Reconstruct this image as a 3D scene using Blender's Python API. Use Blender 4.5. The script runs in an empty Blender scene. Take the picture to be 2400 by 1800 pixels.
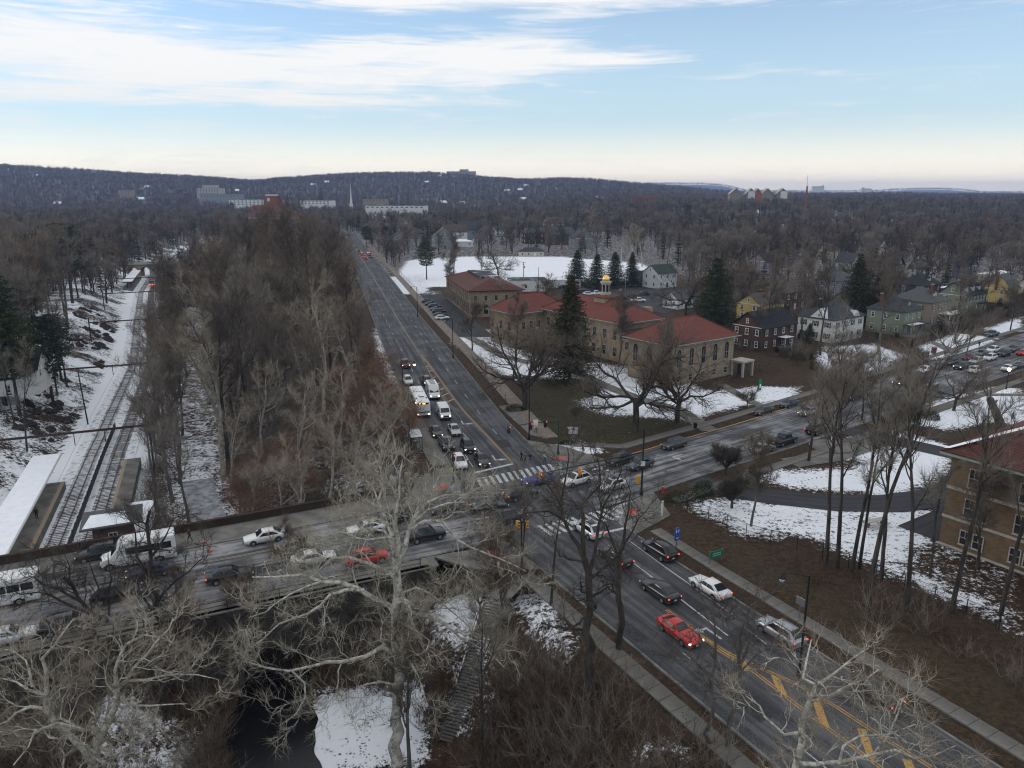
import bpy, math, random
import numpy as np
from mathutils import Vector, Matrix
R = math.radians
rng = random.Random(7)
SC = bpy.context.scene
COL = SC.collection

# ------------------------------------------------------------------ camera
FPX, VH, CAMH = 1750.0, 453.0, 40.0          # focal length in pixels of a 2400 px wide frame, horizon row, camera height
PITCH = math.atan((900 - VH) / FPX)
cam_d = bpy.data.cameras.new('camera'); cam = bpy.data.objects.new('camera', cam_d); COL.objects.link(cam)
cam_d.sensor_width = 36; cam_d.lens = 36 * FPX / 2400; cam_d.clip_start = 0.5; cam_d.clip_end = 30000
cam.location = (0, 0, CAMH); cam.rotation_euler = (math.pi / 2 - PITCH, 0, 0)
SC.camera = cam

# ------------------------------------------------------------------ sky and sun (dusk: the sun is behind thin cloud low on the left)
SUN_EL, SUN_AZ = R(14), R(-75)                # azimuth clockwise from the view direction
wd = bpy.data.worlds.new('World'); SC.world = wd; wd.use_nodes = True
nt = wd.node_tree; nt.nodes.clear()
def N(t, kind, **kw):
    n = t.nodes.new(kind)
    for k, v in kw.items():
        if k.startswith('_'): setattr(n, k[1:], v)
        else:
            key = int(k[1:]) if k[0] == 'i' and k[1:].isdigit() else k
            n.inputs[key].default_value = v
    return n
def M(t, op, a, b=None, c=None, clamp=False):
    n = t.nodes.new('ShaderNodeMath'); n.operation = op; n.use_clamp = clamp
    for i, x in enumerate((a, b, c)):
        if x is None: continue
        if isinstance(x, (int, float)): n.inputs[i].default_value = x
        else: t.links.new(x, n.inputs[i])
    return n.outputs[0]
def mixc(t, f, a, b):
    n = t.nodes.new('ShaderNodeMix'); n.data_type = 'RGBA'
    for i, x in ((0, f), (6, a), (7, b)):
        if isinstance(x, (int, float)): n.inputs[i].default_value = x
        elif isinstance(x, tuple): n.inputs[i].default_value = x if len(x) == 4 else (*x, 1)
        else: t.links.new(x, n.inputs[i])
    return n.outputs[2]
def maprange(t, v, a, b, c=0.0, d=1.0):
    n = t.nodes.new('ShaderNodeMapRange'); n.interpolation_type = 'SMOOTHSTEP'
    t.links.new(v, n.inputs[0])
    for i, x in enumerate((a, b, c, d)): n.inputs[i + 1].default_value = x
    return n.outputs[0]
sky = nt.nodes.new('ShaderNodeTexSky'); sky.sky_type = 'NISHITA'; sky.sun_disc = False
sky.sun_elevation = SUN_EL; sky.sun_rotation = SUN_AZ; sky.air_density = 0.75; sky.dust_density = 0.15; sky.ozone_density = 3.5; sky.altitude = 60
tc = nt.nodes.new('ShaderNodeTexCoord'); sx = nt.nodes.new('ShaderNodeSeparateXYZ'); nt.links.new(tc.outputs['Generated'], sx.inputs[0])
az = M(nt, 'MULTIPLY', M(nt, 'ARCTAN2', sx.outputs[0], sx.outputs[1]), 57.2958)
el = M(nt, 'MULTIPLY', M(nt, 'ARCSINE', sx.outputs[2]), 57.2958)
def blob(a0, e0, sa, se, k):
    dx = M(nt, 'DIVIDE', M(nt, 'SUBTRACT', az, a0), sa); dy = M(nt, 'DIVIDE', M(nt, 'SUBTRACT', el, e0), se)
    q = M(nt, 'ADD', M(nt, 'MULTIPLY', dx, dx), M(nt, 'MULTIPLY', dy, dy))
    return M(nt, 'MULTIPLY', M(nt, 'EXPONENT', M(nt, 'MULTIPLY', q, -1.0)), k)
cv = nt.nodes.new('ShaderNodeCombineXYZ')
nt.links.new(M(nt, 'MULTIPLY', az, 0.075), cv.inputs[0]); nt.links.new(M(nt, 'MULTIPLY', el, 0.42), cv.inputs[1])
n1 = N(nt, 'ShaderNodeTexNoise', Scale=1.0, Detail=9.0, Roughness=0.58, Distortion=0.7); nt.links.new(cv.outputs[0], n1.inputs['Vector'])
cv2 = nt.nodes.new('ShaderNodeCombineXYZ'); cv2.inputs[2].default_value = 3.7
nt.links.new(M(nt, 'MULTIPLY', az, 0.14), cv2.inputs[0]); nt.links.new(M(nt, 'MULTIPLY', el, 1.9), cv2.inputs[1])
n2 = N(nt, 'ShaderNodeTexNoise', Scale=1.0, Detail=8.0, Roughness=0.62, Distortion=1.1); nt.links.new(cv2.outputs[0], n2.inputs['Vector'])
dens = M(nt, 'MULTIPLY', M(nt, 'SUBTRACT', n1.outputs[0], 0.5), 1.5)
dens = M(nt, 'ADD', dens, M(nt, 'MULTIPLY', M(nt, 'SUBTRACT', n2.outputs[0], 0.5), 1.7))
for b in ((-22, 8.2, 17, 1.9, 0.82), (-36, 10.5, 12, 3.0, 0.45), (-2, 9.3, 9, 1.5, 0.75), (7, 9.2, 7, 0.55, 0.45), (-29, 6.1, 8, 0.5, 0.5), (-13, 6.2, 5, 0.5, 0.45),
          (-3, 6.3, 5, 0.35, 0.25), (-14, 13.6, 24, 1.5, 0.8), (14, 13.8, 20, 1.2, 0.85), (21, 5.8, 2.5, 0.25, 0.3), (-10, 3.0, 14, 0.35, 0.12), (14, 3.4, 9, 0.3, 0.14),
          (8, 9.0, 3.4, 0.3, 0.2), (18, 10.5, 9, 1.6, -0.4), (17, 6.5, 12, 1.5, -0.25), (-12, 11.6, 10, 0.7, -0.3)):
    dens = M(nt, 'ADD', dens, blob(*b))
dens = M(nt, 'ADD', dens, maprange(nt, el, 11.0, 24.0, 0.0, 0.6))
cfac = M(nt, 'MULTIPLY', maprange(nt, dens, -0.02, 0.85), 0.95)
# cloud light: cream, a little greyer where thick
wash = maprange(nt, el, 0.0, 15.0, 0.90, 0.34)
veil = mixc(nt, maprange(nt, el, 0.0, 5.6), (7.2, 6.1, 4.6), (3.1, 3.75, 3.75))          # thin veil near the horizon
pe = maprange(nt, el, 2.0, 9.0)
sbg = nt.nodes.new('ShaderNodeBackground'); sbg.inputs[1].default_value = 0.15
skyc = mixc(nt, wash, sky.outputs[0], veil)
nt.links.new(mixc(nt, cfac, skyc, mixc(nt, pe, (4.35, 4.2, 3.95), (4.5, 4.45, 4.4))), sbg.inputs[0])
wd.name = 'sky_world'
wo = nt.nodes.new('ShaderNodeOutputWorld'); nt.links.new(sbg.outputs[0], wo.inputs[0])

sun_d = bpy.data.lights.new('sun', 'SUN'); sun_d.energy = 0.5; sun_d.angle = R(14); sun_d.color = (1, 0.9, 0.8)
sun = bpy.data.objects.new('sun', sun_d); COL.objects.link(sun)
sdir = Vector((math.sin(SUN_AZ) * math.cos(SUN_EL), math.cos(SUN_AZ) * math.cos(SUN_EL), math.sin(SUN_EL)))
sun.rotation_euler = sdir.to_track_quat('Z', 'Y').to_euler(); sun.location = (-200, 0, 200)

SC.view_settings.view_transform = 'Standard'; SC.view_settings.look = 'None'; SC.view_settings.gamma = 1
SC.view_settings.use_curve_mapping = False; SC.view_settings.exposure = 0.6
SC.cycles.max_bounces = 4; SC.cycles.diffuse_bounces = 2; SC.cycles.glossy_bounces = 2; SC.cycles.transmission_bounces = 2
SC.cycles.volume_bounces = 0; SC.cycles.pixel_filter_type = 'BLACKMAN_HARRIS'; SC.cycles.filter_width = 1.15; SC.cycles.use_denoising = True; SC.cycles.caustics_reflective = False; SC.cycles.caustics_refractive = False

# ------------------------------------------------------------------ helpers
FW = Vector((0, math.cos(PITCH), -math.sin(PITCH))); UPV = Vector((0, math.sin(PITCH), math.cos(PITCH)))
def ray(u, v): return Vector(((u - 1200) / FPX, 0, 0)) + FW - UPV * ((v - 900) / FPX)
def P(u, v, z=0.0):
    "world point on the level z that the photograph shows at pixel (u, v)"
    d = ray(u, v); return Vector((0, 0, CAMH)) + d * ((z - CAMH) / d.z)
def PY(u, v, y):
    d = ray(u, v); return Vector((0, 0, CAMH)) + d * (y / d.y)
def P2(u, v, z=0.0):
    p = P(u, v, z); return (p.x, p.y)

class MB:
    def __init__(s): s.v = []; s.f = []; s.m = []
    def add(s, vs, fs, mi=0):
        o = len(s.v); s.v += [tuple(x) for x in vs]; s.f += [tuple(i + o for i in f) for f in fs]; s.m += [mi] * len(fs); return s
    def box(s, c, d, mi=0, rz=0.0):
        x, y, z = d[0] / 2, d[1] / 2, d[2] / 2; cr, sr = math.cos(rz), math.sin(rz)
        vs = [(c[0] + a * cr - b * sr, c[1] + a * sr + b * cr, c[2] + e) for e in (-z, z) for a, b in ((-x, -y), (x, -y), (x, y), (-x, y))]
        return s.add(vs, [(3, 2, 1, 0), (4, 5, 6, 7), (0, 1, 5, 4), (1, 2, 6, 5), (2, 3, 7, 6), (3, 0, 4, 7)], mi)
    def prism(s, pts, z0, z1, mi=0):
        n = len(pts); a = sum(pts[i][0] * pts[(i + 1) % n][1] - pts[(i + 1) % n][0] * pts[i][1] for i in range(n))
        if a < 0: pts = pts[::-1]
        vs = [(p[0], p[1], z0) for p in pts] + [(p[0], p[1], z1) for p in pts]
        return s.add(vs, [tuple(range(n))[::-1], tuple(range(n, 2 * n))] + [(i, (i + 1) % n, n + (i + 1) % n, n + i) for i in range(n)], mi)
    def tube(s, pts, rad, k=6, mi=0, cap=True):
        pts = [Vector(p) for p in pts]; n = len(pts)
        rad = rad if isinstance(rad, (list, tuple)) else [rad] * n
        vs = []
        for i, p in enumerate(pts):
            t = (pts[min(i + 1, n - 1)] - pts[max(i - 1, 0)]).normalized()
            ref = Vector((0, 0, 1)) if abs(t.z) < 0.9 else Vector((1, 0, 0))
            a = t.cross(ref).normalized(); b = t.cross(a)
            for j in range(k):
                w = 2 * math.pi * j / k; vs.append(p + (a * math.cos(w) + b * math.sin(w)) * rad[i])
        fs = [(i * k + j, i * k + (j + 1) % k, (i + 1) * k + (j + 1) % k, (i + 1) * k + j) for i in range(n - 1) for j in range(k)]
        if cap: fs += [tuple(range(k)), tuple(range((n - 1) * k, n * k))[::-1]]
        return s.add(vs, fs, mi)
    def lathe(s, prof, k=12, mi=0, c=(0, 0, 0)):
        vs = [(c[0] + r * math.cos(2 * math.pi * j / k), c[1] + r * math.sin(2 * math.pi * j / k), c[2] + z) for r, z in prof for j in range(k)]
        n = len(prof)
        fs = [(i * k + j, i * k + (j + 1) % k, (i + 1) * k + (j + 1) % k, (i + 1) * k + j) for i in range(n - 1) for j in range(k)]
        fs += [tuple(range(k))[::-1], tuple(range((n - 1) * k, n * k))]
        return s.add(vs, fs, mi)
    def mesh(s, name, mats, smooth=False):
        me = bpy.data.meshes.new(name); me.from_pydata(s.v, [], s.f)
        for m in (mats if isinstance(mats, (list, tuple)) else [mats]): me.materials.append(MAT[m] if isinstance(m, str) else m)
        if any(s.m): me.polygons.foreach_set('material_index', s.m)
        if smooth: me.polygons.foreach_set('use_smooth', [True] * len(me.polygons))
        me.update(); return me
    def build(s, name, mats, parent=None, loc=None, smooth=False): return ob(name, s.mesh(name, mats, smooth), parent, loc)
def ob(name, me, parent=None, loc=None, rz=0.0):
    o = bpy.data.objects.new(name, me); COL.objects.link(o)
    if parent is not None: o.parent = parent
    if loc is not None: o.location = loc
    if rz: o.rotation_euler = (0, 0, rz)
    return o
def tag(o, label, cat, group=None):
    o['label'] = label; o['category'] = cat
    if group: o['group'] = group
    return o
def thing(name, label, cat, loc=(0, 0, 0), rz=0.0, group=None):
    o = bpy.data.objects.new(name, None); COL.objects.link(o); o.empty_display_size = 0.3
    o.location = loc; o.rotation_euler = (0, 0, rz); return tag(o, label, cat, group)
def struct(o, kind='structure'): o['kind'] = kind; return o
def copy_tree(o, parent=None):
    c = o.copy(); COL.objects.link(c); c.parent = parent
    for ch in o.children: copy_tree(ch, c)
    return c
def np_mesh(name, V, F, mats, smooth=False, mi=None):
    me = bpy.data.meshes.new(name); V = np.asarray(V, np.float32); F = np.asarray(F, np.int32); k = F.shape[1]
    me.vertices.add(len(V)); me.vertices.foreach_set('co', V.ravel()); me.loops.add(F.size); me.loops.foreach_set('vertex_index', F.ravel())
    me.polygons.add(len(F)); me.polygons.foreach_set('loop_start', np.arange(len(F), dtype=np.int32) * k)
    me.polygons.foreach_set('loop_total', np.full(len(F), k, np.int32))
    for m in (mats if isinstance(mats, (list, tuple)) else [mats]): me.materials.append(MAT[m])
    if mi is not None: me.polygons.foreach_set('material_index', np.asarray(mi, np.int32))
    if smooth: me.polygons.foreach_set('use_smooth', np.ones(len(F), bool))
    me.update(calc_edges=True); return me

HAZE = 1.0e-4
# ------------------------------------------------------------------ materials
MAT = {}
def base_mat(name, rough=0.7, metal=0.0, spec=0.3):
    m = bpy.data.materials.new(name); m.use_nodes = True; b = m.node_tree.nodes['Principled BSDF']
    b.inputs['Roughness'].default_value = rough; b.inputs['Metallic'].default_value = metal; b.inputs['Specular IOR Level'].default_value = spec
    MAT[name] = m; return m, m.node_tree, b
def flat(name, col, rough=0.7, metal=0.0, spec=0.3, emit=0.0, ecol=None):
    m, t, b = base_mat(name, rough, metal, spec); b.inputs['Base Color'].default_value = (*col, 1)
    if emit: b.inputs['Emission Color'].default_value = (*(ecol or col), 1); b.inputs['Emission Strength'].default_value = emit
    return m
def noisy(name, a, b_, scale=1.0, rough=0.85, detail=5.0, lo=0.35, hi=0.65, bump=0.0, dist=0.1, spec=0.2, c=None, cscale=8.0, camt=0.5, stretch=None):
    m, t, b = base_mat(name, rough, 0.0, spec)
    tc = t.nodes.new('ShaderNodeTexCoord'); vec = tc.outputs['Object']
    if stretch:
        mp = t.nodes.new('ShaderNodeMapping'); mp.inputs['Scale'].default_value = stretch; t.links.new(vec, mp.inputs[0]); vec = mp.outputs[0]
    n = N(t, 'ShaderNodeTexNoise', Scale=scale, Detail=detail, Roughness=0.6); t.links.new(vec, n.inputs['Vector'])
    f = maprange(t, n.outputs[0], lo, hi); col = mixc(t, f, a, b_)
    if c:
        n3 = N(t, 'ShaderNodeTexNoise', Scale=cscale, Detail=6.0, Roughness=0.65); t.links.new(vec, n3.inputs['Vector'])
        col = mixc(t, M(t, 'MULTIPLY', maprange(t, n3.outputs[0], 0.5, 0.68), camt), col, c)
    t.links.new(col, b.inputs['Base Color'])
    if bump:
        bp = t.nodes.new('ShaderNodeBump'); bp.inputs['Strength'].default_value = bump; bp.inputs['Distance'].default_value = dist
        t.links.new(n.outputs[0], bp.inputs['Height']); t.links.new(bp.outputs[0], b.inputs['Normal'])
    return m
def brickmat(name, c1, c2, mortar, scale=1.0, bw=0.4, bh=0.13):
    m, t, b = base_mat(name, 0.9, 0, 0.15)
    tc = t.nodes.new('ShaderNodeTexCoord'); s = t.nodes.new('ShaderNodeSeparateXYZ'); t.links.new(tc.outputs['Object'], s.inputs[0])
    cb = t.nodes.new('ShaderNodeCombineXYZ'); t.links.new(M(t, 'ADD', s.outputs[0], s.outputs[1]), cb.inputs[0]); t.links.new(s.outputs[2], cb.inputs[1])
    bt = t.nodes.new('ShaderNodeTexBrick'); t.links.new(cb.outputs[0], bt.inputs[0])
    bt.inputs['Color1'].default_value = (*c1, 1); bt.inputs['Color2'].default_value = (*c2, 1); bt.inputs['Mortar'].default_value = (*mortar, 1)
    bt.inputs['Scale'].default_value = scale; bt.inputs['Brick Width'].default_value = bw; bt.inputs['Row Height'].default_value = bh; bt.inputs['Mortar Size'].default_value = 0.012
    n = N(t, 'ShaderNodeTexNoise', Scale=0.6, Detail=6.0, Roughness=0.65); t.links.new(tc.outputs['Object'], n.inputs['Vector'])
    mm = t.nodes.new('ShaderNodeMix'); mm.data_type = 'RGBA'; mm.blend_type = 'MULTIPLY'; mm.inputs[0].default_value = 0.7
    t.links.new(bt.outputs[0], mm.inputs[6]); t.links.new(mixc(t, maprange(t, n.outputs[0], 0.3, 0.7), (0.62, 0.6, 0.58), (1.1, 1.08, 1.05)), mm.inputs[7])
    t.links.new(mm.outputs[2], b.inputs['Base Color']); return m
def rowmat(name, a, b_, pitch, axis=2, depth=0.35, rough=0.8):
    "boards or shingle courses: colour varies per course with a narrow joint"
    m, t, b = base_mat(name, rough, 0, 0.2)
    tc = t.nodes.new('ShaderNodeTexCoord'); s = t.nodes.new('ShaderNodeSeparateXYZ'); t.links.new(tc.outputs['Object'], s.inputs[0])
    q = M(t, 'DIVIDE', s.outputs[axis], pitch); fr = M(t, 'FRACT', q)
    n = N(t, 'ShaderNodeTexNoise', Scale=1.3, Detail=7.0, Roughness=0.7); t.links.new(tc.outputs['Object'], n.inputs['Vector'])
    wn = t.nodes.new('ShaderNodeTexWhiteNoise'); wn.noise_dimensions = '1D'; t.links.new(M(t, 'FLOOR', q), wn.inputs['W'])
    f = M(t, 'ADD', M(t, 'MULTIPLY', maprange(t, n.outputs[0], 0.3, 0.7), 0.7), M(t, 'MULTIPLY', wn.outputs[0], 0.3))
    t.links.new(mixc(t, f, a, b_), b.inputs['Base Color'])
    bp = t.nodes.new('ShaderNodeBump'); bp.inputs['Strength'].default_value = depth; bp.inputs['Distance'].default_value = 0.03
    t.links.new(fr, bp.inputs['Height']); t.links.new(bp.outputs[0], b.inputs['Normal']); return m

noisy('kerb_stone', (0.13, 0.125, 0.118), (0.22, 0.21, 0.20), 0.8, bump=0.2, dist=0.01)
noisy('concrete', (0.12, 0.113, 0.103), (0.20, 0.19, 0.172), 0.5, c=(0.12, 0.11, 0.10), cscale=2.0, camt=0.6)
noisy('slab', (0.115, 0.108, 0.098), (0.19, 0.18, 0.163), 0.35, c=(0.11, 0.10, 0.09), cscale=1.6, camt=0.7, bump=0.1, dist=0.01)
noisy('snow', (0.80, 0.83, 0.88), (0.86, 0.87, 0.90), 0.7, rough=0.6, bump=0.35, dist=0.08, c=(0.55, 0.55, 0.58), cscale=1.1, camt=0.25)
noisy('paint_white', (0.42, 0.42, 0.41), (0.58, 0.58, 0.57), 3.0, c=(0.10, 0.10, 0.10), cscale=4.0, camt=0.9, rough=0.6)
noisy('paint_worn', (0.30, 0.30, 0.30), (0.55, 0.55, 0.54), 2.0, c=(0.10, 0.10, 0.10), cscale=5.0, camt=0.95, rough=0.7)
noisy('paint_yellow', (0.46, 0.25, 0.06), (0.50, 0.30, 0.10), 3.0, c=(0.12, 0.10, 0.085), cscale=3.5, camt=0.9, rough=0.6)
noisy('paint_yellow_worn', (0.36, 0.27, 0.17), (0.30, 0.25, 0.19), 2.0, c=(0.13, 0.13, 0.13), cscale=4.0, camt=0.8, rough=0.7)
noisy('bark', (0.034, 0.028, 0.023), (0.082, 0.069, 0.058), 2.2, bump=0.6, dist=0.05, stretch=(1, 1, 0.25))
noisy('bark_grey', (0.08, 0.07, 0.06), (0.15, 0.132, 0.115), 2.0, bump=0.5, dist=0.04, stretch=(1, 1, 0.25))
noisy('bark_sycamore', (0.60, 0.575, 0.51), (0.36, 0.335, 0.28), 2.2, lo=0.42, hi=0.58, c=(0.12, 0.10, 0.075), cscale=2.6, camt=0.9, rough=0.75, bump=0.2, dist=0.03)
noisy('bark_pale', (0.42, 0.385, 0.32), (0.27, 0.24, 0.195), 1.2, c=(0.10, 0.08, 0.06), cscale=1.6, camt=0.7, rough=0.8)
for nm, c in (('twig', (0.140, 0.112, 0.087)), ('twig_grey', (0.195, 0.170, 0.142)), ('twig_red', (0.150, 0.112, 0.083)), ('twig_tan', (0.29, 0.245, 0.19)), ('twig_syc', (0.36, 0.32, 0.25)), ('twig_dark', (0.075, 0.062, 0.052)), ('bramble', (0.10, 0.070, 0.050))):
    noisy(nm, tuple(x * 0.8 for x in c), tuple(x * 1.25 for x in c), 0.5)
noisy('needles', (0.024, 0.036, 0.015), (0.066, 0.080, 0.032), 1.2)
noisy('needles_blue', (0.018, 0.032, 0.022), (0.046, 0.062, 0.040), 1.2)
noisy('needles_brown', (0.028, 0.034, 0.016), (0.072, 0.064, 0.030), 1.2)
noisy('leaf_brown', (0.36, 0.175, 0.08), (0.22, 0.105, 0.05), 2.0)
noisy('leaf_litter', (0.14, 0.055, 0.022), (0.07, 0.035, 0.018), 2.0)
noisy('hedge', (0.016, 0.028, 0.010), (0.045, 0.055, 0.018), 2.0)
noisy('stone_dark', (0.035, 0.030, 0.026), (0.075, 0.064, 0.055), 1.2, c=(0.02, 0.018, 0.016), cscale=3.0, camt=0.6, bump=0.4, dist=0.05)
flat('glass', (0.012, 0.014, 0.017), 0.08, 0, 0.6)
flat('pane', (0.022, 0.024, 0.028), 0.12, 0, 0.6)
flat('white_trim', (0.72, 0.71, 0.68), 0.6); flat('black_metal', (0.014, 0.015, 0.015), 0.5); flat('green_metal', (0.02, 0.06, 0.045), 0.5)
flat('steel', (0.35, 0.35, 0.36), 0.4, 0.8); flat('rail_steel', (0.10, 0.085, 0.075), 0.5, 0.5); flat('rust', (0.055, 0.034, 0.027), 0.85); noisy('sleeper_wood', (0.055, 0.046, 0.04), (0.12, 0.105, 0.095), 1.5)
flat('tyre', (0.014, 0.014, 0.014), 0.9); flat('rim', (0.42, 0.42, 0.43), 0.35, 0.8); flat('trim_dark', (0.02, 0.02, 0.021), 0.6)
flat('headlight', (0.7, 0.72, 0.75), 0.15, 0, 0.6); flat('headlight_on', (1, 0.95, 0.85), 0.2, emit=2.2, ecol=(1, 0.9, 0.74))
flat('taillight', (0.35, 0.015, 0.012), 0.25); flat('taillight_on', (0.8, 0.03, 0.015), 0.3, emit=1.8, ecol=(1, 0.06, 0.03))
flat('brake_on', (0.9, 0.03, 0.015), 0.3, emit=9.0, ecol=(1, 0.07, 0.03)); flat('amber_on', (1, 0.45, 0.05), 0.3, emit=3.5, ecol=(1, 0.42, 0.04)); flat('red_on', (1, 0.05, 0.03), 0.3, emit=4.0, ecol=(1, 0.05, 0.03))
flat('lamp_on', (1, 0.75, 0.4), 0.3, emit=9.0, ecol=(1, 0.72, 0.36)); flat('plate', (0.55, 0.5, 0.3), 0.5)
flat('orange_plastic', (0.75, 0.12, 0.02), 0.5); flat('hi_vis', (0.45, 0.85, 0.03), 0.6); flat('yellow_case', (0.60, 0.29, 0.02), 0.5)
flat('sign_white', (0.7, 0.69, 0.66), 0.5); flat('sign_blue', (0.02, 0.08, 0.36), 0.5); flat('sign_green', (0.01, 0.16, 0.085), 0.5); flat('sign_red', (0.5, 0.04, 0.03), 0.5)
flat('gold', (0.95, 0.62, 0.16), 0.28, 1.0); flat('copper_green', (0.25, 0.33, 0.28), 0.7)
flat('skin', (0.45, 0.28, 0.2), 0.6); flat('hair', (0.02, 0.015, 0.012), 0.6)
noisy('water', (0.004, 0.004, 0.005), (0.008, 0.008, 0.009), 0.5, rough=0.25, spec=0.3)
noisy('tactile', (0.42, 0.10, 0.07), (0.5, 0.14, 0.10), 2.0)
# ------------------------------------------------------------------ asphalt (uv = metres across, metres along)
def asphalt(name, dark, mid, salt, lanes=3.3, salt_amt=0.6):
    m, t, b = base_mat(name, 0.85, 0, 0.25)
    uv = t.nodes.new('ShaderNodeUVMap'); s = t.nodes.new('ShaderNodeSeparateXYZ'); t.links.new(uv.outputs[0], s.inputs[0])
    tc = t.nodes.new('ShaderNodeTexCoord')
    mp = t.nodes.new('ShaderNodeMapping'); mp.inputs['Scale'].default_value = (1.3, 0.035, 1); t.links.new(uv.outputs[0], mp.inputs[0])
    na = N(t, 'ShaderNodeTexNoise', Scale=1.0, Detail=6.0, Roughness=0.6); t.links.new(mp.outputs[0], na.inputs['Vector'])
    nb = N(t, 'ShaderNodeTexNoise', Scale=0.16, Detail=7.0, Roughness=0.62); t.links.new(tc.outputs['Object'], nb.inputs['Vector'])
    nc = N(t, 'ShaderNodeTexNoise', Scale=6.0, Detail=3.0, Roughness=0.7); t.links.new(tc.outputs['Object'], nc.inputs['Vector'])
    w = M(t, 'ABSOLUTE', M(t, 'SINE', M(t, 'MULTIPLY', s.outputs[0], math.pi / lanes * 2)))
    f = M(t, 'ADD', M(t, 'MULTIPLY', na.outputs[0], 0.75), M(t, 'MULTIPLY', w, 0.14))
    col = mixc(t, maprange(t, f, 0.30, 0.62), dark, mid)
    sf = M(t, 'MULTIPLY', maprange(t, M(t, 'ADD', M(t, 'MULTIPLY', nb.outputs[0], 0.6), M(t, 'MULTIPLY', na.outputs[0], 0.5)), 0.48, 0.72), salt_amt)
    col = mixc(t, sf, col, salt)
    mm = t.nodes.new('ShaderNodeMix'); mm.data_type = 'RGBA'; mm.blend_type = 'MULTIPLY'; mm.inputs[0].default_value = 0.5
    t.links.new(col, mm.inputs[6]); t.links.new(mixc(t, nc.outputs[0], (0.7, 0.7, 0.7), (1.3, 1.3, 1.3)), mm.inputs[7])
    # sealed cracks
    vo = N(t, 'ShaderNodeTexVoronoi', Scale=0.11); vo.feature = 'DISTANCE_TO_EDGE'
    nd = N(t, 'ShaderNodeTexNoise', Scale=0.5, Detail=4.0); t.links.new(tc.outputs['Object'], nd.inputs['Vector'])
    va = t.nodes.new('ShaderNodeVectorMath'); va.operation = 'ADD'; t.links.new(tc.outputs['Object'], va.inputs[0])
    vs = t.nodes.new('ShaderNodeVectorMath'); vs.operation = 'SCALE'; t.links.new(nd.outputs['Color'], vs.inputs[0]); vs.inputs['Scale'].default_value = 5.0
    t.links.new(vs.outputs[0], va.inputs[1]); t.links.new(va.outputs[0], vo.inputs['Vector'])
    col = mixc(t, maprange(t, vo.outputs[0], 0.0, 0.012, 0.55, 0.0), mm.outputs[2], (0.03, 0.03, 0.032))
    t.links.new(col, b.inputs['Base Color'])
    bp = t.nodes.new('ShaderNodeBump'); bp.inputs['Strength'].default_value = 0.15; bp.inputs['Distance'].default_value = 0.02
    t.links.new(nc.outputs[0], bp.inputs['Height']); t.links.new(bp.outputs[0], b.inputs['Normal'])
asphalt('asphalt', (0.040, 0.041, 0.045), (0.072, 0.073, 0.078), (0.19, 0.188, 0.188), 3.3, 0.55)
asphalt('asphalt_salt', (0.050, 0.051, 0.054), (0.092, 0.093, 0.097), (0.34, 0.34, 0.345), 3.4, 0.95)
noisy('asphalt_patch', (0.034, 0.034, 0.037), (0.055, 0.055, 0.059), 2.0)
asphalt('asphalt_drive', (0.030, 0.030, 0.034), (0.048, 0.048, 0.053), (0.075, 0.075, 0.08), 3.0, 0.4)

# ------------------------------------------------------------------ plan of the place (metres)
AV_L = [(38, 11), (32.5, 21), (19.1, 45.3), (7.1, 67.4), (-3.0, 86.5), (-12.3, 117), (-22, 148), (-36.3, 204.7), (-67.5, 334), (-109, 500), (-146, 650), (-180, 790)]
AV_R = [(53, 11), (47.5, 21), (34.7, 45.5), (18.1, 76.3), (11.0, 91.0), (4.1, 112), (-1.2, 130), (-13.9, 182), (-29.4, 242.5), (-51.5, 334), (-92.5, 500), (-129, 650), (-163, 790)]
CS_N = [(-150, 24), (-110, 43.5), (-49.8, 73.3), (-32.4, 81.7), (-12, 92), (8, 105), (19.1, 111.6), (28.8, 119), (38.6, 126.1), (89, 166.5), (150, 216), (330, 362)]
CS_S = [(-142, 13.5), (-90, 39.5), (-41.7, 62), (-22.5, 71), (-1, 81.5), (12, 91), (18, 95.2), (26.7, 101.7), (44.5, 114.3), (82.3, 142.3), (117.4, 168.5), (172, 211), (345, 345)]
RAIL = [(-30, 20), (-46, 58), (-59.5, 91.5), (-64.5, 104), (-75, 130), (-104, 204.8), (-139.5, 280), (-179, 365), (-218, 462), (-262, 600), (-300, 760)]
GLEN_N = [(-25, 69.5), (-33.5, 85), (-46, 105), (-54, 120), (-68, 155), (-96, 222), (-130, 300), (-165, 380), (-200, 470), (-230, 580)]
GLEN_S = [(-28, 66.5), (-22, 69.2), (-18, 66), (-6.5, 58.3), (-2.5, 50), (1, 40), (5, 25), (8, 5), (-45, 5), (-40, 50), (-31, 58)]
FLOOR = -9.0

def seg_d(X, Y, pts, closed=False):
    "distance to a polyline and the sign of the side (positive = left of its direction)"
    D = np.full(X.shape, 1e9); S = np.zeros(X.shape); n = len(pts)
    for i in range(n if closed else n - 1):
        ax, ay = pts[i]; bx, by = pts[(i + 1) % n]; dx, dy = bx - ax, by - ay; L2 = dx * dx + dy * dy
        t = np.clip(((X - ax) * dx + (Y - ay) * dy) / L2, 0, 1); qx, qy = X - ax - t * dx, Y - ay - t * dy
        d = np.hypot(qx, qy); m = d < D - 1e-6; D = np.where(m, d, D); S = np.where(m, np.sign(dx * qy - dy * qx), S)
    return D, S
def inside(X, Y, pts):
    r = np.zeros(X.shape, bool); n = len(pts)
    for i in range(n):
        ax, ay = pts[i]; bx, by = pts[(i + 1) % n]
        if ay == by: continue
        c = ((ay > Y) != (by > Y)) & (X < (bx - ax) * (Y - ay) / (by - ay) + ax); r ^= c
    return r
def sdist(X, Y, pts):
    d, _ = seg_d(X, Y, pts, True); return np.where(inside(X, Y, pts), -d, d)
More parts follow.
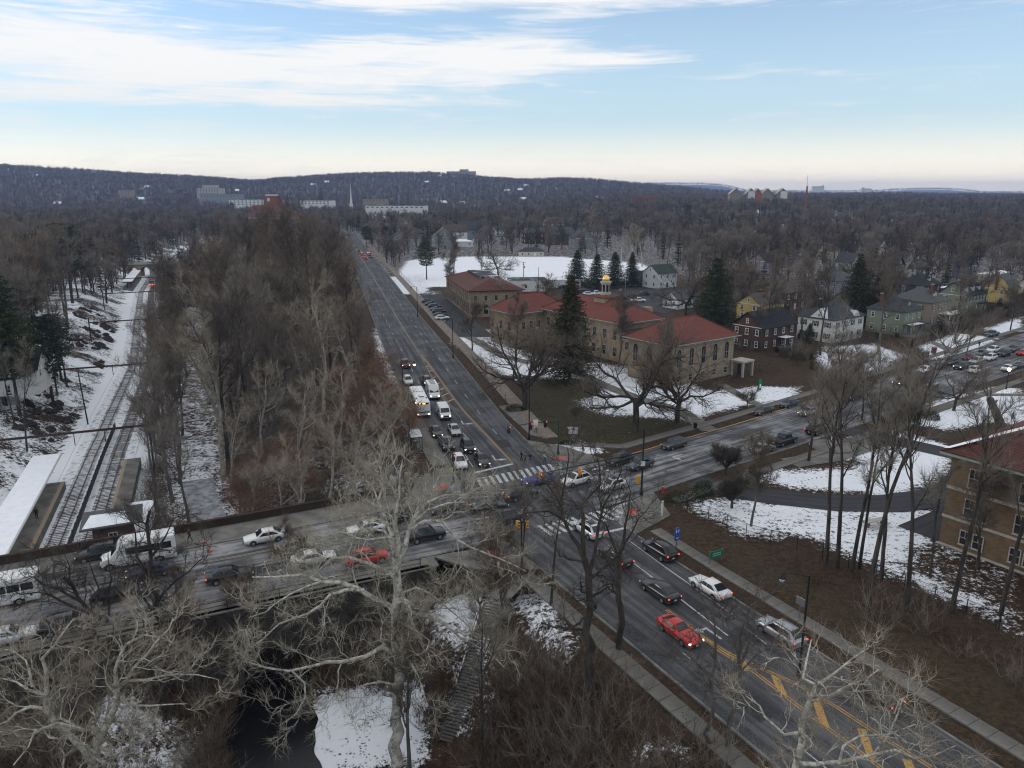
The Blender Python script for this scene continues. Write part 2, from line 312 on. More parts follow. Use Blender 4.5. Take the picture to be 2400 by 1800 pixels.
def sm(a, b, x): t = np.clip((x - a) / (b - a), 0, 1); return t * t * (3 - 2 * t)
def vnoise(X, Y, s, seed=0):
    "cheap smooth value noise"
    x, y = X / s, Y / s; xi, yi = np.floor(x), np.floor(y); fx, fy = x - xi, y - yi; fx = fx * fx * (3 - 2 * fx); fy = fy * fy * (3 - 2 * fy)
    def hsh(a, b): v = np.sin(a * 127.1 + b * 311.7 + seed * 74.7) * 43758.5453; return v - np.floor(v)
    return (hsh(xi, yi) * (1 - fx) + hsh(xi + 1, yi) * fx) * (1 - fy) + (hsh(xi, yi + 1) * (1 - fx) + hsh(xi + 1, yi + 1) * fx) * fy
CREST = ([-1200, -300, 0, 150, 300, 450, 600, 650, 760, 830, 1000, 1100, 1200, 1300, 1400, 1500, 1600, 1720, 2000, 2600, 3600],
         [385, 390, 398, 407, 414, 417, 428, 424, 418, 415, 414, 415, 419, 426, 437, 447, 454, 463, 464, 464, 464])
CREST2 = ([-1200, 1300, 1440, 1480, 1560, 1640, 1700, 1750, 1900, 2050, 2100, 2200, 2250, 2300, 3600], [452, 452, 440, 434, 432.5, 433, 437, 449, 450, 449, 445.5, 444, 446, 452, 452])
def height(X, Y):
    X = np.asarray(X, float); Y = np.asarray(Y, float)
    h = np.full(X.shape, -0.05)
    near = (Y < 900) & (np.abs(X) < 700)
    if near.any():
        x, y = X[near], Y[near]
        d, s = seg_d(x, y, RAIL); s = -s                              # positive = right of the tracks
        n = vnoise(x, y, 6, 1) * 1.2 + vnoise(x, y, 2.3, 2) * 0.5
        left = np.where(d < 8.5, -6.9, -6.9 + (d - 8.5) * 0.46 + (n - 0.8) * sm(8.5, 12, d) * 0.9)
        right = np.where(d < 6.5, -6.9, -6.9 + (d - 6.5) * 0.9)
        hr = np.minimum(np.where(s < 0, left, right), 0.8)
        g, _ = seg_d(x, y, GLEN_N)
        hg = FLOOR + np.maximum(g - 4.2, 0) * 0.36 + (n - 0.8) * sm(5, 9, g) * 0.7
        gs = sdist(x, y, GLEN_S); hs = FLOOR + np.maximum(gs, 0) * 0.78 + (n - 0.8) * sm(0.5, 3, gs) * 0.5
        hh = np.minimum(np.minimum(hr, np.where(hg < -0.6, hg, 0.8)), hs)
        hh = np.minimum(hh, 0.8)
        # the roads stand on embankments: never let a bank rise above them
        da, _ = seg_d(x, y, AV_L); dr, _ = seg_d(x, y, AV_R)
        hh = np.where(hh > -0.6, -0.05, hh)
        h[near] = hh
    dep = Y * math.cos(PITCH) + 10; u = 1200 + FPX * X / np.maximum(dep, 50)
    r1 = 26 + (453 - np.interp(u, *CREST)) * 3300 / FPX; r2 = 20 + (453 - np.interp(u, *CREST2)) * 9000 / FPX
    k1 = sm(1500, 3300, Y + 0.15 * np.abs(X)) * np.where(Y > 3300, np.clip(1 - (Y - 3300) / 6000, 0.2, 1), 1)
    h = h + np.maximum(np.maximum(r1, 0) * k1 + (vnoise(X, Y, 420, 5) - 0.5) * 26 * k1 * sm(-40, 40, r1), np.maximum(r2, 0) * sm(6500, 9000, Y))
    return h + 15 * sm(720, 1250, Y) * sm(-150, 150, X - 0.05 * Y)
def hz(x, y): return float(height(np.array([x]), np.array([y]))[0])

# ------------------------------------------------------------------ ground sheet
def grow(a, b, step, far, k):
    out = list(np.arange(a, b + 0.01, step)); c = step; x = b
    while x < far: c *= k; x += c; out.append(x)
    return out
xr = grow(0, 190, 1.0, 9800, 1.055); xl = [-v for v in grow(0, 130, 1.0, 9800, 1.055)][1:][::-1]
GX = np.array(xl + xr); GY = np.array([-300, -120, -40, -10, 5, 15] + grow(22, 290, 1.0, 10600, 1.045))
XX, YY = np.meshgrid(GX, GY); ZZ = height(XX, YY)
def pxpoly(pts, z=0): return [P2(u, v, z) for u, v in pts]
SNOW = np.zeros(XX.shape); GRASS = np.zeros(XX.shape)
def paint(A, poly, amt, soft=1.5):
    x0, x1 = min(p[0] for p in poly) - soft, max(p[0] for p in poly) + soft; y0, y1 = min(p[1] for p in poly) - soft, max(p[1] for p in poly) + soft
    i0, i1 = np.searchsorted(GX, [x0, x1]); j0, j1 = np.searchsorted(GY, [y0, y1])
    if i1 <= i0 or j1 <= j0: return
    sl = (slice(j0, j1), slice(i0, i1)); d = sdist(XX[sl], YY[sl], poly)
    A[sl] = A[sl] * (1 - sm(soft * 0.5, -soft * 0.5, d) * 1.0) + amt * sm(soft * 0.5, -soft * 0.5, d)
dist = np.hypot(XX, YY)
# wooded ground far away keeps a patchy cover
SNOW += sm(260, 420, dist) * 0.42 - sm(900, 1500, dist) * 0.04
dR, sR = seg_d(XX, YY, RAIL)
SNOW = np.where((dR < 8) & (YY > 84), 0.93, SNOW)
SNOW = np.where((ZZ < -0.6) & (YY > 92) & (YY < 330) & (SNOW < 0.9), 0.52, SNOW)                     # railway bed
dR, sR = seg_d(XX, YY, RAIL)
bank = (sR > 0) & (dR > 8) & (dR < 34) & (YY > 70) & (YY < 520)
SNOW = np.where(bank, 0.56 + 0.5 * (vnoise(XX, YY, 7, 8) - 0.5) + 0.25 * (vnoise(XX, YY, 2.6, 9) - 0.5), SNOW)
# the lawns (pixel outlines laid on the ground)
LAWN = [([(1050, 800), (1175, 880), (1290, 890), (1400, 985), (1470, 1000), (1640, 980), (1640, 900), (1500, 860), (1250, 830), (1090, 770)], 0.84),
        ([(1310, 1035), (1410, 1040), (1410, 1060), (1330, 1066)], 0.86), ([(1540, 935), (1590, 990), (1790, 945), (1860, 920), (1780, 905), (1620, 915)], 0.86),
        ([(1780, 905), (1880, 905), (1860, 935), (1790, 945)], 0.86), ([(1930, 810), (2050, 805), (2140, 835), (2060, 870), (1930, 880), (1900, 840)], 0.80),
        ([(2150, 810), (2240, 780), (2350, 790), (2290, 825), (2180, 845)], 0.9), ([(2300, 770), (2400, 740), (2400, 775), (2330, 785)], 0.9),
        ([(1590, 1185), (1660, 1160), (1790, 1155), (2210, 1190), (2220, 1215), (2230, 1250), (2150, 1330), (2240, 1345), (2400, 1440), (2400, 1490), (2240, 1422), (2040, 1335), (1880, 1260), (1760, 1270)], 0.80),
        ([(1760, 1100), (1980, 1095), (2150, 1030), (2240, 1060), (2225, 1120), (2100, 1165), (1860, 1145), (1740, 1120)], 0.93), ([(1905, 1075), (1990, 1020), (2100, 1000), (2240, 1050), (2150, 1080)], 0.95),
        ([(2100, 990), (2150, 945), (2330, 905), (2400, 910), (2400, 1000), (2330, 990), (2230, 1010)], 0.92), ([(2230, 970), (2400, 930), (2400, 990), (2300, 985)], 0.95),
        ([(880, 760), (905, 800), (935, 880), (960, 950), (985, 1000), (1010, 1040), (990, 1060), (930, 990), (900, 900), (870, 800)], 0.85),
        ([(985, 1350), (1060, 1325), (1110, 1316), (1185, 1365), (1190, 1400), (1150, 1425), (1060, 1430), (1000, 1390)], 1.0),
        ([(960, 610), (1100, 602), (1320, 603), (1500, 618), (1560, 650), (1450, 668), (1000, 672), (930, 655)], 1.0), ([(900, 650), (1000, 640), (1010, 690), (920, 690)], 0.8),
        ([(960, 690), (1040, 680), (1030, 720), (975, 725)], 0.55), ([(1100, 770), (1200, 770), (1180, 810), (1090, 790)], 0.7)]
SNOW = np.where((YY > 22) & (YY < 260) & (ZZ > -0.5) & (SNOW < 0.4), 0.0, SNOW)
for poly, a in LAWN: paint(SNOW, pxpoly(poly), a - (.09 if a < .97 else 0), 7.0)
for poly, a, z in (([(2120, 1330), (2230, 1260), (2400, 1330), (2400, 1420), (2300, 1400)], 0.42, 0), ([(740, 1610), (830, 1620), (1000, 1650), (1010, 1800), (690, 1830), (700, 1720)], 0.82, -9), ([(1000, 1400), (1180, 1410), (1150, 1490), (1020, 1460)], 0.66, -2), ([(1190, 1400), (1300, 1400), (1330, 1500), (1370, 1560), (1330, 1590), (1230, 1500)], 0.62, -2),
                   ([(1030, 1560), (1150, 1560), (1200, 1700), (1050, 1700)], 0.45, -6), ([(230, 1700), (480, 1700), (480, 1830), (180, 1830)], 0.55, -9), ([(1440, 1780), (1640, 1780), (1640, 1840), (1440, 1840)], 0.5, -2),
                   ([(425, 1040), (500, 1040), (505, 1215), (410, 1215)], 0.6, -9)):
    paint(SNOW, pxpoly(poly, z), a, 3.0)
for poly in ([(1215, 985), (1270, 900), (1420, 900), (1420, 950), (1640, 960), (1600, 1010), (1400, 1060), (1310, 1025)], [(1245, 905), (1280, 925), (1400, 925), (1415, 905), (1380, 893), (1270, 893)]):
    paint(GRASS, pxpoly(poly), 0.75, 5.0)
ell = [P2(1335 + 72 * math.cos(a), 911 + 24 * math.sin(a)) for a in np.linspace(0, 2 * math.pi, 16)[:-1]]
paint(SNOW, ell, 0.05, 3.0); paint(GRASS, ell, 0.85, 3.0)
for e in ([(1215, 985), (1290, 960), (1480, 975), (1600, 985), (1600, 1010), (1400, 1060), (1310, 1030)],): paint(SNOW, pxpoly(e), 0.18, 5.0)
paint(GRASS, pxpoly([(1545, 1190), (1700, 1250), (2000, 1400), (2400, 1620), (2400, 1790), (2000, 1530), (1640, 1290)]), 0.3, 5.0)
paint(SNOW, pxpoly([(1310, 1035), (1410, 1040), (1410, 1060), (1330, 1066)]), 0.86, 3.0)
m, t, b = base_mat('ground', 0.9, 0, 0.15)
tc = t.nodes.new('ShaderNodeTexCoord')
at = N(t, 'ShaderNodeAttribute'); at.attribute_name = 'snow'; ag = N(t, 'ShaderNodeAttribute'); ag.attribute_name = 'grass'
na = N(t, 'ShaderNodeTexNoise', Scale=0.35, Detail=8.0, Roughness=0.65); nb = N(t, 'ShaderNodeTexNoise', Scale=1.6, Detail=8.0, Roughness=0.7); ncx = N(t, 'ShaderNodeTexNoise', Scale=5.0, Detail=4.0, Roughness=0.7)
for n_ in (na, nb, ncx): t.links.new(tc.outputs['Object'], n_.inputs['Vector'])
lit = mixc(t, maprange(t, nb.outputs[0], 0.35, 0.68), (0.026, 0.017, 0.011), (0.075, 0.045, 0.027))
lit = mixc(t, M(t, 'MULTIPLY', maprange(t, na.outputs[0], 0.42, 0.66), 0.6), lit, (0.055, 0.044, 0.028))
gr = mixc(t, maprange(t, nb.outputs[0], 0.32, 0.66), (0.030, 0.036, 0.014), (0.065, 0.060, 0.028))
lit = mixc(t, M(t, 'MULTIPLY', ag.outputs['Fac'], maprange(t, na.outputs[0], 0.25, 0.6)), lit, gr)
mm = t.nodes.new('ShaderNodeMix'); mm.data_type = 'RGBA'; mm.blend_type = 'MULTIPLY'; mm.inputs[0].default_value = 0.6
t.links.new(lit, mm.inputs[6]); t.links.new(mixc(t, ncx.outputs[0], (0.25, 0.25, 0.25), (1.75, 1.75, 1.75)), mm.inputs[7])
v = M(t, 'ADD', at.outputs['Fac'], M(t, 'ADD', M(t, 'MULTIPLY', M(t, 'SUBTRACT', nb.outputs[0], 0.5), 1.5), M(t, 'ADD', M(t, 'MULTIPLY', M(t, 'SUBTRACT', ncx.outputs[0], 0.5), 0.9), M(t, 'MULTIPLY', M(t, 'SUBTRACT', na.outputs[0], 0.5), 0.8))))
sf = maprange(t, v, 0.46, 0.64)
sn = mixc(t, nb.outputs[0], (0.74, 0.77, 0.83), (0.88, 0.89, 0.92))
t.links.new(mixc(t, sf, mm.outputs[2], sn), b.inputs['Base Color'])
bp = t.nodes.new('ShaderNodeBump'); bp.inputs['Strength'].default_value = 0.6; bp.inputs['Distance'].default_value = 0.12
t.links.new(M(t, 'ADD', M(t, 'MULTIPLY', sf, 0.5), M(t, 'MULTIPLY', nb.outputs[0], 0.8)), bp.inputs['Height']); t.links.new(bp.outputs[0], b.inputs['Normal'])
ny, nx = XX.shape; idx = np.arange(ny * nx).reshape(ny, nx)
F = np.stack([idx[:-1, :-1], idx[:-1, 1:], idx[1:, 1:], idx[1:, :-1]], -1).reshape(-1, 4)
me = np_mesh('ground', np.stack([XX, YY, ZZ], -1).reshape(-1, 3), F, 'ground', True)
for nm, A in (('snow', SNOW), ('grass', GRASS)):
    a = me.attributes.new(nm, 'FLOAT', 'POINT'); a.data.foreach_set('value', A.astype(np.float32).ravel())
ground = struct(ob('ground', me))

# ------------------------------------------------------------------ roads
def resample(pts, step):
    pts = [Vector((*p, 0)) if len(p) == 2 else Vector(p) for p in pts]; out = []
    for a, b2 in zip(pts[:-1], pts[1:]):
        n = max(1, int((b2 - a).length / step)); out += [a.lerp(b2, i / n) for i in range(n)]
    return out + [pts[-1]]
def polylen(pts): return [0] + list(np.cumsum([(Vector(pts[i + 1]) - Vector(pts[i])).length for i in range(len(pts) - 1)]))
def at_len(pts, L, d):
    for i in range(len(pts) - 1):
        if d <= L[i + 1] or i == len(pts) - 2:
            k = (d - L[i]) / max(L[i + 1] - L[i], 1e-6); return Vector(pts[i]).lerp(Vector(pts[i + 1]), k)
def strip_between(name, A, B, z, mat, n=260, parent=None):
    A = [Vector((*p, 0)) for p in A]; B = [Vector((*p, 0)) for p in B]; LA, LB = polylen(A), polylen(B)
    vs, fs, uvs = [], [], []
    for i in range(n + 1):
        a = at_len(A, LA, LA[-1] * i / n); c = at_len(B, LB, LB[-1] * i / n); w = (c - a).length
        for q in (a, c): vs.append((q.x, q.y, z))
        uvs += [(0, LA[-1] * i / n), (w, LA[-1] * i / n)]
        if i: fs.append((2 * i - 2, 2 * i - 1, 2 * i + 1, 2 * i))
    me = bpy.data.meshes.new(name); me.from_pydata(vs, [], fs); me.materials.append(MAT[mat]); u = me.uv_layers.new(name='UVMap')
    for lp in me.loops: u.data[lp.index].uv = uvs[lp.vertex_index]
    if me.polygons[0].normal.z < 0: me.flip_normals()
    return ob(name, me, parent)
def sheet(name, poly, z, mat, parent=None):
    me = bpy.data.meshes.new(name); me.from_pydata([(p[0], p[1], z) for p in poly], [], [tuple(range(len(poly)))]); me.materials.append(MAT[mat])
    u = me.uv_layers.new(name='UVMap')
    for lp in me.loops: u.data[lp.index].uv = poly[lp.vertex_index][:2]
    if me.polygons[0].normal.z < 0: me.flip_normals()
    return ob(name, me, parent)
cross = struct(strip_between('cross_street', CS_S, CS_N, 0.004, 'asphalt_salt'))
avenue = struct(strip_between('avenue', AV_L, AV_R, 0.008, 'asphalt'))
def offset(pts, d):
    "parallel polyline, positive = left of its direction"
    pts = [Vector((p[0], p[1])) for p in pts]; out = []
    for i, p in enumerate(pts):
        t0 = (p - pts[i - 1]).normalized() if i else (pts[1] - p).normalized(); t1 = (pts[i + 1] - p).normalized() if i < len(pts) - 1 else t0
        tt = (t0 + t1).normalized(); nrm = Vector((-tt.y, tt.x)); k = 1 / max(nrm.dot(Vector((-t1.y, t1.x))), 0.5); out.append(tuple(p + nrm * d * k))
    return out
def ribbon(name, pts, d0, d1, z0, z1, mat, parent=None):
    A, B = offset(pts, d0), offset(pts, d1); n = len(A); mb = MB(); vs, fs = [], []
    for a, c in zip(A, B): vs += [(*a, z0), (*a, z1), (*c, z1), (*c, z0)]
    for i in range(n - 1):
        o = i * 4; fs += [(o + k, o + (k + 1) % 4, o + 4 + (k + 1) % 4, o + 4 + k) for k in range(4)]
    fs += [(0, 1, 2, 3), (4 * n - 1, 4 * n - 2, 4 * n - 3, 4 * n - 4)]
    mb.add(vs, fs); me = mb.mesh(name, mat); me.validate(); o = ob(name, me, parent)
    import bmesh
    bm = bmesh.new(); bm.from_mesh(me); bmesh.ops.recalc_face_normals(bm, faces=bm.faces); bm.to_mesh(me); bm.free(); return o
def bez(p0, c, p1, n=8):
    p0, c, p1 = Vector(p0), Vector(c), Vector(p1); return [tuple(p0 * (1 - t) ** 2 + c * 2 * t * (1 - t) + p1 * t * t) for t in (i / n for i in range(n + 1))]
def cut(pts, a, b_):
    "piece of a polyline between lengths a and b"
    V2 = [Vector((p[0], p[1])) for p in pts]; L = polylen(V2); b_ = min(b_, L[-1])
    return [tuple(at_len(V2, L, a))] + [pts[i] for i in range(len(pts)) if a + 0.3 < L[i] < b_ - 0.3] + [tuple(at_len(V2, L, b_))]
# kerbed corners: each is the kerb of one arm, a curve, and the kerb of the other arm
K_SW = cut(CS_S, 0, 126) ; K_SW = [(-142, 13.5), (-90, 39.5), (-41.7, 62), (-22.5, 71), (-9, 77.2)]
C_SW = bez((-9, 77.2), (-0.3, 81.4), (3.4, 74.2)); K_S_L = [(3.4, 74.2), (7.1, 67.4), (19.1, 45.3), (32.5, 21), (38, 11)]
K_NW = [(-150, 24), (-110, 43.5), (-49.8, 73.3), (-32.4, 81.7), (-14.5, 90.8)]; C_NW = bez((-14.5, 90.8), (-6.2, 95.5), (-9.3, 107)); K_N_L = [(-9.3, 107), (-12.3, 117), (-22, 148), (-36.3, 204.7), (-67.5, 334), (-109, 500), (-146, 650), (-180, 790)]
K_N_R = [(2.2, 118.5), (-1.2, 130), (-13.9, 182), (-29.4, 242.5), (-51.5, 334), (-92.5, 500), (-129, 650), (-163, 790)]; C_NE = bez((2.2, 118.5), (6.3, 103.7), (14.5, 109)); K_NE = [(14.5, 109), (19.1, 111.6), (28.8, 119), (38.6, 126.1), (89, 166.5), (150, 216), (330, 362)]
K_SE = [(19.5, 96.3), (26.7, 101.7), (44.5, 114.3), (82.3, 142.3), (117.4, 168.5), (172, 211), (345, 345)]; C_SE = bez((19.5, 96.3), (11.8, 90), (14.8, 82.8)); K_S_R = [(14.8, 82.8), (18.1, 76.3), (34.7, 45.5), (47.5, 21), (53, 11)]
for poly in (C_SW + [(-0.6, 81.2)], C_NW + [(-6.2, 95.5)], C_NE + [(6.3, 103.7)], C_SE + [(11.8, 90)]):
    sheet('street_corner', poly, 0.002, 'asphalt_salt', cross)
def kerb(pts, side, mat='kerb_stone'): return ribbon('kerb', pts, 0 if side > 0 else -0.22, 0.22 if side > 0 else 0, -0.1, 0.13, mat)
kerbs = []
for name, seq, sd in (('SW', K_SW + C_SW[1:] + K_S_L[1:], -1), ('NW', K_NW + C_NW[1:] + K_N_L[1:], 1), ('NE', K_N_R[::-1] + C_NE[1:] + K_NE[1:], 1), ('SE', K_SE[::-1] + C_SE[1:] + K_S_R[1:], 1)):
    kerbs.append((seq, sd)); struct(kerb(seq, sd))
ribbon('painted_kerb', [(14.5, 109), (19.1, 111.6), (28.8, 119), (38.6, 126.1), (60, 143)], -0.012, 0.225, 0.1, 0.136, 'paint_yellow')['kind'] = 'structure'

# pavements: slabs that can be told apart are pieces of their own, the far run is one strip
def pavement(name, pts, d0, d1, mat, slab=1.5, near=0.0, z=0.12):
    V2 = [Vector((p[0], p[1])) for p in pts]; L = polylen(V2); near = min(near, L[-1])
    root = struct(ribbon(name, pts, d0, d1, -0.1, z - 0.05 if near else z, mat)) if near < L[-1] - 1 or True else None
    mid = (d0 + d1) / 2; w = abs(d1 - d0); OP = [Vector(q) for q in offset(pts, mid)]; OL = polylen(OP); n = int(min(near, OL[-1]) / slab)
    me = MB().box((0, 0, 0), (slab - 0.05, w, 0.1)).mesh('slab', mat) if n else None
    for i in range(n):
        a = at_len(OP, OL, i * slab); c = at_len(OP, OL, (i + 1) * slab); p = (a + c) / 2
        o = ob('slab', me, root, (p.x, p.y, z - 0.05 + rng.uniform(-0.006, 0.006)), math.atan2((c - a).y, (c - a).x))
        o.rotation_euler[0] = rng.uniform(-0.012, 0.012)
    return root
pavement('pavement_avenue_south_west', K_S_L, -1.35, -3.05, 'slab', 1.55, 72)
pavement('pavement_avenue_south_east', K_S_R, 2.3, 3.9, 'slab', 1.5, 62)
pavement('pavement_street_south_east', K_SE, -3.1, -4.8, 'slab', 1.6, 60)
pavement('pavement_street_north_east', [(9.5, 113)] + K_NE[1:], 2.6, 4.4, 'slab', 1.6, 90)
pavement('pavement_avenue_north_west', cut(K_N_L, 0, 45), 0.3, 3.0, 'slab', 1.6, 40)
pavement('pavement_bridge_north', K_NW[1:], 0.24, 4.6, 'concrete')
pavement('pavement_bridge_south', K_SW, -0.24, -2.2, 'concrete')
pv = K_N_R[0:1] + K_N_R[1:]
noisy('paver', (0.17, 0.135, 0.11), (0.25, 0.205, 0.17), 0.6, c=(0.11, 0.09, 0.075), cscale=2.0, camt=0.6, bump=0.1, dist=0.01)
pv_root = pavement('pavement_avenue_north_east', K_N_R, -3.2, -5.6, 'paver')
for d in (-3.0, -5.6): ribbon('edging', K_N_R, d, d - 0.28, -0.1, 0.13, 'kerb_stone', pv_root)
for d in np.linspace(-3.7, -5.2, 5): ribbon('paver_joint', cut(K_N_R, 0, 150), d, d - 0.06, 0.05, 0.124, 'kerb_stone', pv_root)
for c, mat in ((C_NE, 'concrete'), (C_SE, 'concrete'), (C_NW, 'concrete'), (C_SW, 'concrete')):
    q = c[len(c) // 2]; ctr = {id(C_NE): (8.2, 115.5), id(C_SE): (20.3, 88.5), id(C_NW): (-13.5, 101), id(C_SW): (-3.8, 74.2)}[id(c)]
    o = struct(MB().prism([tuple(Vector(p) + (Vector(ctr) - Vector(p)).normalized() * 0.23) for p in c] + [ctr], -0.1, 0.115).build('corner_pavement', mat))
    rp = Vector(c[len(c) // 2]); dd = (Vector(ctr) - rp).normalized()
    MB().box((rp.x + dd.x * 1.1, rp.y + dd.y * 1.1, 0.118), (1.3, 2.0, 0.02), rz=math.atan2(dd.y, dd.x)).build('tactile_paving', 'tactile', o)
for poly in ([(3.0, 121.5), (6.0, 119), (-0.3, 140), (-2.6, 139)],): struct(MB().prism(poly, -0.1, 0.11).build('bus_stop_pad', 'concrete'))

# school drive, library paths, car parks
def path(name, pts, w, mat, z=0.02, n=60):
    return struct(strip_between(name, offset(pts, w / 2), offset(pts, -w / 2), z, mat, n))
path('school_drive', pxpoly([(1628, 1128), (1690, 1145), (1800, 1162), (1950, 1178), (2090, 1180), (2200, 1165), (2330, 1150)]), 5.5, 'asphalt_drive', 0.03)
path('school_drive', pxpoly([(1960, 1005), (2030, 1018), (2150, 1045), (2260, 1070), (2330, 1130)]), 5.0, 'asphalt_drive', 0.03)
path('school_drive', pxpoly([(2150, 1250), (2230, 1215), (2300, 1180)]), 5.0, 'asphalt_drive', 0.026)
path('library_path', pxpoly([(1665, 1010), (1590, 960), (1500, 935), (1420, 905)]), 3.2, 'concrete', 0.03)
path('library_path', pxpoly([(1100, 790), (1180, 835), (1240, 850), (1330, 860), (1420, 905)]), 3.0, 'concrete', 0.026)
path('library_path', pxpoly([(1800, 960), (1740, 930), (1690, 900)]), 2.2, 'concrete', 0.03)
path('school_path', pxpoly([(1850, 1085), (1950, 1070), (2060, 1035)]), 4.0, 'concrete', 0.02)
path('school_path', pxpoly([(2110, 985), (2200, 955), (2290, 925), (2400, 925)]), 1.8, 'concrete', 0.02)
struct(sheet('car_park', pxpoly([(985, 690), (1035, 690), (1110, 750), (1160, 790), (1075, 790)]), 0.02, 'asphalt_drive'))
struct(sheet('car_park', pxpoly([(1300, 660), (1540, 660), (1640, 700), (1560, 735), (1330, 700)]), 0.02, 'asphalt_drive'))
struct(sheet('garden_path', pxpoly([(2230, 830), (2250, 822), (2190, 800), (2178, 803)]), 0.03, 'concrete'))

# ------------------------------------------------------------------ painted markings
def mline(pts, w, mat, parent, dash=None, name='lane_line', z=0.014):
    V2 = [Vector((p[0], p[1])) for p in pts]; L = polylen(V2)
    if dash is None:
        for a, c in zip(V2[:-1], V2[1:]): bar((a + c) / 2, (c - a), (c - a).length, w, mat, parent, name, z)
    else:
        d = 0
        while d + dash[0] < L[-1]:
            a, c = at_len(V2, L, d), at_len(V2, L, d + dash[0]); bar((a + c) / 2, c - a, dash[0], w, mat, parent, name, z); d += sum(dash)
BARS = {}
def bar(c, d, L, w, mat, parent, name='crosswalk_bar', z=0.014):
    k = (round(L, 2), round(w, 2), mat)
    if k not in BARS: BARS[k] = MB().box((0, 0, 0), (L, w, 0.003)).mesh(name, mat)
    return ob(name, BARS[k], parent, (c[0], c[1], z), math.atan2(d[1], d[0]))
def zebra(a, b_, n, L, d, w=0.5, mat='paint_white'):
    for i in range(n):
        p = Vector(a).lerp(Vector(b_), (i + 0.5) / n); bar(p, d, L, w, mat if rng.random() < 0.75 else 'paint_worn', avenue)
def lanepts(f, y0, y1, n=16):
    out = []
    for i in range(n + 1):
        y = y0 + (y1 - y0) * i / n
        xl = np.interp(y, [p[1] for p in AV_L], [p[0] for p in AV_L]); xr = np.interp(y, [p[1] for p in AV_R], [p[0] for p in AV_R]); out.append((xl + (xr - xl) * f, y))
    return out
for f in (0.49, 0.507): mline(lanepts(f, 178, 640, 14), 0.12, 'paint_yellow_worn', avenue)
Y1 = pxpoly([(1001, 862), (1030, 920), (1045, 945), (1075, 962)]); Y2 = pxpoly([(985, 830), (1020, 875), (1060, 930), (1090, 968), (1201, 1086)])
mline(Y1, 0.12, 'paint_yellow_worn', avenue); mline(Y2, 0.12, 'paint_yellow', avenue); mline(offset(Y2, 0.26), 0.12, 'paint_yellow_worn', avenue)
for (u0, v0, u1, v1) in ((999, 860, 1005, 857), (1004, 871, 1014, 868), (1010, 888, 1021, 883), (1017, 903, 1031, 897), (1027, 917, 1041, 909), (1033, 930, 1052, 921), (1047, 943, 1064, 935)):
    a, c = Vector(P2(u0, v0)), Vector(P2(u1, v1)); bar((a + c) / 2, c - a, (c - a).length, 0.45, 'paint_yellow', avenue, 'hatch_bar')
mline(lanepts(0.25, 122, 620, 40), 0.11, 'paint_white', avenue, (3, 9)); mline(lanepts(0.75, 122, 620, 40), 0.11, 'paint_white', avenue, (3, 9))
mline(pxpoly([(1113, 1108), (1203, 1087)]), 0.55, 'paint_white', avenue, None, 'stop_line', 0.018)
mline(pxpoly([(1080, 1050), (1112, 1100)]), 0.13, 'paint_white', avenue, (2.6, 0.6)); mline(pxpoly([(1085, 1015), (1125, 1060), (1152, 1095)]), 0.13, 'paint_white', avenue)
dz = Vector((0.24, -0.97))
zebra(P2(1118, 1133), P2(1300, 1095), 13, 3.3, dz)
zebra(P2(1375, 1218), P2(1460, 1198), 5, 3.2, Vector((0.52, -0.85)), 0.55); zebra(P2(1270, 1245), P2(1365, 1222), 6, 3.2, Vector((0.52, -0.85)), 0.5)
zebra(P2(1400, 1093), P2(1445, 1150), 6, 3.0, Vector((0.8, 0.6))); zebra(P2(1442, 1160), P2(1455, 1190), 3, 3.0, Vector((0.8, 0.6)))
zebra(P2(1122, 1175), P2(1160, 1255), 9, 3.0, Vector((0.9, 0.43)))
mline(pxpoly([(1410, 1250), (1490, 1232)]), 0.5, 'paint_white', avenue, None, 'stop_line', 0.018)
mline(pxpoly([(1400, 1090), (1460, 1140)]), 0.4, 'paint_worn', avenue, None, 'stop_line', 0.019)
# south arm
mline(pxpoly([(1483, 1318), (1540, 1362)]), 0.14, 'paint_white', avenue); mline(pxpoly([(1584, 1396), (1706, 1490)]), 0.16, 'paint_white', avenue)
mline(pxpoly([(1474, 1267), (1560, 1330), (1725, 1446)]), 0.12, 'paint_white', avenue); mline(pxpoly([(1745, 1470), (1900, 1590), (2100, 1720), (2210, 1800)]), 0.11, 'paint_worn', avenue, (3, 4))
YL = pxpoly([(1560, 1430), (1690, 1530), (1755, 1568), (1860, 1650), (2040, 1785), (2100, 1830)]); YR = pxpoly([(1640, 1490), (1700, 1530), (1790, 1572), (1872, 1608), (1960, 1660), (2070, 1732), (2180, 1800)])
for Q in (YL, YR): mline(Q, 0.12, 'paint_yellow', avenue); mline(offset(Q, 0.27), 0.12, 'paint_yellow', avenue, None, 'lane_line', 0.0145)
for (u0, v0, u1, v1) in ((1740, 1553, 1752, 1572), (1815, 1583, 1838, 1633), (1912, 1640, 1935, 1706), (2018, 1708, 2045, 1778), (2125, 1780, 2150, 1840)):
    a, c = Vector(P2(u0, v0)), Vector(P2(u1, v1)); bar((a + c) / 2, c - a, (c - a).length, 0.62, 'paint_yellow', avenue, 'hatch_bar')
mline(pxpoly([(1600, 1530), (1700, 1610)]), 0.1, 'paint_worn', avenue, (3, 4)); mline(pxpoly([(1880, 1755), (1960, 1820)]), 0.1, 'paint_white', avenue)
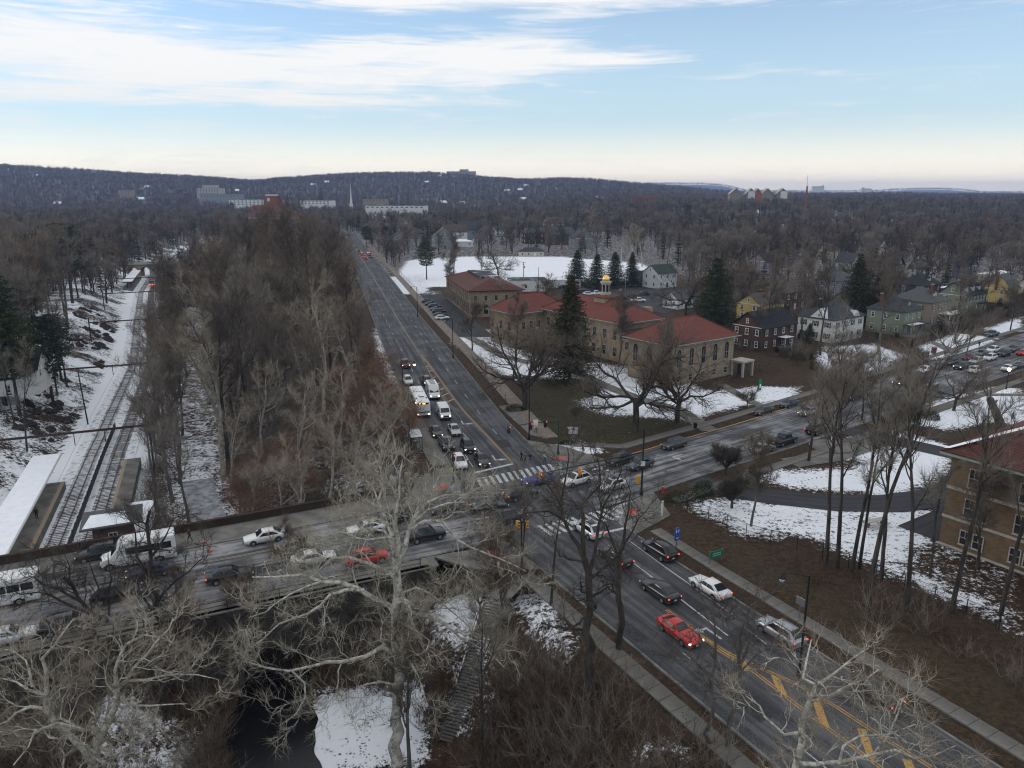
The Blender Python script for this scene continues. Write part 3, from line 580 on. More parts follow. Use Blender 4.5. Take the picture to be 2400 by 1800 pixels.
# cross street
mline(pxpoly([(20, 1432), (180, 1385), (330, 1345), (560, 1305), (680, 1280)]), 0.12, 'paint_yellow_worn', cross); mline(offset(pxpoly([(20, 1432), (180, 1385), (330, 1345), (560, 1305), (680, 1280)]), 0.27), 0.12, 'paint_yellow_worn', cross, None, 'lane_line', 0.0145)
mline(pxpoly([(1500, 1118), (1640, 1065), (1800, 1005), (2100, 900)]), 0.12, 'paint_yellow_worn', cross, None, 'lane_line', 0.012)
def arrow(u, v, ang, mat='paint_white', turn=0, parent=None, s=1.0):
    "painted arrow: shaft and head, turn = +1 left, -1 right"
    pts = [(-1.4, -0.09), (0.1, -0.09), (0.1, 0.09), (-1.4, 0.09)]; hd = [(0.1, -0.42), (1.1, 0), (0.1, 0.42)]
    if turn:
        pts = [(-1.5, -0.1), (0.35, -0.1), (0.35, turn * 0.55), (0.12, turn * 0.55), (0.12, 0.1), (-1.5, 0.1)]; hd = [(-0.15, turn * 0.55), (0.62, turn * 0.55), (0.24, turn * 1.5)]
    mb = MB(); c, si = math.cos(ang), math.sin(ang)
    for q in (pts, hd): mb.prism([((x * c - y * si) * s, (x * si + y * c) * s) for x, y in q], 0, 0.003)
    p = P(u, v); mb.build('turn_arrow', mat, parent or avenue, (p.x, p.y, 0.013))
for (u, v_, L, w, k) in ((1130, 930, 5, 1.6, 104), (1180, 1040, 4, 2.2, 104), (1330, 1190, 5, 2.4, 30), (1600, 1400, 6, 1.8, 118), (1750, 1640, 5, 2.2, 118), (1480, 1480, 3.5, 1.4, 118), (640, 1330, 5, 2, 25), (1700, 1060, 6, 2, 37), (1980, 970, 6, 2.2, 37), (1010, 820, 7, 1.8, 104)):
    p_ = P(u, v_); b_ = MB().box((0, 0, 0), (L, w, .002)).build('road_patch', 'asphalt_patch', avenue, (p_.x, p_.y, .0105)); b_.rotation_euler[2] = R(k)
for (u, v_) in ((1240, 1020), (1290, 1170), (1620, 1550), (1455, 1390), (450, 1340), (1560, 1105), (1100, 900), (1880, 1720)):
    p_ = P(u, v_); MB().lathe([(.36, 0), (.36, .006)], 14).build('manhole_cover', 'rail_steel', avenue, (p_.x, p_.y, .0105))
arrow(1085, 993, R(-76), turn=1, s=1.25); arrow(1160, 1077, R(-76), turn=1, s=1.25); arrow(1580, 1070, R(215), turn=1, parent=cross, s=1.25); arrow(1660, 1476, R(118), turn=1, s=1.15)
# ------------------------------------------------------------------ trees
def cones(S, E, r):
    "three-sided tapering twigs: arrays of starts, ends and base radii"
    S, E = np.asarray(S), np.asarray(E); n = len(S); d = E - S; d /= np.maximum(np.linalg.norm(d, axis=1, keepdims=True), 1e-6)
    ref = np.where(np.abs(d[:, 2:3]) < 0.9, [[0, 0, 1.0]], [[1.0, 0, 0]]); a = np.cross(d, ref); a /= np.linalg.norm(a, axis=1, keepdims=True); b_ = np.cross(d, a)
    V = np.empty((n, 4, 3)); r = np.asarray(r)[:, None]
    for k in range(3): w = 2 * math.pi * k / 3; V[:, k] = S + (a * math.cos(w) + b_ * math.sin(w)) * r
    V[:, 3] = E; o = (np.arange(n) * 4)[:, None]
    F = np.concatenate([o + np.array([[0, 1, 3]]), o + np.array([[1, 2, 3]]), o + np.array([[2, 0, 3]])], 0); return V.reshape(-1, 3), F
def tubes(lines, sides):
    VV, FF, o = [], [], 0
    for pts, rad in lines:
        pts = np.asarray(pts, float); n = len(pts); k = sides
        t = np.empty_like(pts); t[1:-1] = pts[2:] - pts[:-2]; t[0] = pts[1] - pts[0]; t[-1] = pts[-1] - pts[-2]; t /= np.maximum(np.linalg.norm(t, axis=1, keepdims=True), 1e-6)
        ref = np.array([0.31, 0.95, 0.05]) if abs(t[0][2]) > 0.5 else np.array([0.0, 0.1, 1.0]); a = np.cross(t, ref); a /= np.maximum(np.linalg.norm(a, axis=1, keepdims=True), 1e-6); b_ = np.cross(t, a)
        w = 2 * math.pi * np.arange(k) / k; V = pts[:, None] + (a[:, None] * np.cos(w)[None, :, None] + b_[:, None] * np.sin(w)[None, :, None]) * np.asarray(rad)[:, None, None]
        VV.append(V.reshape(-1, 3)); i = np.arange(n - 1)[:, None] * k; j = np.arange(k)[None]; j2 = (j + 1) % k
        q0, q1, q2, q3 = i + j, i + j2, i + k + j2, i + k + j
        FF.append(np.concatenate([np.stack([q0, q1, q2], -1).reshape(-1, 3), np.stack([q0, q2, q3], -1).reshape(-1, 3)]) + o); o += n * k
    return np.concatenate(VV), np.concatenate(FF)
def merge(parts):
    V, F, o = [], [], 0
    for v_, f_ in parts: V.append(v_); F.append(f_ + o); o += len(v_)
    return np.concatenate(V), np.concatenate(F)
class Tree:
    def __init__(s, seed, jit=0.16, up=0.05, kink=0.0): s.r = random.Random(seed); s.lines = {0: [], 1: [], 2: [], 3: [], 4: []}; s.jit = jit; s.up = up; s.kink = kink; s.nr = np.random.default_rng(seed)
    def branch(s, p, d, L, r, lvl, n, r_end=0.3, droop=0.0):
        p, d = Vector(p), Vector(d).normalized(); pts, rad = [tuple(p)], [r]
        for i in range(n):
            j = s.jit * (1 + s.kink * s.r.random())
            d = (d + Vector((s.r.gauss(0, j), s.r.gauss(0, j), s.r.gauss(0, j) + s.up - droop * i / n))).normalized()
            p = p + d * (L / n); pts.append(tuple(p)); rad.append(r * (1 - (1 - r_end) * (i + 1) / n))
        s.lines[lvl].append((pts, rad)); return pts, rad
    def side(s, d, ang):
        d = Vector(d).normalized(); a = d.orthogonal().normalized(); a.rotate(__import__('mathutils').Quaternion(d, s.r.uniform(0, 2 * math.pi)))
        return (d * math.cos(ang) + a * math.sin(ang)).normalized()
    def spawn(s, line, lvl, count, t0, ratio, ang, n=4, rr=0.55, Lref=None, droop=0.0):
        pts, rad = line; m = len(pts) - 1; tot = sum((Vector(pts[i + 1]) - Vector(pts[i])).length for i in range(m)); Lr = Lref or tot; out = []
        for k in range(count):
            t = t0 + (1 - t0) * (k + s.r.random()) / count; f = min(t * m, m - 1e-3); i = int(f)
            p = Vector(pts[i]).lerp(Vector(pts[i + 1]), f - i); d = Vector(pts[i + 1]) - Vector(pts[i]); r = rad[i] + (rad[i + 1] - rad[i]) * (f - i)
            L = Lr * ratio * s.r.uniform(0.65, 1.2) * (1.15 - 0.5 * t)
            out.append(s.branch(p, s.side(d, ang * s.r.uniform(0.7, 1.3)), L, max(r * rr, 0.026 if lvl == 2 else 0.015), lvl, n, 0.3, droop))
        return out
    def twigs(s, lines, per, L, r, ang=0.75, upw=0.15):
        S, E, rr = [], [], []
        for pts, rad in lines:
            pts = np.asarray(pts); m = len(pts) - 1; f = s.nr.uniform(0.12, 0.999, per) * m; i = f.astype(int); fr = (f - i)[:, None]
            p = pts[i] * (1 - fr) + pts[i + 1] * fr; d = pts[i + 1] - pts[i]; d = d / np.maximum(np.linalg.norm(d, axis=1, keepdims=True), 1e-6)
            v = s.nr.normal(0, 1, (per, 3)); v /= np.linalg.norm(v, axis=1, keepdims=True); d = d * math.cos(ang) + v * math.sin(ang); d[:, 2] += upw
            l = L * s.nr.uniform(0.4, 1.25, (per, 1)); S.append(p); E.append(p + d * l); rr.append(np.full(per, r) * s.nr.uniform(0.7, 1.2, per))
        S, E = np.concatenate(S), np.concatenate(E); s.tips = E; return cones(S, E, np.concatenate(rr))
    def meshes(s, name, bark, twig, tw, sides=(8, 6, 4, 3)):
        V, F = merge([tubes(s.lines[0], sides[0])] + ([tubes(s.lines[1], sides[1])] if s.lines[1] else []))
        tr = np_mesh(name + '_trunk', V, F, bark, True)
        ps = [tubes(s.lines[k], sides[k]) for k in (2, 3) if s.lines[k]]; nb = sum(len(f) for _, f in ps)
        V, F = merge(ps + [tw]); cr = np_mesh(name + '_crown', V, F, [bark, twig], False, np.r_[np.zeros(sum(len(f) for _, f in ps[:1]), int), np.ones(len(F) - sum(len(f) for _, f in ps[:1]), int)])
        return tr, cr
def make_bare(seed, H, fork, limbs, spread, bark, twig, r0=0.3, jit=0.13, up=0.06, ang=0.6, nb=8, nt=8, per=10, kink=0.0, tw=0.013, L2=0.42, droop=0.0, leader=True):
    T = Tree(seed, jit, up, kink); T.jit = jit * 0.32
    tl = T.branch((0, 0, -0.3), (0, 0, 1), H * (0.82 if leader else fork), r0, 0, 10 if leader else 5, 0.18 if leader else 0.72); T.jit = jit
    l1 = T.spawn(tl, 1, limbs, fork if leader else 0.72, 1, ang, 7, 0.6, spread, droop)
    l2 = []
    for l in l1: l2 += T.spawn(l, 2, nb, 0.2, L2, 0.7, 5, 0.55)
    if leader: l2 += T.spawn(tl, 2, nb, 0.6, 0.2, 0.8, 5, 0.5)
    l3 = []
    for l in l2: l3 += T.spawn(l, 3, nt, 0.15, 0.45, 0.7, 3, 0.55)
    w = T.twigs(l3 + l1, per, 1.2, tw, 0.5, 0.2)
    return T.meshes('tree', bark, twig, w), T
PROTO = {}
def proto(key, *a, **k): PROTO[key] = make_bare(*a, **k)[0]
for i in range(4): proto(f'wood{i}', 11 + i, 22 + i, 0.40, 9, 8.0 + i * 0.4, 'bark_grey' if i < 2 else 'bark', ('twig', 'twig_grey', 'twig_dark', 'twig_red')[i], 0.32, ang=0.62, nb=7, nt=7, per=6, jit=0.14, up=0.08, tw=0.016)
for i in range(2): proto(f'oak{i}', 31 + i, 16, 0.26, 8, 11.5, 'bark', 'twig', 0.42, jit=0.17, up=0.035, ang=1.0, nb=11, nt=8, per=9, kink=0.6, leader=False, L2=0.52)
for i in range(3): proto(f'street{i}', 41 + i, 14 + i, 0.28, 8, 6.0, 'bark_grey' if i == 1 else 'bark', 'twig', 0.22, ang=0.6, per=10, jit=0.13)
for i in range(2): proto(f'slim{i}', 51 + i, 23, 0.45, 7, 5.6, 'bark', 'twig_grey', 0.21, ang=0.5, nb=6, nt=6, per=7, up=0.1, tw=0.011)
for i in range(3): proto(f'pale{i}', 61 + i, 24, 0.4, 8, 8.5, 'bark_pale', 'twig_tan', 0.36, jit=0.2, ang=0.7, nb=7, nt=6, per=7, kink=0.8, tw=0.014)
for i in range(2): proto(f'small{i}', 71 + i, 6.5, 0.22, 7, 3.0, 'bark', 'twig', 0.11, jit=0.14, ang=0.8, nb=6, nt=5, per=7, tw=0.010, leader=False)
proto('round', 81, 9, 0.2, 12, 5.0, 'bark', 'twig_dark', 0.26, jit=0.12, up=0.08, ang=0.75, nb=9, nt=8, per=9, leader=False)

def leafquads(C, s, nr, flat=0.0):
    n = len(C); a = nr.normal(0, 1, (n, 3)); a[:, 2] *= 1 - flat; a /= np.linalg.norm(a, axis=1, keepdims=True); b_ = nr.normal(0, 1, (n, 3)); b_ -= a * (a * b_).sum(1, keepdims=True); b_ /= np.linalg.norm(b_, axis=1, keepdims=True)
    s = np.asarray(s)[:, None] * np.ones((n, 1)); V = np.stack([C - a * s, C + b_ * s * 0.6, C + a * s], 1).reshape(-1, 3); return V, np.arange(3 * n).reshape(-1, 3)
def make_beech(seed, H, spread, keep=0.55, leaf='leaf_brown'):
    (tr, _), T = make_bare(seed, H, 0.15, 10, spread, 'bark_grey', 'twig', 0.16, ang=0.75, nb=7, nt=6, per=6, tw=0.011)
    nr = np.random.default_rng(seed); tips = T.tips[nr.random(len(T.tips)) < keep]; C = np.repeat(tips, 2, 0) + nr.normal(0, 0.18, (len(tips) * 2, 3))
    V, F = leafquads(C, nr.uniform(0.07, 0.14, len(C)), nr); tw = cones(T.tips - nr.normal(0, 0.5, T.tips.shape), T.tips, np.full(len(T.tips), 0.01))
    l = [tubes(T.lines[k], 3) for k in (2, 3)]; VV, FF = merge(l + [tw, (V, F)]); nf = len(F)
    cr = np_mesh('beech_crown', VV, FF, ['twig', leaf], False, np.r_[np.zeros(len(FF) - nf, int), np.ones(nf, int)]); return tr, cr
PROTO['beech0'] = make_beech(91, 9, 4.2); PROTO['beech1'] = make_beech(92, 7, 3.6, 0.7)
def make_conifer(seed, H, rad, needles, whorls=26, per=9, droop=0.25, gap=0.08, pine=False):
    nr = np.random.default_rng(seed); S, E, Rr, LV = [], [], [], []; tk = [[(0, 0, -0.3), (0, 0, H * 0.5), (0, 0, H)], [H * 0.018, H * 0.011, 0.02]]
    for w in range(whorls):
        f = gap + (1 - gap) * (w + nr.random() * 0.6) / whorls; z = H * f
        if pine and f < 0.35: continue
        Lw = rad * ((1 - f) ** 0.75 if not pine else math.sin(math.pi * min(1, (f - 0.25) / 0.78)) ** 0.6 * 0.9 + 0.1) * nr.uniform(0.75, 1.15)
        for k in range(per):
            a = 2 * math.pi * (k + nr.random()) / per; L = Lw * nr.uniform(0.7, 1.1); d = np.array([math.cos(a), math.sin(a), (0.15 if pine else -droop) + nr.normal(0, 0.08)]); p0 = np.array([0, 0, z]); p1 = p0 + d * L
            p1[2] += 0.12 * L; S.append(p0); E.append(p1); Rr.append(0.02 + 0.012 * L)
            n = int((26 if pine else 20) + (34 if pine else 30) * L / rad); t = nr.uniform(0.15 if not pine else 0.4, 1, n)[:, None]; c = p0 + (p1 - p0) * t + nr.normal(0, 0.10 + 0.05 * L, (n, 3)) * np.array([1, 1, 0.6]); LV.append(c)
    C = np.concatenate(LV); V, F = leafquads(C, nr.uniform(0.16, 0.34, len(C)) * (H / 18) ** 0.4, nr, 0.5); V2, F2 = cones(np.array(S), np.array(E), Rr); VV, FF = merge([(V2, F2), (V, F)])
    mi = np.r_[np.zeros(len(F2), int), np.ones(len(F), int)]; cr = np_mesh('conifer_crown', VV, FF, ['bark', needles], False, mi)
    V, F = tubes([tk], 7); return np_mesh('conifer_trunk', V, F, 'bark', True), cr
PROTO['spruce0'] = make_conifer(101, 18, 7.0, 'needles_brown', 36, 13, 0.3); PROTO['spruce1'] = make_conifer(102, 12.5, 6.2, 'needles', 28, 12, 0.25)
PROTO['pine0'] = make_conifer(103, 20, 4.6, 'needles_blue', 26, 9, 0.1, pine=True); PROTO['pine1'] = make_conifer(104, 18, 5.6, 'needles', 24, 10, 0.1, pine=True)
def plant(key, x, y, s, label, cat='tree', group=None, name=None, z=None, rz=None, sz=None):
    tr, cr = PROTO[key]; o = thing(name or ('conifer_tree' if key[:3] in ('spr', 'pin') else 'bare_tree'), label, cat, (x, y, hz(x, y) if z is None else z), rng.uniform(0, 6.28) if rz is None else rz, group)
    o.scale = (s, s, (sz or s)); ob('trunk', tr, o); ob('crown', cr, o); return o

# --- hero trees: the limbs follow the shape of the trees in the photograph, at their real distance
def hero(name, label, seed, base, limbs, bark, twig, nb=7, nt=6, per=8, L2=3.6, tw=0.014, jit=0.22, wob=0.55, trunk_n=1, rk=1.0):
    "limbs: list of (pixel path, distance along the view, depth drift, start radius, end radius)"
    T = Tree(seed, jit * 1.15, 0.05, 0.9); r = T.r; main = []
    for li, (px, y0, dy, ra, rb) in enumerate(limbs):
        n = len(px); pts = []
        for i, (u, v_) in enumerate(px): pts.append(PY(u, v_, y0 + dy * (i / max(n - 1, 1)) ** 1.2))
        if li < trunk_n: pts[0] = Vector(base)
        Q = []
        for a, c in zip(pts[:-1], pts[1:]):
            m = max(1, int((c - a).length / 1.1))
            for i in range(m):
                q = a.lerp(c, i / m); k = 0 if (i == 0 and not Q) else wob * min(1, (c - a).length / 4); Q.append(q + Vector((r.gauss(0, k), r.gauss(0, k), r.gauss(0, k))) * 0.4)
        Q.append(pts[-1]); rad = [ra + (rb - ra) * (i / (len(Q) - 1)) for i in range(len(Q))]; rad = [q * rk for q in rad]; T.lines[0].append(([tuple(q) for q in Q], rad)); main.append(T.lines[0][-1])
    l2 = []
    for k, l in enumerate(main):
        cnt = max(3, int(nb * len(l[0]) / 8)); l2 += T.spawn(l, 1, int(cnt * 1.4), 0.5 if k < trunk_n else 0.15, 1, 0.75, 7, 0.4, L2 * 1.1)
    l3 = []
    for l in l2: l3 += T.spawn(l, 2, nt, 0.2, 0.58, 0.62, 4, 0.5)
    l4 = []
    for l in l3: l4 += T.spawn(l, 3, 5, 0.2, 0.5, 0.75, 3, 0.55)
    w = T.twigs(l4 + l3 + l2, max(3, per - 1), 1.05, tw * 0.8, 0.5); o = thing(name, label, 'tree', base); V, F = tubes(T.lines[0], 8); b = np.array(base)
    ob('trunk', np_mesh('trunk', V - b, F, bark, True), o)
    ps = [tubes(T.lines[1], 5), tubes(T.lines[2], 4), tubes(T.lines[3], 3)]; V, F = merge(ps + [w]); nb_ = len(ps[0][1]) + len(ps[1][1])
    ob('crown', np_mesh('crown', V - b, F, [bark, twig], False, np.r_[np.zeros(nb_, int), np.ones(len(F) - nb_, int)]), o); return o
def zp(s, ox, oy, pts): return [(ox + x / s, oy + y / s) for x, y in pts]
A = lambda *p: zp(2.2114, 600, 1050, p)
hero('sycamore_tree', 'huge white-barked bare sycamore rising in front of the bridge, centre of the foreground', 201, (-10.2, 55.6, FLOOR - 0.2), [
    (A((735, 1640), (735, 1400), (735, 1200), (725, 1000), (735, 850), (740, 740), (738, 650), (728, 560)), 56, 0.5, 0.80, 0.50),
    (A((728, 560), (715, 490), (700, 430), (665, 370), (640, 270), (660, 180), (640, 90)), 56.5, 2, 0.34, 0.07), (A((728, 560), (740, 500), (730, 400), (745, 250), (735, 140), (760, 60)), 56.5, 1.0, 0.34, 0.06),
    (A((733, 600), (770, 510), (790, 430), (810, 370), (870, 290), (980, 245), (1080, 250), (1190, 190)), 56.5, 3, 0.36, 0.06), (A((800, 400), (850, 355), (900, 315), (1000, 290), (1085, 280)), 56.7, -2, 0.22, 0.07),
    (A((795, 420), (880, 380), (960, 380), (1040, 470), (1130, 530), (1250, 560), (1400, 640)), 56.7, 1.5, 0.22, 0.04), (A((715, 540), (690, 470), (660, 430), (560, 420), (470, 490), (330, 500)), 56.5, 2.5, 0.2, 0.04),
    (A((735, 670), (690, 650), (600, 605), (480, 560), (390, 580), (300, 650), (160, 660)), 56.5, 1, 0.30, 0.06), (A((735, 850), (690, 830), (610, 775), (530, 720), (430, 690), (340, 698), (250, 660), (100, 658), (-20, 670)), 56.3, -1.5, 0.36, 0.08),
    (A((560, 735), (480, 735), (400, 770), (260, 855), (130, 910), (40, 990), (-60, 1060)), 55.8, -2, 0.24, 0.04), (A((745, 740), (790, 850), (900, 880), (980, 910), (1060, 985), (1150, 1000), (1215, 1060), (1285, 1135)), 56.3, -2, 0.30, 0.05),
    (A((728, 1075), (640, 1030), (560, 1070), (440, 1110), (300, 1130), (170, 1150), (60, 1130), (-40, 1110)), 56, -1.5, 0.34, 0.07), (A((180, 1150), (240, 1220), (250, 1290), (200, 1380), (120, 1440)), 54.6, -1, 0.14, 0.03),
    (A((725, 1080), (650, 1000), (660, 910), (700, 850)), 56, 2, 0.16, 0.05), (A((728, 1230), (640, 1215), (560, 1240), (430, 1325)), 56, -2, 0.16, 0.03), (A((735, 900), (820, 940), (900, 1000), (880, 1060)), 56, -2.5, 0.15, 0.03),
    (A((740, 760), (830, 720), (900, 760), (980, 830), (1060, 880), (1130, 950)), 56.2, 2.5, 0.18, 0.03), (A((1040, 470), (1070, 600), (1040, 680), (930, 720)), 57.5, 1, 0.10, 0.03), (A((735, 1090), (800, 1110), (850, 1170), (860, 1260), (890, 1340)), 56, -2.5, 0.15, 0.03),
    (A((480, 555), (500, 470), (560, 460)), 57, 2, 0.12, 0.03), (A((330, 695), (270, 720), (180, 760), (60, 850), (-40, 880)), 55, -1, 0.14, 0.03)], 'bark_sycamore', 'twig_syc', nb=6, nt=6, per=5, L2=4.4, rk=0.7)
A = lambda *p: zp(3.16, 0, 1350, p)
hero('sycamore_tree', 'pale-barked bare sycamore with crooked limbs in the bottom left corner', 202, (PY(215, 1860, 47).x, 47, FLOOR - 0.3), [
    (A((680, 1600), (700, 1422), (740, 1230), (790, 1080), (870, 930), (862, 820)), 47, 0, 0.62, 0.30), (A((862, 820), (850, 700), (890, 590), (940, 500), (1050, 440), (1200, 460), (1310, 505)), 47, 1.5, 0.22, 0.04),
    (A((870, 830), (945, 770), (1000, 690), (1100, 590), (1170, 490), (1240, 400), (1280, 310)), 47, 0.5, 0.22, 0.05), (A((940, 775), (1080, 780), (1200, 750), (1320, 735), (1460, 720), (1610, 765)), 47, -1, 0.16, 0.03),
    (A((870, 920), (980, 960), (1100, 975), (1250, 955), (1380, 945)), 47, -1.5, 0.16, 0.03), (A((700, 1422), (610, 1290), (540, 1190), (430, 1090), (340, 985), (345, 860), (335, 700), (325, 600), (400, 510), (470, 400), (550, 310)), 47, 1, 0.4, 0.06),
    (A((335, 985), (220, 960), (130, 1010), (50, 1080), (-60, 1120)), 47.3, -1, 0.2, 0.05), (A((345, 880), (230, 830), (120, 770), (-20, 750)), 47.4, 1, 0.18, 0.05), (A((745, 1180), (690, 1110), (600, 1130), (420, 1100), (270, 1150), (190, 1270), (100, 1400)), 47, -2, 0.26, 0.06),
    (A((790, 1080), (840, 1180), (880, 1230), (980, 1160)), 47, -1.5, 0.12, 0.03), (A((240, 820), (220, 700), (180, 620), (90, 560), (0, 540)), 47.5, 1.5, 0.14, 0.03), (A((600, 1130), (450, 1040), (470, 900), (520, 780), (510, 600)), 46.5, 1.5, 0.12, 0.03),
    (A((855, 870), (790, 790), (770, 660)), 47, 1, 0.14, 0.03), (A((730, 1260), (880, 1330), (1000, 1300), (1150, 1330)), 47, -2, 0.14, 0.04)], 'bark_sycamore', 'twig_tan', nb=6, nt=6, per=5, L2=3.6, rk=0.72)
A = lambda *p: zp(2.011, 1300, 1250, p)
hero('sycamore_tree', 'pale-barked bare sycamore leaning over the avenue in the bottom right corner', 203, (PY(1867, 1860, 31).x, 31, hz(PY(1867, 1860, 31).x, 31) - 0.2), [
    (A((1140, 1300), (1140, 1106), (1150, 1000), (1155, 890), (1200, 800), (1235, 715)), 31, 0, 0.34, 0.17), (A((1235, 715), (1175, 685), (1190, 610), (1200, 560), (1210, 500)), 31, 1.5, 0.10, 0.03), (A((1235, 715), (1330, 650), (1420, 580), (1480, 540)), 31, 1, 0.10, 0.03),
    (A((1150, 940), (1070, 950), (990, 860), (960, 810), (900, 765)), 31, 0.5, 0.11, 0.03), (A((1140, 1085), (1230, 1095), (1340, 1090), (1480, 1050), (1600, 1020), (1700, 1065), (1800, 1040), (1890, 1000)), 31, -0.5, 0.15, 0.03),
    (A((1340, 1085), (1350, 1000), (1440, 970), (1560, 960), (1700, 900)), 30.8, 1, 0.09, 0.03), (A((1215, 770), (1290, 770), (1380, 720), (1470, 690), (1530, 640)), 31, 1.5, 0.10, 0.03), (A((1600, 850), (1630, 790), (1700, 750)), 32, 1, 0.05, 0.02), (A((1490, 1050), (1560, 960), (1610, 860), (1640, 780)), 31, 1.5, 0.08, 0.03)],
    'bark_sycamore', 'twig_tan', nb=6, nt=5, per=4, L2=2.4, tw=0.009, rk=0.8)
def HZ(u, v_, z0):
    p = P(u, v_, z0); return (p.x, p.y, hz(p.x, p.y) - 0.2)
A = lambda *p: zp(3.687, 1250, 1000, p)
b1 = P(1385, 1640, -1.5)
hero('dark_tree', 'tall dark bare tree with a wide forked crown on the bank beside the avenue pavement', 204, (b1.x, b1.y, hz(b1.x, b1.y) - 0.2), [
    (A((470, 2360), (460, 1800), (480, 1475), (480, 1270), (440, 1150)), b1.y, 0, 0.42, 0.27), (A((440, 1150), (380, 1020), (320, 920), (260, 800), (240, 680), (170, 560), (60, 420)), b1.y, 1.5, 0.2, 0.04), (A((440, 1150), (420, 950), (430, 800), (400, 680), (480, 600), (590, 500), (570, 350), (530, 180)), b1.y, 1, 0.2, 0.03),
    (A((480, 1270), (540, 1050), (560, 860), (610, 680), (700, 520), (760, 380), (750, 250)), b1.y, 2, 0.18, 0.03), (A((260, 800), (120, 730), (-60, 740), (-240, 820)), b1.y + 1, 1.5, 0.12, 0.03), (A((240, 640), (300, 420), (310, 250), (280, 120)), b1.y + 1, 1, 0.09, 0.02), (A((480, 1330), (600, 1200), (760, 1050), (800, 900)), b1.y, -1.5, 0.13, 0.03)], 'bark', 'twig_dark', nb=5, nt=5, per=4, L2=4.2, tw=0.011)
b2 = P(1452, 1545, -1)
hero('dark_tree', 'second dark bare tree beside the avenue pavement, its trunk bent towards the crossing', 205, (b2.x, b2.y, hz(b2.x, b2.y) - 0.2), [
    (A((745, 2010), (735, 1600), (740, 1300), (745, 1120)), b2.y, 0, 0.34, 0.22), (A((745, 1120), (780, 960), (800, 830), (830, 720), (840, 560), (790, 430)), b2.y, 1, 0.16, 0.03), (A((745, 1150), (690, 1000), (640, 860), (560, 780), (500, 640)), b2.y, 1.5, 0.13, 0.03), (A((760, 1050), (850, 900), (900, 800), (1000, 700)), b2.y, -1, 0.1, 0.02)], 'bark', 'twig_dark', nb=5, nt=5, per=4, L2=3.6, tw=0.011)
A = lambda *p: zp(2.011, 1300, 1250, p)
b3 = P(1672, 1745, 0)
for k, (seed, lab, px) in enumerate(((206, 'slender dark bare tree on the verge in front of the red car', [A((740, 1000), (745, 800), (740, 700), (760, 600)), A((760, 600), (720, 540), (670, 470), (610, 430), (520, 450)), A((760, 600), (770, 500), (740, 380), (690, 300)), A((745, 700), (640, 590), (560, 520))]),
        (207, 'slender dark bare tree just right of its twin on the verge', [A((815, 1010), (850, 830), (870, 640), (860, 540)), A((860, 540), (880, 440), (930, 340), (990, 300)), A((870, 620), (920, 500), (1000, 430)), A((860, 560), (820, 440), (800, 340)), A((868, 660), (960, 560), (1060, 520))]))):
    bb = P(px[0][0][0], px[0][0][1], 0); hero('dark_tree', lab, seed, (bb.x, bb.y, hz(bb.x, bb.y) - 0.2), [(q, bb.y, (0, 1, -1, 1.5, 0.5)[j], 0.2 if j == 0 else 0.1, 0.1 if j == 0 else 0.02) for j, q in enumerate(px)], 'bark_grey', 'twig_dark', nb=5, nt=5, per=4, L2=3.0, tw=0.009)
A = lambda *p: zp(3.16, 0, 1150, p)
for seed, lab, bz, px in ((208, 'dark multi-stemmed bare tree overhanging the bridge kerb in front of the white minibus', -1, [A((1160, 960), (1150, 800), (1110, 650), (1130, 500), (1100, 330), (1110, 150)), A((1110, 650), (1020, 480), (980, 330), (1000, 150)), A((1150, 850), (1250, 720), (1400, 600), (1520, 480)), A((1140, 900), (1060, 760), (1000, 600)), A((1130, 480), (1220, 330), (1290, 200))]),
        (209, 'dark bare tree leaning left over the bridge kerb near the white bus', -1, [A((760, 1000), (690, 920), (580, 800), (470, 640)), A((690, 920), (560, 860), (380, 790), (150, 760), (-30, 700)), A((580, 800), (500, 560), (480, 480)), A((740, 960), (730, 750), (680, 620), (640, 480)), A((600, 820), (420, 720), (250, 640), (80, 700)), A((790, 980), (800, 800), (830, 640), (800, 420))])):
    q = PY(px[0][0][0], px[0][0][1], 60); hero('dark_tree', lab, seed, (q.x, 60, hz(q.x, 60) - 0.3), [(p_, 60, (0, 1, -1, 1.0, 0.5, 1)[j], 0.24 if j == 0 else 0.14, 0.13 if j == 0 else 0.02) for j, p_ in enumerate(px)], 'bark', 'twig_dark', nb=6, nt=6, per=5, L2=3.4, tw=0.010)
# tall straight trunks of the school grove
GROVE = [(1935, 1335, 1.0, 'slim0'), (1962, 1330, 1.02, 'slim1'), (1997, 1338, 0.98, 'slim0'), (2014, 1333, 0.8, 'slim1'), (2027, 1414, 1.12, 'slim1'), (2063, 1378, 0.98, 'slim0'), (2126, 1428, 1.0, 'slim1'), (2230, 1434, 1.0, 'slim0'), (2345, 1440, 0.95, 'slim1'), (2290, 1330, 0.7, 'street0'), (2180, 1350, 0.55, 'slim0')]
for i, (u, v_, s, k) in enumerate(GROVE):
    p = P(u, v_); plant(k, p.x, p.y, s * 1.22, ['leftmost', 'second', 'third', 'thin fourth', 'tallest, grey fifth', 'sixth, slanting', 'seventh', 'eighth', 'ninth'][i] + ' tall trunk from the left in the grove along the school fence' if i < 9 else ['forked bare tree growing against the tan school wall', 'short bare tree on the slope below the school corner'][i - 9], group='tall trees along the school fence', z=-0.1, rz=i * 1.3)
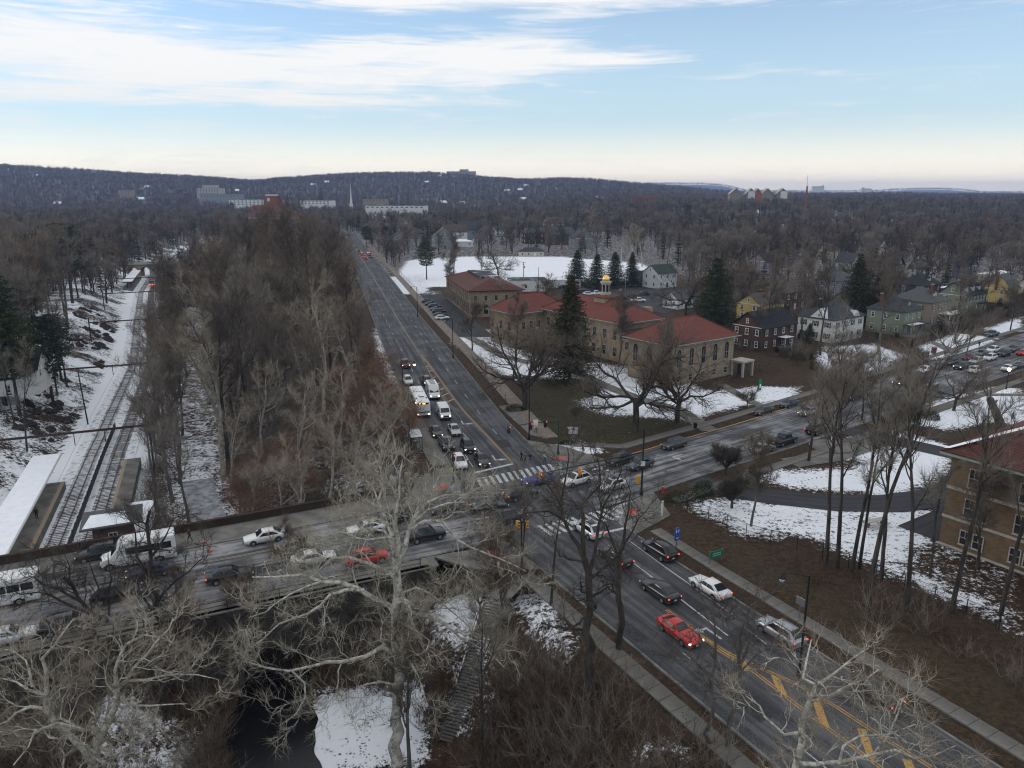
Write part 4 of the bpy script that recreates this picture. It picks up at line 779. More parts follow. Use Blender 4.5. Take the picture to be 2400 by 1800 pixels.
# single trees of the lawns and streets
for k, u, v_, s, lab, cat in (
    ('oak0', 1230, 961, 1.45, 'broad dark oak on the library lawn beside the avenue', 'tree'), ('oak1', 1488, 1011, 1.52, 'great spreading oak with low limbs on the library lawn near the street', 'tree'), ('oak0', 1587, 989, 1.23, 'oak standing just behind the great spreading oak on the library lawn', 'tree'),
    ('spruce0', 1334, 894, 1.3, 'tall dark spruce standing before the red-roofed library', 'conifer'), ('small0', 1350, 985, 0.81, 'small bare ornamental tree alone on the library lawn', 'tree'), ('street0', 1107, 822, 0.96, 'round bare tree by the library car park entrance', 'tree'),
    ('small1', 1752, 952, 1.04, 'young bare tree on the snow beside the library side path', 'tree'), ('round', 1715, 1190, 0.81, 'bare rounded tree at the corner of the school drive', 'tree'), ('round', 1700, 1110, 0.78, 'wide bare tree arching over the school street corner', 'tree'), ('street1', 1760, 1232, 0.8, 'thin bare tree inside the school fence near the hedge', 'tree'),
    ('oak1', 2235, 962, 0.72, 'low spreading bare tree on the school lawn by the street', 'tree'), ('street1', 1965, 1010, 0.95, 'bare street tree leaning over the cars beside the flagpole', 'tree'), ('street2', 1895, 1080, 1.1, 'bare tree between flagpole and school drive', 'tree'), ('street0', 2020, 985, 0.95, 'bare street tree over the dark parked cars', 'tree'),
    ('street2', 1790, 812, 1.23, 'crooked bare tree in front of the brick house', 'tree'), ('oak0', 2255, 722, 1.23, 'old thick-trunked tree in front of the taupe house', 'tree'), ('round', 2385, 720, 1.1, 'dense dark round-headed tree beside the street at the right edge', 'tree'), ('street1', 2265, 830, 0.8, 'young bare street tree behind the parked cars', 'tree'),
    ('slim0', 2388, 640, 1.03, 'tall bare tree at the right edge behind the yellow house', 'tree'), ('street1', 1060, 700, 1.16, 'pale forked tree in front of the arcaded town building', 'tree'), ('pale0', 1180, 742, 0.78, 'pale sycamore between town building and library', 'tree'), ('street0', 1270, 760, 1.09, 'bare tree against the library left wing', 'tree'),
    ('street2', 1210, 850, 1.01, 'bare tree close to the avenue pavement by the library', 'tree'), ('street1', 1450, 860, 1.16, 'bare tree against the library centre wall', 'tree'), ('street2', 1570, 905, 0.9, 'dark bare tree before the library right wing', 'tree'), ('oak1', 1605, 745, 1.38, 'large bare oak behind the library roofs', 'tree'), ('street0', 1700, 740, 1.23, 'bare tree behind the library annex', 'tree'),
    ('spruce1', 1352, 672, 1.3, 'leftmost dark spruce at the edge of the snowy field', 'conifer'), ('spruce1', 1398, 676, 1.2, 'second dark spruce from the left by the snowy field', 'conifer'), ('spruce1', 1440, 674, 1.25, 'third dark spruce by the snowy field', 'conifer'), ('spruce0', 1480, 672, 0.85, 'rightmost dark spruce by the snowy field', 'conifer'),
    ('pine1', 1000, 655, 0.99, 'wide dark pine beside the avenue at the snowy field', 'conifer'), ('street1', 1063, 645, 1.45, 'bare tree at the near side of the snowy field', 'tree'), ('oak1', 1168, 648, 1.23, 'oak with upswept limbs on the near side of the snowy field', 'tree'), ('street2', 1130, 648, 0.87, 'thin bare tree left of the field oak', 'tree'),
    ('pale1', 1384, 555, 1.25, 'tall pale sycamore rising behind the grey field house', 'tree'), ('pale2', 1470, 620, 1.0, 'reddish pale tree by the goalposts', 'tree'), ('pale2', 1505, 625, 1.06, 'second reddish pale tree by the goalposts', 'tree'), ('spruce0', 2000, 765, 1.25, 'tall dark conifer behind the white house', 'conifer'), ('spruce1', 1672, 775, 1.75, 'tall green conifer behind the brick house', 'conifer'),
    ('spruce0', 2048, 770, 0.95, 'brown-green conifer between the white and green houses', 'conifer'), ('spruce1', 1895, 805, 0.46, 'small dark evergreen against the white house', 'conifer'), ('pine0', 1612, 530, 0.99, 'dark pine among the bare woods left of the gabled school', 'conifer'), ('pine1', 1710, 505, 0.99, 'dark conifer just below the gabled school', 'conifer'), ('pine0', 1830, 505, 0.88, 'dark conifer right of the gabled school', 'conifer'),
    ('beech0', 1745, 690, 1.23, 'orange-brown tree behind the brick house', 'tree'), ('pine1', 860, 580, 0.88, 'dark pine beside the far end of the avenue', 'conifer'), ('pine0', 905, 585, 0.83, 'dark pine near the far houses right of the avenue', 'conifer'), ('pine1', 545, 505, 1.32, 'wide dark pine standing out of the wood before the brick tower', 'conifer')):
    p = P(u, v_); plant(k, p.x, p.y, s, lab, cat)
p = P(1125, 1385); plant('small0', p.x, p.y, 1.25, 'dark multi-stemmed tree on the snowy corner lawn above the stairs')
for i, (u, v_, z, k, s, lab) in enumerate(((1220, 1395, -2, 'slim0', 0.7, 'first thin trunk on the snowy bank below the crossing'), (1290, 1480, -3, 'slim1', 0.75, 'second thin trunk on the snowy bank below the crossing'), (1180, 1560, -6, 'street0', 0.8, 'bare tree beside the long outdoor stairs'), (960, 1800, -9, 'street1', 0.95, 'dark bare tree at the foot of the huge sycamore'),
        (1130, 1790, -8, 'slim1', 0.8, 'leaning dark tree beside the foot of the stairs'), (700, 1400, -5, 'street2', 0.8, 'bare tree by the bridge arch'), (560, 1560, -8, 'street0', 0.85, 'bare tree left of the dark brook'), (420, 1650, -8, 'street2', 0.8, 'bare tree on the leafy slope by the brook'))):
    q = P(u, v_, z); plant(k, q.x, q.y, s, lab)
# ------------------------------------------------------------------ woods
def clear_of(x, y, m=4.0):
    X, Y = np.array([x]), np.array([y])
    for pl in (AV_L, AV_R, CS_N, CS_S):
        if seg_d(X, Y, pl)[0][0] < m: return False
    if inside(X, Y, AV_L + AV_R[::-1])[0] or inside(X, Y, CS_S + CS_N[::-1])[0]: return False
    return True
FIELD = pxpoly([(930, 655), (960, 604), (1320, 596), (1540, 612), (1600, 655), (1600, 700), (1700, 740), (1560, 760), (1300, 700), (1150, 790), (1030, 700), (960, 695)])
EXCL = [FIELD]                                                       # building plots are added before the woods are planted
wr = random.Random(5)
LOOK = {'wood0': 'brown-twigged', 'wood1': 'grey-twigged', 'wood2': 'dark-twigged', 'wood3': 'reddish-twigged', 'street0': 'bushy', 'street1': 'grey-barked', 'street2': 'slender', 'pale0': 'forked pale', 'pale1': 'upright pale', 'pale2': 'crooked pale', 'pine0': 'dark pine-like', 'oak0': 'broad-crowned'}
def vary(label, k, x, y, s, sm_):
    i = min(4, int((y - 95) / 48)) if y < 335 else 4; return f"{'tall' if s > sm_ else 'low'} {LOOK.get(k, 'bare')} {label}, " + ('nearest the bridge', 'second row', 'middle depth', 'far end', 'farthest back')[i]
def wood(n, gen, keys, label, group, smin=0.8, smax=1.15, gap=4.5, name='bare_tree'):
    got = []; tries = 0
    while len(got) < n and tries < n * 60:
        tries += 1; x, y = gen()
        if any((x - a) ** 2 + (y - b_) ** 2 < gap * gap for a, b_ in got) or not clear_of(x, y): continue
        got.append((x, y)); k = wr.choice(keys); s = wr.uniform(smin, smax); plant(k, x, y, s, vary(label, k, x, y, s, (smin + smax) / 2), 'conifer' if k[:3] in ('pin', 'spr') else 'tree', group, rz=wr.uniform(0, 6.28), sz=s * wr.uniform(0.92, 1.12))
    return got
def rail_x(y): return float(np.interp(y, [p[1] for p in RAIL], [p[0] for p in RAIL]))
def glen_x(y): return float(np.interp(y, [p[1] for p in GLEN_N], [p[0] for p in GLEN_N]))
def avl_x(y): return float(np.interp(y, [p[1] for p in AV_L], [p[0] for p in AV_L]))
def g_strip():
    while True:
        y = 100 + 215 * wr.random() ** 1.1; a = glen_x(y) + 3.5; b_ = avl_x(y) - (7 if y < 190 else 17); x = a + (b_ - a) * wr.random(); u = 1200 + FPX * x / (y * .97 + 10)
        if not (y < 150 and u > 760) and not (y < 122): return x, y
def g_mid():
    y = wr.uniform(104, 330); a = rail_x(y) + 8; b_ = glen_x(y) - 3; return a + (b_ - a) * wr.random(), y
def g_left():
    y = wr.uniform(120, 330); a = rail_x(y) - 21; return a - 75 * wr.random() ** 1.2, y
wood(72, g_strip, ['wood0', 'wood1', 'wood2', 'wood3', 'wood0', 'wood2'], 'tree in the wood left of the avenue', 'trees of the wood between railway and avenue', 0.8, 1.5, 4.8)
wood(34, g_strip, ['pale0', 'pale1', 'pale2'], 'sycamore in the wood left of the avenue', 'pale trees of the wood between railway and avenue', 0.8, 1.25, 5)
wood(46, g_mid, ['wood2', 'wood0', 'wood1', 'street1'], 'tree in the strip just right of the tracks', 'trees close to the right of the tracks', 0.75, 1.2, 3.2)
wood(60, g_left, ['wood0', 'wood1', 'wood3', 'pine0', 'wood1'], 'tree on the slope left of the tracks', 'trees left of the railway cutting', 1.1, 1.5, 5)
for i, (u, v_, k, s) in enumerate(((8, 925, 'pine0', 1.25), (40, 935, 'pine1', 1.15), (118, 900, 'pine0', 1.0), (138, 850, 'pine1', 0.9), (15, 790, 'pine0', 1.2), (70, 770, 'pine1', 1.1), (150, 860, 'slim0', 1.2), (52, 990, 'slim1', 0.9), (28, 960, 'slim0', 0.85))):
    q = P(u, v_, 0.5); plant(k, q.x, q.y, s, ['first dark pine from the left edge beside the white house', 'dark pine with a bare trunk in front of the white house', 'dark pine right of the white house', 'dark pine above the snowy railway bank', 'dark pine behind the white house at the left edge', 'tall dark pine farther back above the railway bank', 'thick grey trunk on top of the snowy railway bank', 'thin grey trunk in front of the white house', 'thin trunk at the left edge below the white house'][i], 'conifer' if k[:3] == 'pin' else 'tree')
for i, (u, v_, z, k, s) in enumerate(((915, 985, -1, 'beech0', 1.1), (935, 1030, -1, 'beech1', 1.1), (890, 940, -1, 'beech0', 1.0), (955, 1065, -1, 'beech1', 0.9), (870, 1040, -3, 'beech0', 1.1), (815, 1010, -4, 'beech1', 1.2), (905, 1085, -2, 'beech1', 0.9), (760, 1110, -5, 'beech0', 1.0), (560, 1190, -7, 'beech1', 1.1), (650, 1160, -6, 'beech0', 1.1), (860, 890, -1, 'beech1', 1.0), (720, 1170, -4, 'beech1', 1.0), (600, 1230, -6, 'beech0', 0.9), (820, 1085, -4, 'beech0', 1.0))):
    q = P(u, v_, z); plant(k, q.x, q.y, s, f"{('broad', 'bushy')[int(k[-1])]} young beech with orange-brown leaves {('behind the bus shelter', 'on the bank beside the queue', 'on the bank beside the bus', 'just behind the bridge wall', 'low in the glen', 'deep in the glen')[(0 if v_ > 1050 and u > 850 else 1 if u > 900 else 2 if u > 850 else 3 if v_ > 1180 else 4 if u > 700 else 5)]}", 'tree', 'leafy beeches on the avenue bank', name='beech_tree')
for i, (u, v_, z, k, s) in enumerate(((690, 1235, -4, 'pale0', 0.7), (640, 1215, -5, 'pale1', 0.72), (760, 1190, -3, 'pale2', 0.75), (830, 1160, -2, 'pale0', 0.72), (580, 1200, -6, 'pale1', 0.6), (700, 1130, -5, 'pale2', 0.85), (880, 1120, -2, 'pale1', 0.7), (930, 1090, -1, 'pale2', 0.6), (790, 1100, -4, 'pale0', 0.8), (620, 1090, -7, 'pale2', 0.85), (540, 1130, -7, 'pale0', 0.75), (850, 1195, -2, 'pale2', 0.6))):
    q = P(u, v_, z); plant(k, q.x, q.y, s, f"{LOOK[k]} sycamore behind the bridge pavement, {('left of the white sedan', 'above the white sedan', 'left of the huge trunk', 'behind the huge trunk', 'near the junction corner')[min(4, int((u - 520) / 90))]}", 'tree', 'pale sycamores behind the bridge')
HOUSE_ZONE = []
def g_right():
    a, b_ = wr.random(), wr.random(); y = 185 + 330 * a; return 20 + (0.70 * y - 5) * b_, y
# ------------------------------------------------------------------ far woods, undergrowth: masses nobody could count
def scatter(name, label, cat, pts, rots, scl, meshes):
    root = None
    o = None
    me = bpy.data.meshes.new(name); me.vertices.add(len(pts)); me.vertices.foreach_set('co', np.asarray(pts, np.float32).ravel())
    for nm, A_ in (('rz', rots), ('sc', scl)):
        a = me.attributes.new(nm, 'FLOAT', 'POINT'); a.data.foreach_set('value', np.asarray(A_, np.float32))
    a = me.attributes.new('pick', 'INT', 'POINT'); a.data.foreach_set('value', np.random.default_rng(3).integers(0, len(meshes), len(pts)).astype(np.int32))
    o = ob(name, me); o['kind'] = 'stuff'; tag(o, label, cat)
    g = bpy.data.node_groups.new(name, 'GeometryNodeTree'); g.interface.new_socket('Geometry', in_out='INPUT', socket_type='NodeSocketGeometry'); g.interface.new_socket('Geometry', in_out='OUTPUT', socket_type='NodeSocketGeometry')
    gi, go = g.nodes.new('NodeGroupInput'), g.nodes.new('NodeGroupOutput'); jn = g.nodes.new('GeometryNodeJoinGeometry')
    def attr(n, ty='FLOAT'): q = g.nodes.new('GeometryNodeInputNamedAttribute'); q.data_type = ty; q.inputs[0].default_value = n; return q.outputs[0]
    cx = g.nodes.new('ShaderNodeCombineXYZ'); g.links.new(attr('rz'), cx.inputs[2]); pk = attr('pick', 'INT')
    for k, ms in enumerate(meshes):
        po = bpy.data.objects.new(name + '_piece', ms)
        oi = g.nodes.new('GeometryNodeObjectInfo'); oi.inputs[0].default_value = po; oi.inputs['As Instance'].default_value = True
        ip = g.nodes.new('GeometryNodeInstanceOnPoints'); cm = g.nodes.new('FunctionNodeCompare'); cm.data_type = 'INT'; cm.operation = 'EQUAL'; g.links.new(pk, cm.inputs[2]); cm.inputs[3].default_value = k
        g.links.new(gi.outputs[0], ip.inputs['Points']); g.links.new(cm.outputs[0], ip.inputs['Selection']); g.links.new(oi.outputs['Geometry'], ip.inputs['Instance'])
        g.links.new(cx.outputs[0], ip.inputs['Rotation']); g.links.new(attr('sc'), ip.inputs['Scale']); g.links.new(ip.outputs[0], jn.inputs[0])
    g.links.new(jn.outputs[0], go.inputs[0]); md = o.modifiers.new('scatter', 'NODES'); md.node_group = g; return o
def joined(key_meshes):
    "trunk and crown of a made tree as one mesh"
    tr, cr = key_meshes; mats = [m_.name for m_ in tr.materials] + [m_.name for m_ in cr.materials]; out = []; mi = []; V, F, o = [], [], 0
    for me, off in ((tr, 0), (cr, 1)):
        v_ = np.empty(len(me.vertices) * 3, np.float32); me.vertices.foreach_get('co', v_); f_ = np.empty(len(me.loops), np.int32); me.loops.foreach_get('vertex_index', f_); k = np.empty(len(me.polygons), np.int32); me.polygons.foreach_get('material_index', k)
        V.append(v_.reshape(-1, 3)); F.append(f_.reshape(-1, 3) + o); o += len(v_) // 3; mi.append(k + off)
    return np_mesh('far_tree', np.concatenate(V), np.concatenate(F), mats, False, np.concatenate(mi))
far = [joined(make_bare(301 + i, 14 + i, 0.22, 9, 7.8, 'bark', ('twig', 'twig_grey', 'twig_dark', 'twig_red')[i], 0.35, ang=0.65, nb=6, nt=4, per=11, tw=0.034, up=0.06)[0]) for i in range(4)]
far.append(joined(make_conifer(310, 17, 4.0, 'needles_blue', 14, 8, 0.2)))
nr = np.random.default_rng(9)
def far_points():
    out = []
    for (y0, y1, sp) in ((300, 520, 10.0), (520, 900, 11.5), (900, 1500, 15.0)):
        ys = np.arange(y0, y1, sp)
        for y in ys:
            half = 0.74 * y + 60; xs = np.arange(-half, half, sp) + nr.uniform(-sp * 0.5, sp * 0.5); yy = y + nr.uniform(-sp * 0.5, sp * 0.5, len(xs)); out.append(np.stack([xs + nr.uniform(-sp * 0.4, sp * 0.4, len(xs)), yy], 1))
    p = np.concatenate(out); X, Y = p[:, 0], p[:, 1]; keep = np.ones(len(p), bool)
    for q in EXCL: keep &= ~(sdist(X, Y, q) < 3)
    keep &= ~(sdist(X, Y, AV_L + AV_R[::-1]) < 5); keep &= ~(sdist(X, Y, CS_S + CS_N[::-1]) < 4)
    keep &= seg_d(X, Y, RAIL)[0] > 12
    keep &= ~((X > -20) & (Y < 470) & (X < 0.72 * Y) & (nr.random(len(p)) < 0.78))
    keep &= ~((X > -70) & (Y > 470) & (Y < 720) & (X < 130) & (nr.random(len(p)) < 0.75))
    return p[keep]
def plant_far():
    p = far_points(); z = height(p[:, 0], p[:, 1]); sc = nr.uniform(0.7, 1.15, len(p))
    scatter('far_woods', 'brown leafless woods stretching away to the foot of the hills', 'woods', np.c_[p, z], nr.uniform(0, 6.28, len(p)), sc, far)
    out = []
    for y in np.arange(1520, 3700, 22): half = 0.74 * y + 80; xs = np.arange(-half, half, 18); out.append(np.stack([xs + nr.uniform(-9, 9, len(xs)), y + nr.uniform(-11, 11, len(xs))], 1))
    p = np.concatenate(out); z = height(p[:, 0], p[:, 1]); keep = np.ones(len(p), bool)
    for q in EXCL: keep &= ~(sdist(p[:, 0], p[:, 1], q) < 8)
    p, z = p[keep], z[keep]
    scatter('hill_woods', 'dark bluish woods covering the long ridge on the horizon', 'woods', np.c_[p, z], nr.uniform(0, 6.28, len(p)), nr.uniform(0.8, 1.35, len(p)), far)
    p = np.stack([nr.uniform(-3000, 8500, 3500), nr.uniform(8500, 9400, 3500)], 1); p = p[p[:, 0] > 0.05 * p[:, 1]]; z = height(p[:, 0], p[:, 1])
    scatter('distant_ridge_woods', 'hazy blue woods along the farthest ridge at the right', 'woods', np.c_[p, z], nr.uniform(0, 6.28, len(p)), nr.uniform(1.0, 1.8, len(p)), far[:2])
# undergrowth of the glen and banks
def bush(seed, mat, H=1.8, n=60, leaf=None):
    T = Tree(seed, 0.2, 0.02); L = []
    for i in range(n // 4): L.append(T.branch((T.r.gauss(0, 0.5), T.r.gauss(0, 0.5), -0.1), (T.r.gauss(0, 0.5), T.r.gauss(0, 0.5), 1), H * T.r.uniform(0.5, 1.1), 0.018, 2, 3, 0.4))
    w = T.twigs(L, 12, H * 0.38, 0.010); ps = [tubes(T.lines[2], 3), w]; mats = [mat]; V, F = merge(ps); mi = np.zeros(len(F), int)
    if leaf:
        C = np.repeat(T.tips, 1, 0); lv, lf = leafquads(C + T.nr.normal(0, 0.1, C.shape), T.nr.uniform(0.05, 0.1, len(C)), T.nr); V, F = merge([(V, F), (lv, lf)]); mats = [mat, leaf]; mi = np.r_[mi, np.ones(len(lf), int)]
    return np_mesh('bush', V, F, mats, False, mi)
evergreen = (lambda r_: np_mesh('evergreen', *leafquads(np.abs(r_.normal(0, 1, (900, 3)) * [.55, .55, .7]), r_.uniform(.1, .2, 900), r_), 'hedge'))(np.random.default_rng(8))
bushes = [bush(401, 'bramble'), bush(402, 'twig', 2.4), bush(403, 'bramble', 1.3, 70, 'leaf_litter'), bush(404, 'twig_grey', 2.8)]
def rock(seed):
    r_ = random.Random(seed); mb = MB(); pr = []
    mb.lathe([(.2, -.5), (.7, -.2), (.8, .15), (.45, .5), (.1, .6)], 7); mb.v = [(x * r_.uniform(.7, 1.3), y * r_.uniform(.6, 1.1), z * r_.uniform(.7, 1.2)) for x, y, z in mb.v]; return mb.mesh('rock', 'rock_dark')
noisy('rock_dark', (0.022, 0.019, 0.017), (0.06, 0.05, 0.043), 1.5)
rocks = [rock(i) for i in range(4)]
def undergrowth():
    n = 4200; out = []
    X = nr.uniform(-75, 14, n); Y = nr.uniform(40, 105, n); z = height(X, Y); k = (z < -0.8) & ((z > -8.8) | (X < -22.5) | ((X > -19) & (X < -16.2))) & (SNOWat(X, Y) < 0.5) & (sdist(X, Y, [(-28, 69), (-21, 70), (-17, 56), (-13, 42), (-22, 42), (-24.5, 54), (-27, 60)]) > .3); out.append(np.c_[X, Y, z][k])
    X = nr.uniform(-110, -10, n * 2); Y = nr.uniform(92, 260, n * 2); z = height(X, Y); k = (z < -0.5) & (z > -8.6) & (seg_d(X, Y, RAIL)[0] > 8) & (seg_d(X, Y, RAIL)[1] < 0) & (seg_d(X, Y, GLEN_N)[0] > 3.5) & (SNOWat(X, Y) < 0.7) & (seg_d(X, Y, AV_L)[0] > 5) & ((seg_d(X, Y, CS_N)[0] > 3)); out.append(np.c_[X, Y, z][k])
    X = nr.uniform(-140, -70, 500); Y = nr.uniform(110, 260, 500); d, s = seg_d(X, Y, RAIL); k = (s > 0) & (d > 14); out.append(np.c_[X, Y, height(X, Y)][k][:90])
    X = nr.uniform(30, 60, 400); Y = nr.uniform(45, 78, 400); p = np.c_[X, Y, height(X, Y)]; d = seg_d(X, Y, K_S_R)[0]; s_ = (d > 9) & (sdist(X, Y, FENCE_IN) > 0.5) & (X > 34.7 + (45.5 - Y) * 0.53); out.append(p[s_][:60])
    X = nr.uniform(-6, 36, 900); Y = nr.uniform(16, 68, 900); lx = np.interp(Y, [11, 21, 45.3, 67.4, 74], [38, 32.5, 19.1, 7.1, 3.4]); k = (X < lx - 4.2) & (X > lx - 16) & (SNOWat(X, Y) < .5); out.append(np.c_[X, Y, height(X, Y)][k])
    p = np.concatenate(out); p = p[seg_d(p[:, 0], p[:, 1], [(-1.2, 69), (-5.8, 57)])[0] > 2.4]; scatter('undergrowth', 'brown leafless scrub and brambles on the banks of the glen', 'scrub', p, nr.uniform(0, 6.28, len(p)), nr.uniform(0.6, 1.6, len(p)), bushes)
    X = nr.uniform(-160, -60, 5200); Y = nr.uniform(88, 330, 5200); d, s = seg_d(X, Y, RAIL); k = (s > 0) & (d > 9.3) & (d < 22) & (vnoise(X, Y, 8, 21) + .4 * vnoise(X, Y, 3, 22) > .86); LX, LY = X[k], Y[k]
    X = nr.uniform(25, 230, 2600); Y = nr.uniform(150, 330, 2600); k = (SNOWat(X, Y) < .3); X, Y = X[k], Y[k]; k = np.ones(len(X), bool)
    for q in EXCL: k &= sdist(X, Y, q) > -2.2
    for q in (CS_S + CS_N[::-1], pxpoly([(1260, 640), (1640, 640), (1700, 740), (1560, 790), (1300, 720)]), pxpoly([(1460, 800), (1800, 840), (1900, 930), (1600, 1030), (1200, 1050), (1050, 790)])): k &= sdist(X, Y, q) > 4
    X, Y = X[k], Y[k]; scatter('garden_shrubbery', 'brown and dark green shrubbery filling the gardens between the houses', 'shrubs', np.c_[X, Y, height(X, Y)], nr.uniform(0, 6.28, len(X)), nr.uniform(.8, 1.9, len(X)), bushes + [evergreen])
    X, Y = LX, LY; scatter('bank_rocks', 'dark rocks breaking through the snow on the railway bank', 'rocks', np.c_[X, Y, height(X, Y)], nr.uniform(0, 6.28, len(X)), nr.uniform(.5, 1.5, len(X)), rocks)
def SNOWat(X, Y):
    i = np.clip(np.searchsorted(GX, X), 0, len(GX) - 1); j = np.clip(np.searchsorted(GY, Y), 0, len(GY) - 1); return SNOW[j, i]
FENCE_PX = [(1563, 1185), (1660, 1215), (1760, 1262), (1880, 1290), (2040, 1350), (2240, 1430), (2400, 1500)]
FENCE_IN = pxpoly(FENCE_PX + [(2500, 1540), (2500, 1100), (1600, 1100)])
def shrub(name, label, u, v_, sx, sy, sz, mat='hedge', cat='shrub', z=0.0, n=1600, group=None):
    r_ = np.random.default_rng(int(u * 7 + v_)); d = r_.normal(0, 1, (n, 3)); d /= np.linalg.norm(d, axis=1, keepdims=True); C = d * r_.uniform(0.72, 1.02, (n, 1)) * np.array([sx, sy, sz]); C[:, 2] = np.abs(C[:, 2] + sz * 0.15) ; C = C[C[:, 2] > 0]
    V, F = leafquads(C, r_.uniform(0.07, 0.16, len(C)), r_); p = P(u, v_, z); o = thing(name, label, cat, (p.x, p.y, hz(p.x, p.y)), 0, group)
    ob('foliage', np_mesh('foliage', V, F, mat), o); mb = MB()
    for k in range(7):
        a = k * 0.9; mb.tube([(0, 0, -0.1), (sx * 0.3 * math.cos(a), sy * 0.3 * math.sin(a), sz * 0.5), (sx * 0.7 * math.cos(a), sy * 0.7 * math.sin(a), sz * 0.9)], [0.04, 0.025, 0.01], 4)
    mb.build('stem', 'bark', o); return o
# ------------------------------------------------------------------ vehicles (local +x is forward)
def paintmat(name, c, metal=0.3, rough=0.32):
    m, t, b = base_mat(name, rough, metal, 0.5); tc = t.nodes.new('ShaderNodeTexCoord'); s = t.nodes.new('ShaderNodeSeparateXYZ'); t.links.new(tc.outputs['Object'], s.inputs[0])
    n = N(t, 'ShaderNodeTexNoise', Scale=3.0, Detail=6.0, Roughness=0.7); t.links.new(tc.outputs['Object'], n.inputs['Vector'])
    f = M(t, 'MULTIPLY', maprange(t, M(t, 'SUBTRACT', M(t, 'ADD', s.outputs[2], 0.0), M(t, 'MULTIPLY', n.outputs[0], 0.5)), 0.45, 0.0), 0.65)   # road salt on the sills
    t.links.new(mixc(t, f, c, (0.20, 0.19, 0.18)), b.inputs['Base Color']); b.inputs['Coat Weight'].default_value = 0.3; return m
for nm, c, mt in (('white', (0.72, 0.72, 0.71), 0), ('black', (0.010, 0.010, 0.011), 0.2), ('charcoal', (0.028, 0.029, 0.031), 0.4), ('grey', (0.085, 0.088, 0.093), 0.5), ('silver', (0.40, 0.41, 0.43), 0.6), ('red', (0.52, 0.012, 0.010), 0.1), ('maroon', (0.12, 0.014, 0.016), 0.3), ('blue', (0.012, 0.022, 0.26), 0.3), ('navy', (0.016, 0.022, 0.050), 0.4), ('slate', (0.06, 0.075, 0.095), 0.5), ('tan', (0.25, 0.22, 0.17), 0.4), ('pearl', (0.58, 0.60, 0.62), 0.3)):
    paintmat('car_' + nm, c, mt)
def loft(st, prof):
    "st: stations (x, z0, z1, half width); prof: list of (width factor, height factor) from sill to crown on one side"
    mb = MB(); k = len(prof) * 2; vs = []
    for x, z0, z1, w in st:
        ring = [(x, w * a, z0 + (z1 - z0) * b_) for a, b_ in prof]; vs += ring + [(x, -y, z) for x, y, z in ring[::-1]]
    n = len(st); fs = [(i * k + j, i * k + (j + 1) % k, (i + 1) * k + (j + 1) % k, (i + 1) * k + j) for i in range(n - 1) for j in range(k)]
    fs += [tuple(range(k))[::-1], tuple(range((n - 1) * k, n * k))]; return mb.add(vs, fs)
PROF = [(0.0, 0.0), (0.86, 0.0), (0.97, 0.14), (1.0, 0.42), (0.985, 0.70), (0.93, 0.93), (0.80, 1.0), (0.0, 1.03)]
SPEC = {
 'sedan': dict(L=4.8, W=1.84, st=[(2.42, .34, .60, .62), (2.30, .24, .72, .80), (1.95, .20, .80, .89), (1.0, .19, .94, .92), (0, .19, .97, .92), (-1.4, .19, 1.0, .92), (-2.0, .22, 1.02, .90), (-2.30, .26, .98, .84), (-2.40, .36, .84, .74)],
    cab=(1.02, .93, .30, -.95, -1.85, 1.0, 1.45, .80, .60), wheels=(1.45, -1.40, .33)),
 'suv': dict(L=4.75, W=1.90, st=[(2.38, .40, .75, .68), (2.28, .30, .92, .84), (1.9, .25, 1.0, .92), (1.1, .24, 1.08, .95), (0, .24, 1.10, .95), (-1.5, .24, 1.12, .95), (-2.1, .26, 1.13, .93), (-2.32, .32, 1.08, .87), (-2.38, .45, .9, .78)],
    cab=(1.12, 1.06, .40, -1.45, -2.28, 1.12, 1.70, .84, .64), wheels=(1.45, -1.42, .37)),
 'coupe': dict(L=4.75, W=1.92, st=[(2.40, .30, .58, .66), (2.28, .20, .74, .84), (1.8, .18, .86, .93), (0.7, .18, .93, .95), (-.3, .18, .94, .94), (-1.3, .18, .99, .96), (-2.0, .22, 1.0, .93), (-2.28, .26, .98, .86), (-2.36, .38, .86, .78)],
    cab=(.62, .92, -.12, -1.0, -1.95, .98, 1.36, .78, .56), wheels=(1.42, -1.36, .35)),
 'pickup': dict(L=5.6, W=1.98, st=[(2.80, .48, .82, .74), (2.70, .38, 1.02, .90), (2.3, .32, 1.08, .97), (1.3, .30, 1.14, .99), (0, .30, 1.16, .99), (-.75, .30, 1.16, .99), (-2.5, .32, 1.16, .99), (-2.76, .38, 1.12, .97), (-2.80, .5, .95, .92)],
    cab=(1.35, 1.12, .75, -.55, -.80, 1.14, 1.86, .86, .72), wheels=(1.75, -1.70, .40)),
 'hatch': dict(L=4.3, W=1.80, st=[(2.15, .34, .64, .62), (2.05, .24, .78, .80), (1.7, .20, .86, .88), (.95, .19, .98, .90), (0, .19, 1.0, .90), (-1.3, .19, 1.04, .90), (-1.85, .22, 1.05, .87), (-2.08, .28, 1.0, .80), (-2.14, .4, .82, .72)],
    cab=(1.0, .97, .35, -1.35, -1.98, 1.02, 1.52, .79, .60), wheels=(1.3, -1.28, .32)),
}
